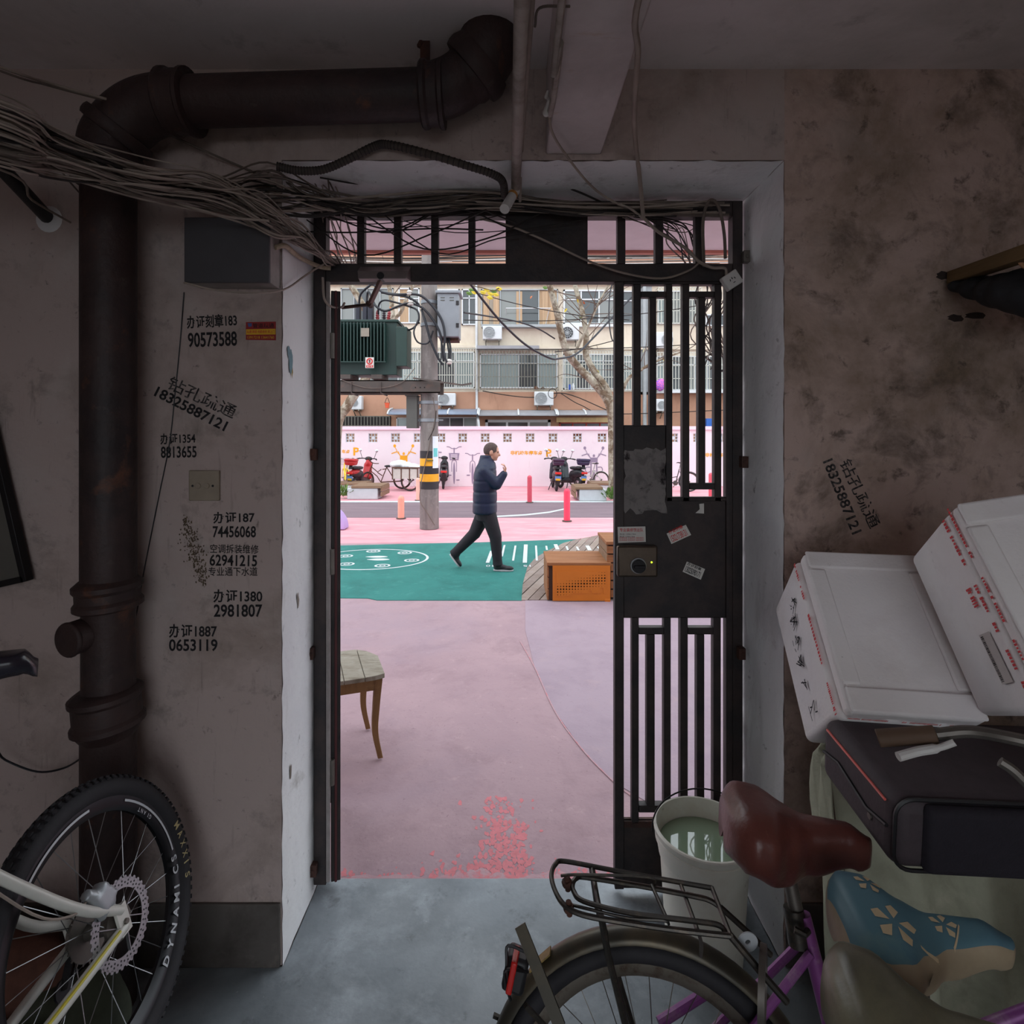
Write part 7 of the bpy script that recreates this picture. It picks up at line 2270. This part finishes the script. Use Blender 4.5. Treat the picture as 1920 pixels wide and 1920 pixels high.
MB().tube([A(1370, 1755, 1.085), A(1420, 1815, 1.07), A(1475, 1878, 1.06)], .007, 8).build('rack_stay', M['rack_metal'], bw)
MB().tube([A(1352, 1702, 1.18), A(1405, 1750, 1.17), A(1445, 1790, 1.165)], .006, 8).build('rack_stay', M['rack_metal'], bw)
MB().tube(crom([A(1310, 1750, 1.09), A(1315, 1770, 1.12), A(1314, 1792, 1.15)], 4), .004, 6).build('rack_hook', M['steel_dull'], bw)
for (px, py, Y) in ((1063, 1655, 1.2), (1066, 1702, 1.15)):
    MB().cyl(A(px, py - 12, Y), A(px + 2, py + 14, Y), .006, n=8).cyl(A(px - 1, py - 4, Y), A(px + 1, py + 4, Y), .011, n=8).build('rack_knob', M['rust'], bw)
MB().bar(A(975, 1735, 1.10), A(1050, 1925, 1.02), .022, .005, V((0, 1, 0))).build('mudguard_stay', M['mudguard'], bw)
MB().bar(Bl(-.02, -.05, .36), A(985, 1885, 1.08), .008, .008).bar(Bl(0, .05, .36), Bl(-.35, .02, .47), .008, .008).build('mudguard_stay', M['rack_metal'], bw)
rx = MB().obox(A(968, 1816, 1.12), (.045, .05, .062), Mb.to_3x3() @ Matrix.Rotation(.2, 3, 'Y')).build('reflector_case', M['black'], bw, bevel=.008)
MB().obox(A(962, 1818, 1.10), (.012, .052, .056), Mb.to_3x3() @ Matrix.Rotation(.2, 3, 'Y')).build('reflector', mat('reflector_red', (190, 34, 30), .25), rx, bevel=.003)
MB().tube(crom([A(986, 1785, 1.1), A(953, 1773, 1.1), A(950, 1800, 1.09), A(951, 1850, 1.08), A(957, 1875, 1.08)], 4), .003, 6).tube(crom([A(990, 1822, 1.1), A(950, 1818, 1.08), A(948, 1840, 1.08), A(955, 1868, 1.08)], 4), .003, 6).build('reflector_guard', M['dark_metal'], bw)
c = A(1402, 1766, 1.1)
MB().ring([(-.007, -.0015), (.007, -.0015), (.007, .0015), (-.007, .0015)], .0125, 20, Matrix.Translation(c) @ Matrix.Rotation(PI / 2, 4, 'X')).build('lock_washer', M['pale_concrete'], bw)
MB().ring([(-.006, -.006), (.006, -.006), (.006, .006), (-.006, .006)], .06, 28, Matrix.Translation(A(1430, 1850, 1.08)) @ Matrix.Rotation(1.1, 4, 'Z') @ Matrix.Rotation(PI / 2, 4, 'X')).build('ring_lock', M['steel_dull'], bw)
MB().cyl(A(1235, 1918, 1.22), A(1350, 1845, 1.26), .011, n=10).cyl(A(1346, 1848, 1.258), A(1360, 1840, 1.265), .015, n=10).build('kick_stand', M['purple'], bw)

# two more bicycles whose saddles show at the corner
def saddled(label, name, M3_, m_sad, col, L__, W__, yaw, under, base_shift=0.0):
    Ls = lambda x, y, z: M3_ @ V((x, y, z))
    r = thing(name, label, 'bicycle', (M3_.translation.x, M3_.translation.y, 0))
    zt_ = M3_.translation.z
    fl_ = M3_.translation.copy()
    s_ = saddle_mesh(M3_, L__, W__, .1, .06, isinstance(m_sad, list)).build('saddle', m_sad, r, smooth=70)
    Mg = Matrix.Translation((fl_.x, fl_.y, 0)) @ Matrix.Rotation(yaw, 4, 'Z') @ Matrix.Translation((-.27, 0, 0))
    B_ = lambda x, y, z: Mg @ V((x, y, z))
    MB().cyl(B_(.3, 0, .6), Ls(0, 0, -.06), .0145, n=12).build('seat_post', M['steel_dull'], r)
    wheel_parts(r, Mg @ Matrix.Translation((0, 0, .3)), .3, .042, M['rubber'], M['rim_old'], 'rear_wheel', 24)
    wheel_parts(r, Mg @ Matrix.Translation((.98, 0, .3)), .3, .042, M['rubber'], M['rim_old'], 'front_wheel', 24)
    f = MB().cyl(B_(.4, 0, .27), B_(.3, 0, .7), .016, n=10)
    f.tube([B_(.4, 0, .27), B_(.6, 0, .3), B_(.78, 0, .5), B_(.88, 0, .74)], .018, 10).cyl(B_(.89, 0, .68), B_(.86, 0, .84), .02, n=10)
    for s in (-1, 1):
        f.cyl(B_(0, s * .06, .3), B_(.4, s * .03, .27), .009, n=8).cyl(B_(0, s * .06, .3), B_(.31, s * .02, .64), .008, n=8)
        f.tube([B_(.89, s * .04, .68), B_(.98, s * .05, .3)], .011, 8)
    f.build('frame', mat('frame_paint', col, .4, .2, var=.2), r)
    MB().cyl(B_(.86, 0, .84), B_(.85, 0, .93), .012, n=8).tube(crom([B_(.76, .22, .96), B_(.86, .12, .95), B_(.85, 0, .93), B_(.86, -.12, .95), B_(.76, -.22, .96)], 5), .011, 8).build('handlebar', M['steel_dull'], r)
    return r, s_
M['saddle_blue'] = layered('saddle_blue', (92, 128, 140), [((70, 100, 124), 3, .45, .65, .7), ((120, 146, 140), 5, .55, .7, .6)], rough=.4, bump=.05)
MS2 = Matrix.Translation(A(1718, 1722, 1.0)) @ Matrix.Rotation(-.12, 4, 'Z') @ Matrix.Rotation(.0, 4, 'Y') @ Matrix.Rotation(.10, 4, 'X')
b2_, s2_ = saddled('bicycle with pale blue flower patterned saddle', 'bicycle', MS2, [M['saddle_blue'], mat('saddle_cream', (164, 146, 120), .5, var=.15, scale=10)], (110, 104, 96), .285, .215, -.15, True)
# cream side skirt with lettering and printed flowers
def surf2(x, y):
    """height of the saddle top at (x,y) by a ray from above, in its own frame"""
    o_ = MS2 @ V((x, y, .1))
    d_ = (MS2.to_3x3() @ V((0, 0, -1))).normalized()
    h, loc, nn, fi = s2_.ray_cast(o_, d_)
    return (loc - d_ * .0012) if h else None
fl_m = mat('flower_print', (206, 184, 148), .6, var=.08)
def printed(poly, nm):
    pts = [surf2(x, y) for x, y in poly]
    if all(p is not None for p in pts) and len(pts) > 2:
        c = sum(pts, V((0, 0, 0))) / len(pts)
        mid = surf2(sum(p[0] for p in poly) / len(poly), sum(p[1] for p in poly) / len(poly))
        MB().add(pts + [mid or c], [(i, (i + 1) % len(pts), len(pts)) for i in range(len(pts))]).build(nm, fl_m, s2_, smooth=None)
for (cx, cy, r_) in ((-.05, -.025, .036), (.045, .0, .022), (-.055, .055, .024)):
    for k in range(5):
        a = 2 * PI * k / 5
        printed([(cx + r_ * .2 * math.cos(a), cy + r_ * .2 * math.sin(a)), (cx + r_ * .8 * math.cos(a - .35), cy + r_ * .8 * math.sin(a - .35)), (cx + r_ * math.cos(a), cy + r_ * math.sin(a)), (cx + r_ * .8 * math.cos(a + .35), cy + r_ * .8 * math.sin(a + .35))], 'printed_petal')
for k in range(10):
    t0, t1 = k / 10, (k + 1) / 10
    f = lambda t: (-.02 + .09 * t, -.05 + .05 * t - .09 * t * (1 - t))
    (xa, ya), (xb, yb) = f(t0), f(t1)
    printed([(xa, ya - .002), (xb, yb - .002), (xb, yb + .002), (xa, ya + .002)], 'printed_stem')
for k, chx in enumerate('春日秋'):
    x = -.085 + .032 * k
    o_ = MS2 @ V((x, -.3, -.055))
    d_ = (MS2.to_3x3() @ V((0, 1, 0))).normalized()
    h, loc, nn, fi = s2_.ray_cast(o_, d_)
    if h:
        ux = MS2.to_3x3() @ V((1, 0, 0))
        ux = (ux - nn * ux.dot(nn)).normalized()
        text_on('saddle_lettering', chx, loc, ux, nn.cross(ux), .02, .022, M['ink'], s2_, .01, .002)
M['saddle_olive'] = layered('saddle_olive', (122, 118, 94), [((70, 66, 56), 4, .42, .62, .8), ((176, 170, 134), 5, .6, .75, .5)], rough=.35, bump=.1, bscale=40, spec=.6)
MS3 = Matrix.Translation(A(1755, 1905, .80)) @ Matrix.Rotation(-.2, 4, 'Z') @ Matrix.Rotation(.10, 4, 'Y') @ Matrix.Rotation(.10, 4, 'X')
saddled('bicycle with worn olive black saddle nearest the viewer', 'bicycle', MS3, M['saddle_olive'], (60, 58, 56), .29, .2, -.12, False)

# handlebar grip and lever poking out between suitcase and boxes
gh = thing('brake_handlebar', 'brown handlebar grip with brake lever under the foam boxes', 'handlebar', A(1700, 1395, 1.12))
MB().cyl(A(1645, 1384, 1.1), A(1755, 1377, 1.06), .0165, n=14).build('grip', mat('grip_brown', (92, 70, 54), .7, var=.2), gh, bevel=.002)
MB().tube(crom([A(1755, 1377, 1.06), A(1820, 1372, 1.04), A(1900, 1385, 1.0), A(1960, 1400, .98)], 5), .011, 10).build('tube', M['steel_dull'], gh)
MB().tube(crom([A(1684, 1419, 1.05), A(1720, 1409, 1.05), A(1760, 1402, 1.04), A(1790, 1392, 1.03)], 5), [.0085] * 10 + [.006] * 6, 10).build('lever', M['white_plastic'], gh)
MB().tube(crom([A(1875, 1428, .98), A(1900, 1445, .97), A(1930, 1475, .96)], 5), .009, 8).build('lever', M['steel_dull'], gh)

# ------------------------------------------------------------------ mountain bike, rear end in view
mt = thing('mountain_bike', 'white mountain bike with knobbly tyre and disc brake', 'bicycle', (-1.05, 1.2, .2))
Wc, wyaw, wlean = V((-1.054, 1.438, .531)), 1.562, .285
u = V((math.cos(wyaw), math.sin(wyaw), 0))
nn_ = V((-math.sin(wyaw), math.cos(wyaw), 0))
wv = V((0, 0, 1)) * math.cos(wlean) + nn_ * math.sin(wlean)
ax = u.cross(wv)                     # axle, towards the doorway side
Mm = Matrix((( -u.x, ax.x, wv.x, Wc.x), (-u.y, ax.y, wv.y, Wc.y), (-u.z, ax.z, wv.z, Wc.z), (0, 0, 0, 1)))
if Mm.to_3x3().determinant() < 0:
    ax = -ax
    Mm = Matrix((( -u.x, ax.x, wv.x, Wc.x), (-u.y, ax.y, wv.y, Wc.y), (-u.z, ax.z, wv.z, Wc.z), (0, 0, 0, 1)))
side = 1 if ax.x > 0 else -1         # local y sign of the side facing the doorway
Ml = lambda x, y, z: Mm @ V((x, y * side, z))     # x forward (towards the camera), y to the doorway side, z up; origin at the hub
M['rim_black'] = mat('rim_black', (24, 24, 28), .3, .3, var=.1)
tyre = wheel_parts(mt, Mm, .345, .056, M['rubber'], M['rim_black'], 'rear_wheel', 28, .03, 84, .028, .13, M['steel'], knobs=True)
def arc_text(s, a0, step, r0, h, y, m, nm, flip=1, bold=0.0, wide=None):
    """letters set round the wheel's side, radius r0, starting at angle a0 (degrees, from forward over the top)"""
    for k, chx in enumerate(s):
        if chx == ' ': continue
        a = math.radians(a0 + flip * step * k)
        up = V((math.cos(a), 0, math.sin(a))) * flip
        tn = V((-math.sin(a), 0, math.cos(a))) * flip
        O = V((r0 * math.cos(a), 0, r0 * math.sin(a)))
        w_ = (wide or h * .75)
        R3 = Mm.to_3x3()
        o_ = Mm @ V((O.x, y * side, O.z))
        ux, uy = R3 @ tn, R3 @ up
        n_ = ux.cross(uy)
        want = R3 @ V((0, side, 0))
        sgn = 1 if n_.dot(want) > 0 else -1
        text_on(nm, chx, o_, ux, uy, w_, h, m, tyre, bold, sgn * .0012, keep=True)
decal = mat('decal_white', (206, 208, 212), .5, var=.05)
arc_text('MAXXIS', 170, 5.6, .300, .022, .0280, mat('tyre_print', (196, 180, 130), .6), 'tyre_lettering', 1, .01)
arc_text('DYNAMICS', 240, 7.4, .290, .024, .0155, decal, 'rim_lettering', -1, .03, .030)
arc_text('GIANT', 152, 2.9, .272, .011, .0155, decal, 'rim_lettering', -1, .01)
mb = MB()
for a0, a1 in ((126, 182), (58, 100)):
    vs = []
    k = 14
    for i in range(k + 1):
        a = math.radians(a0 + (a1 - a0) * i / k)
        for r in (.278, .284):
            vs.append(Ml(r * math.cos(a), .0165, r * math.sin(a)))
    mb.add(vs, [(2 * i, 2 * i + 1, 2 * i + 3, 2 * i + 2) for i in range(k)])
mb.build('rim_stripe', decal, tyre, smooth=None)
# rotor with holes suggested by real arms
rt = MB()
Mr = Mm @ Matrix.Translation((0, side * .06, 0)) @ Matrix.Rotation(PI / 2, 4, 'X')
rt.ring([(-.011, -.001), (.011, -.001), (.011, .001), (-.011, .001)], .084, 48, Mr)
for k in range(6):
    a = k * PI / 3
    rt.bar(Mr @ V((.02 * math.cos(a), .02 * math.sin(a), 0)), Mr @ V((.076 * math.cos(a + .5), .076 * math.sin(a + .5), 0)), .002, .008, Mr.to_3x3() @ V((0, 0, 1)))
for k in range(36):
    a = k * PI / 18
    rt.cyl(Mr @ V((.095 * math.cos(a), .095 * math.sin(a), -.001)), Mr @ V((.095 * math.cos(a), .095 * math.sin(a), .001)), .005, n=8)
rto = rt.build('brake_rotor', M['steel'], mt)
hh = MB()
for k in range(48):
    a = k * PI / 24
    for r in ((.080, .088) if k % 2 else (.084,)):
        p = Mr @ V((r * math.cos(a), r * math.sin(a), 0))
        d = Mm.to_3x3() @ V((0, .0016, 0))
        hh.cyl(p - d, p + d, .0024, n=6)
hh.build('rotor_hole', M['black'], rto)
# cassette
cs_ = MB()
for k in range(6):
    r = .028 + .007 * k
    Mc = Mm @ Matrix.Translation((0, -side * (.052 - .005 * k), 0)) @ Matrix.Rotation(PI / 2, 4, 'X')
    cs_.lathe([(.0, -.001), (r, -.001), (r, .001), (.0, .001)], 24, Mc, close=False)
    for j in range(20):
        a = 2 * PI * j / 20
        cs_.obox(Mc @ V(((r + .002) * math.cos(a), (r + .002) * math.sin(a), 0)), (.006, .004, .002), Mc.to_3x3() @ Matrix.Rotation(a, 3, 'Z'))
cs_.build('cassette', M['steel_dull'], mt)
M['mtb_white'] = mat('mtb_white', (214, 212, 204), .35, .05, var=.08, scale=8)
M['mtb_yellow'] = mat('mtb_yellow', (206, 190, 60), .35, var=.1)
f = MB()
seat_c = Ml(.30, 0, .50)
for s in (-1, 1):
    f.tube(crom([Ml(.0, s * .068, .03), Ml(.10, s * .066, .12), Ml(.22, s * .045, .30), Ml(.31, s * .016, .47)], 5), .0115, 12)
    f.tube(crom([Ml(.0, s * .066, -.012), Ml(.14, s * .062, -.02), Ml(.30, s * .05, -.03), Ml(.43, s * .03, -.035)], 5), .0125, 12)
    f.obox(Ml(.002, s * .068, .008), (.035, .008, .07), Mm.to_3x3())
f.cyl(Ml(.43, 0, -.035), Ml(.28, 0, .56), .019, n=14)
f.cyl(Ml(.30, 0, .50), Ml(.86, 0, .60), .022, n=14)
f.cyl(Ml(.43, 0, -.03), Ml(.88, 0, .50), .026, n=14)
f.cyl(Ml(.90, 0, .45), Ml(.855, 0, .62), .024, n=14)
f.build('frame', M['mtb_white'], mt)
MB().tube(crom([Ml(.03, .0795, -.002), Ml(.14, .0755, -.008), Ml(.28, .064, -.018)], 5), .004, 6).build('frame_stripe', M['mtb_yellow'], mt)
fk = MB()
for s in (-1, 1):
    fk.cyl(Ml(.89, s * .06, .42), Ml(1.06, s * .06, 0), .018, n=10)
fk.build('fork', M['mtb_white'], mt)
wheel_parts(mt, Mm @ Matrix.Translation((1.06, 0, 0)), .345, .056, M['rubber'], M['rim_black'], 'front_wheel', 28, .03, 56, .02, .1, M['steel'])
MB().cyl(Ml(.855, 0, .62), Ml(.84, 0, .72), .016, n=10).cyl(Ml(.85, -.32, .72), Ml(.85, .32, .72), .013, n=10).build('handlebar', M['black'], mt)
MB().cyl(Ml(.285, 0, .54), Ml(.235, 0, .80), .0145, n=12).build('seat_post', M['black'], mt)
MB().lathe([(.0, -.003), (.08, -.003), (.08, .003), (.0, .003)], 28, Mm @ Matrix.Translation((.43, -side * .05, -.035)) @ Matrix.Rotation(PI / 2, 4, 'X'), close=False).bar(Ml(.43, -.07, -.035), Ml(.35, -.075, -.18), .014, .024).bar(Ml(.43, .07, -.035), Ml(.51, .075, .11), .014, .024).build('crank', M['dark_metal'], mt)
# calliper and hose
cl = MB().obox(Ml(.035, .062, .095), (.05, .036, .055), Mm.to_3x3() @ Matrix.Rotation(.5, 3, 'Y')).cyl(Ml(.06, .062, .12), Ml(.075, .062, .135), .014, n=10).caps(Ml(.02, .066, .07), Ml(.035, .066, .12), .014, .012).caps(Ml(.05, .066, .06), Ml(.065, .066, .11), .012, .011)
fused('brake_calliper', cl, mat('calliper_grey', (170, 174, 178), .4, .4, var=.1), mt, .006, 2)
MB().bar(Ml(.0, .068, .03), Ml(.05, .066, .08), .01, .02).build('calliper_mount', M['mtb_white'], mt)
MB().tube(crom([Ml(.07, .062, .12), Ml(.13, .07, .13), Ml(.2, .06, .2), Ml(.3, .03, .42)], 5), .003, 6).build('brake_hose', M['cable_light'], mt)
# derailleur and guard disc glimpsed on the far side
MB().bar(Ml(.0, -.075, -.02), Ml(.05, -.08, -.09), .012, .02).lathe([(.0, -.003), (.025, -.003), (.025, .003), (.0, .003)], 14, Mm @ Matrix.Translation((.05, -side * .08, -.09)) @ Matrix.Rotation(PI / 2, 4, 'X'), close=False).build('derailleur', M['dark_metal'], mt)
# saddle whose rear shows at the picture's edge
MS4 = Matrix.Translation(A(-70, 1245, 1.08)) @ Matrix.Rotation(math.radians(-140), 4, 'Z') @ Matrix.Rotation(-.05, 4, 'Y') @ Matrix.Rotation(.25, 4, 'X')
MB().cyl(Ml(.235, 0, .80), MS4 @ V((0, 0, -.05)), .0145, n=12).build('seat_post', M['black'], mt)
saddle_mesh(MS4, .25, .15, .05, .04).build('saddle', mat('saddle_gloss', (40, 36, 46), .25, var=.1), mt, smooth=70)

# reflectance of the painted and rendered surfaces outside
for key, f in (('pink_ground', .66), ('pink_far', .78), ('lilac_ground', .66), ('green_ground', .68), ('asphalt', .74), ('white_paint', .72), ('pink_wall', .86), ('block_white', .8), ('cream_wall', .78), ('brown_wall', .76), ('win_white', .76), ('win_grey', .76), ('deck', .74), ('deck_b', .74), ('concrete', .78), ('seat_wood', .78), ('pale_concrete', .78), ('bench_wood', .78), ('panel_orange', .82), ('bark', .8), ('red_paint_worn', .76), ('mural_orange', .85), ('mural_purple', .8), ('cabinet_grey', .78), ('trafo_green', .8), ('awning', .76), ('awning_grey', .76), ('jacket', .8), ('trousers', .8), ('skin', .92), ('chair_wood', .78), ('chair_seat', .78)):
    exterior(M[key], f)

# ------------------------------------------------------------------ end
bpy.data.scenes.remove(TMP)
for me in list(bpy.data.meshes):
    if me.users == 0:
        bpy.data.meshes.remove(me)
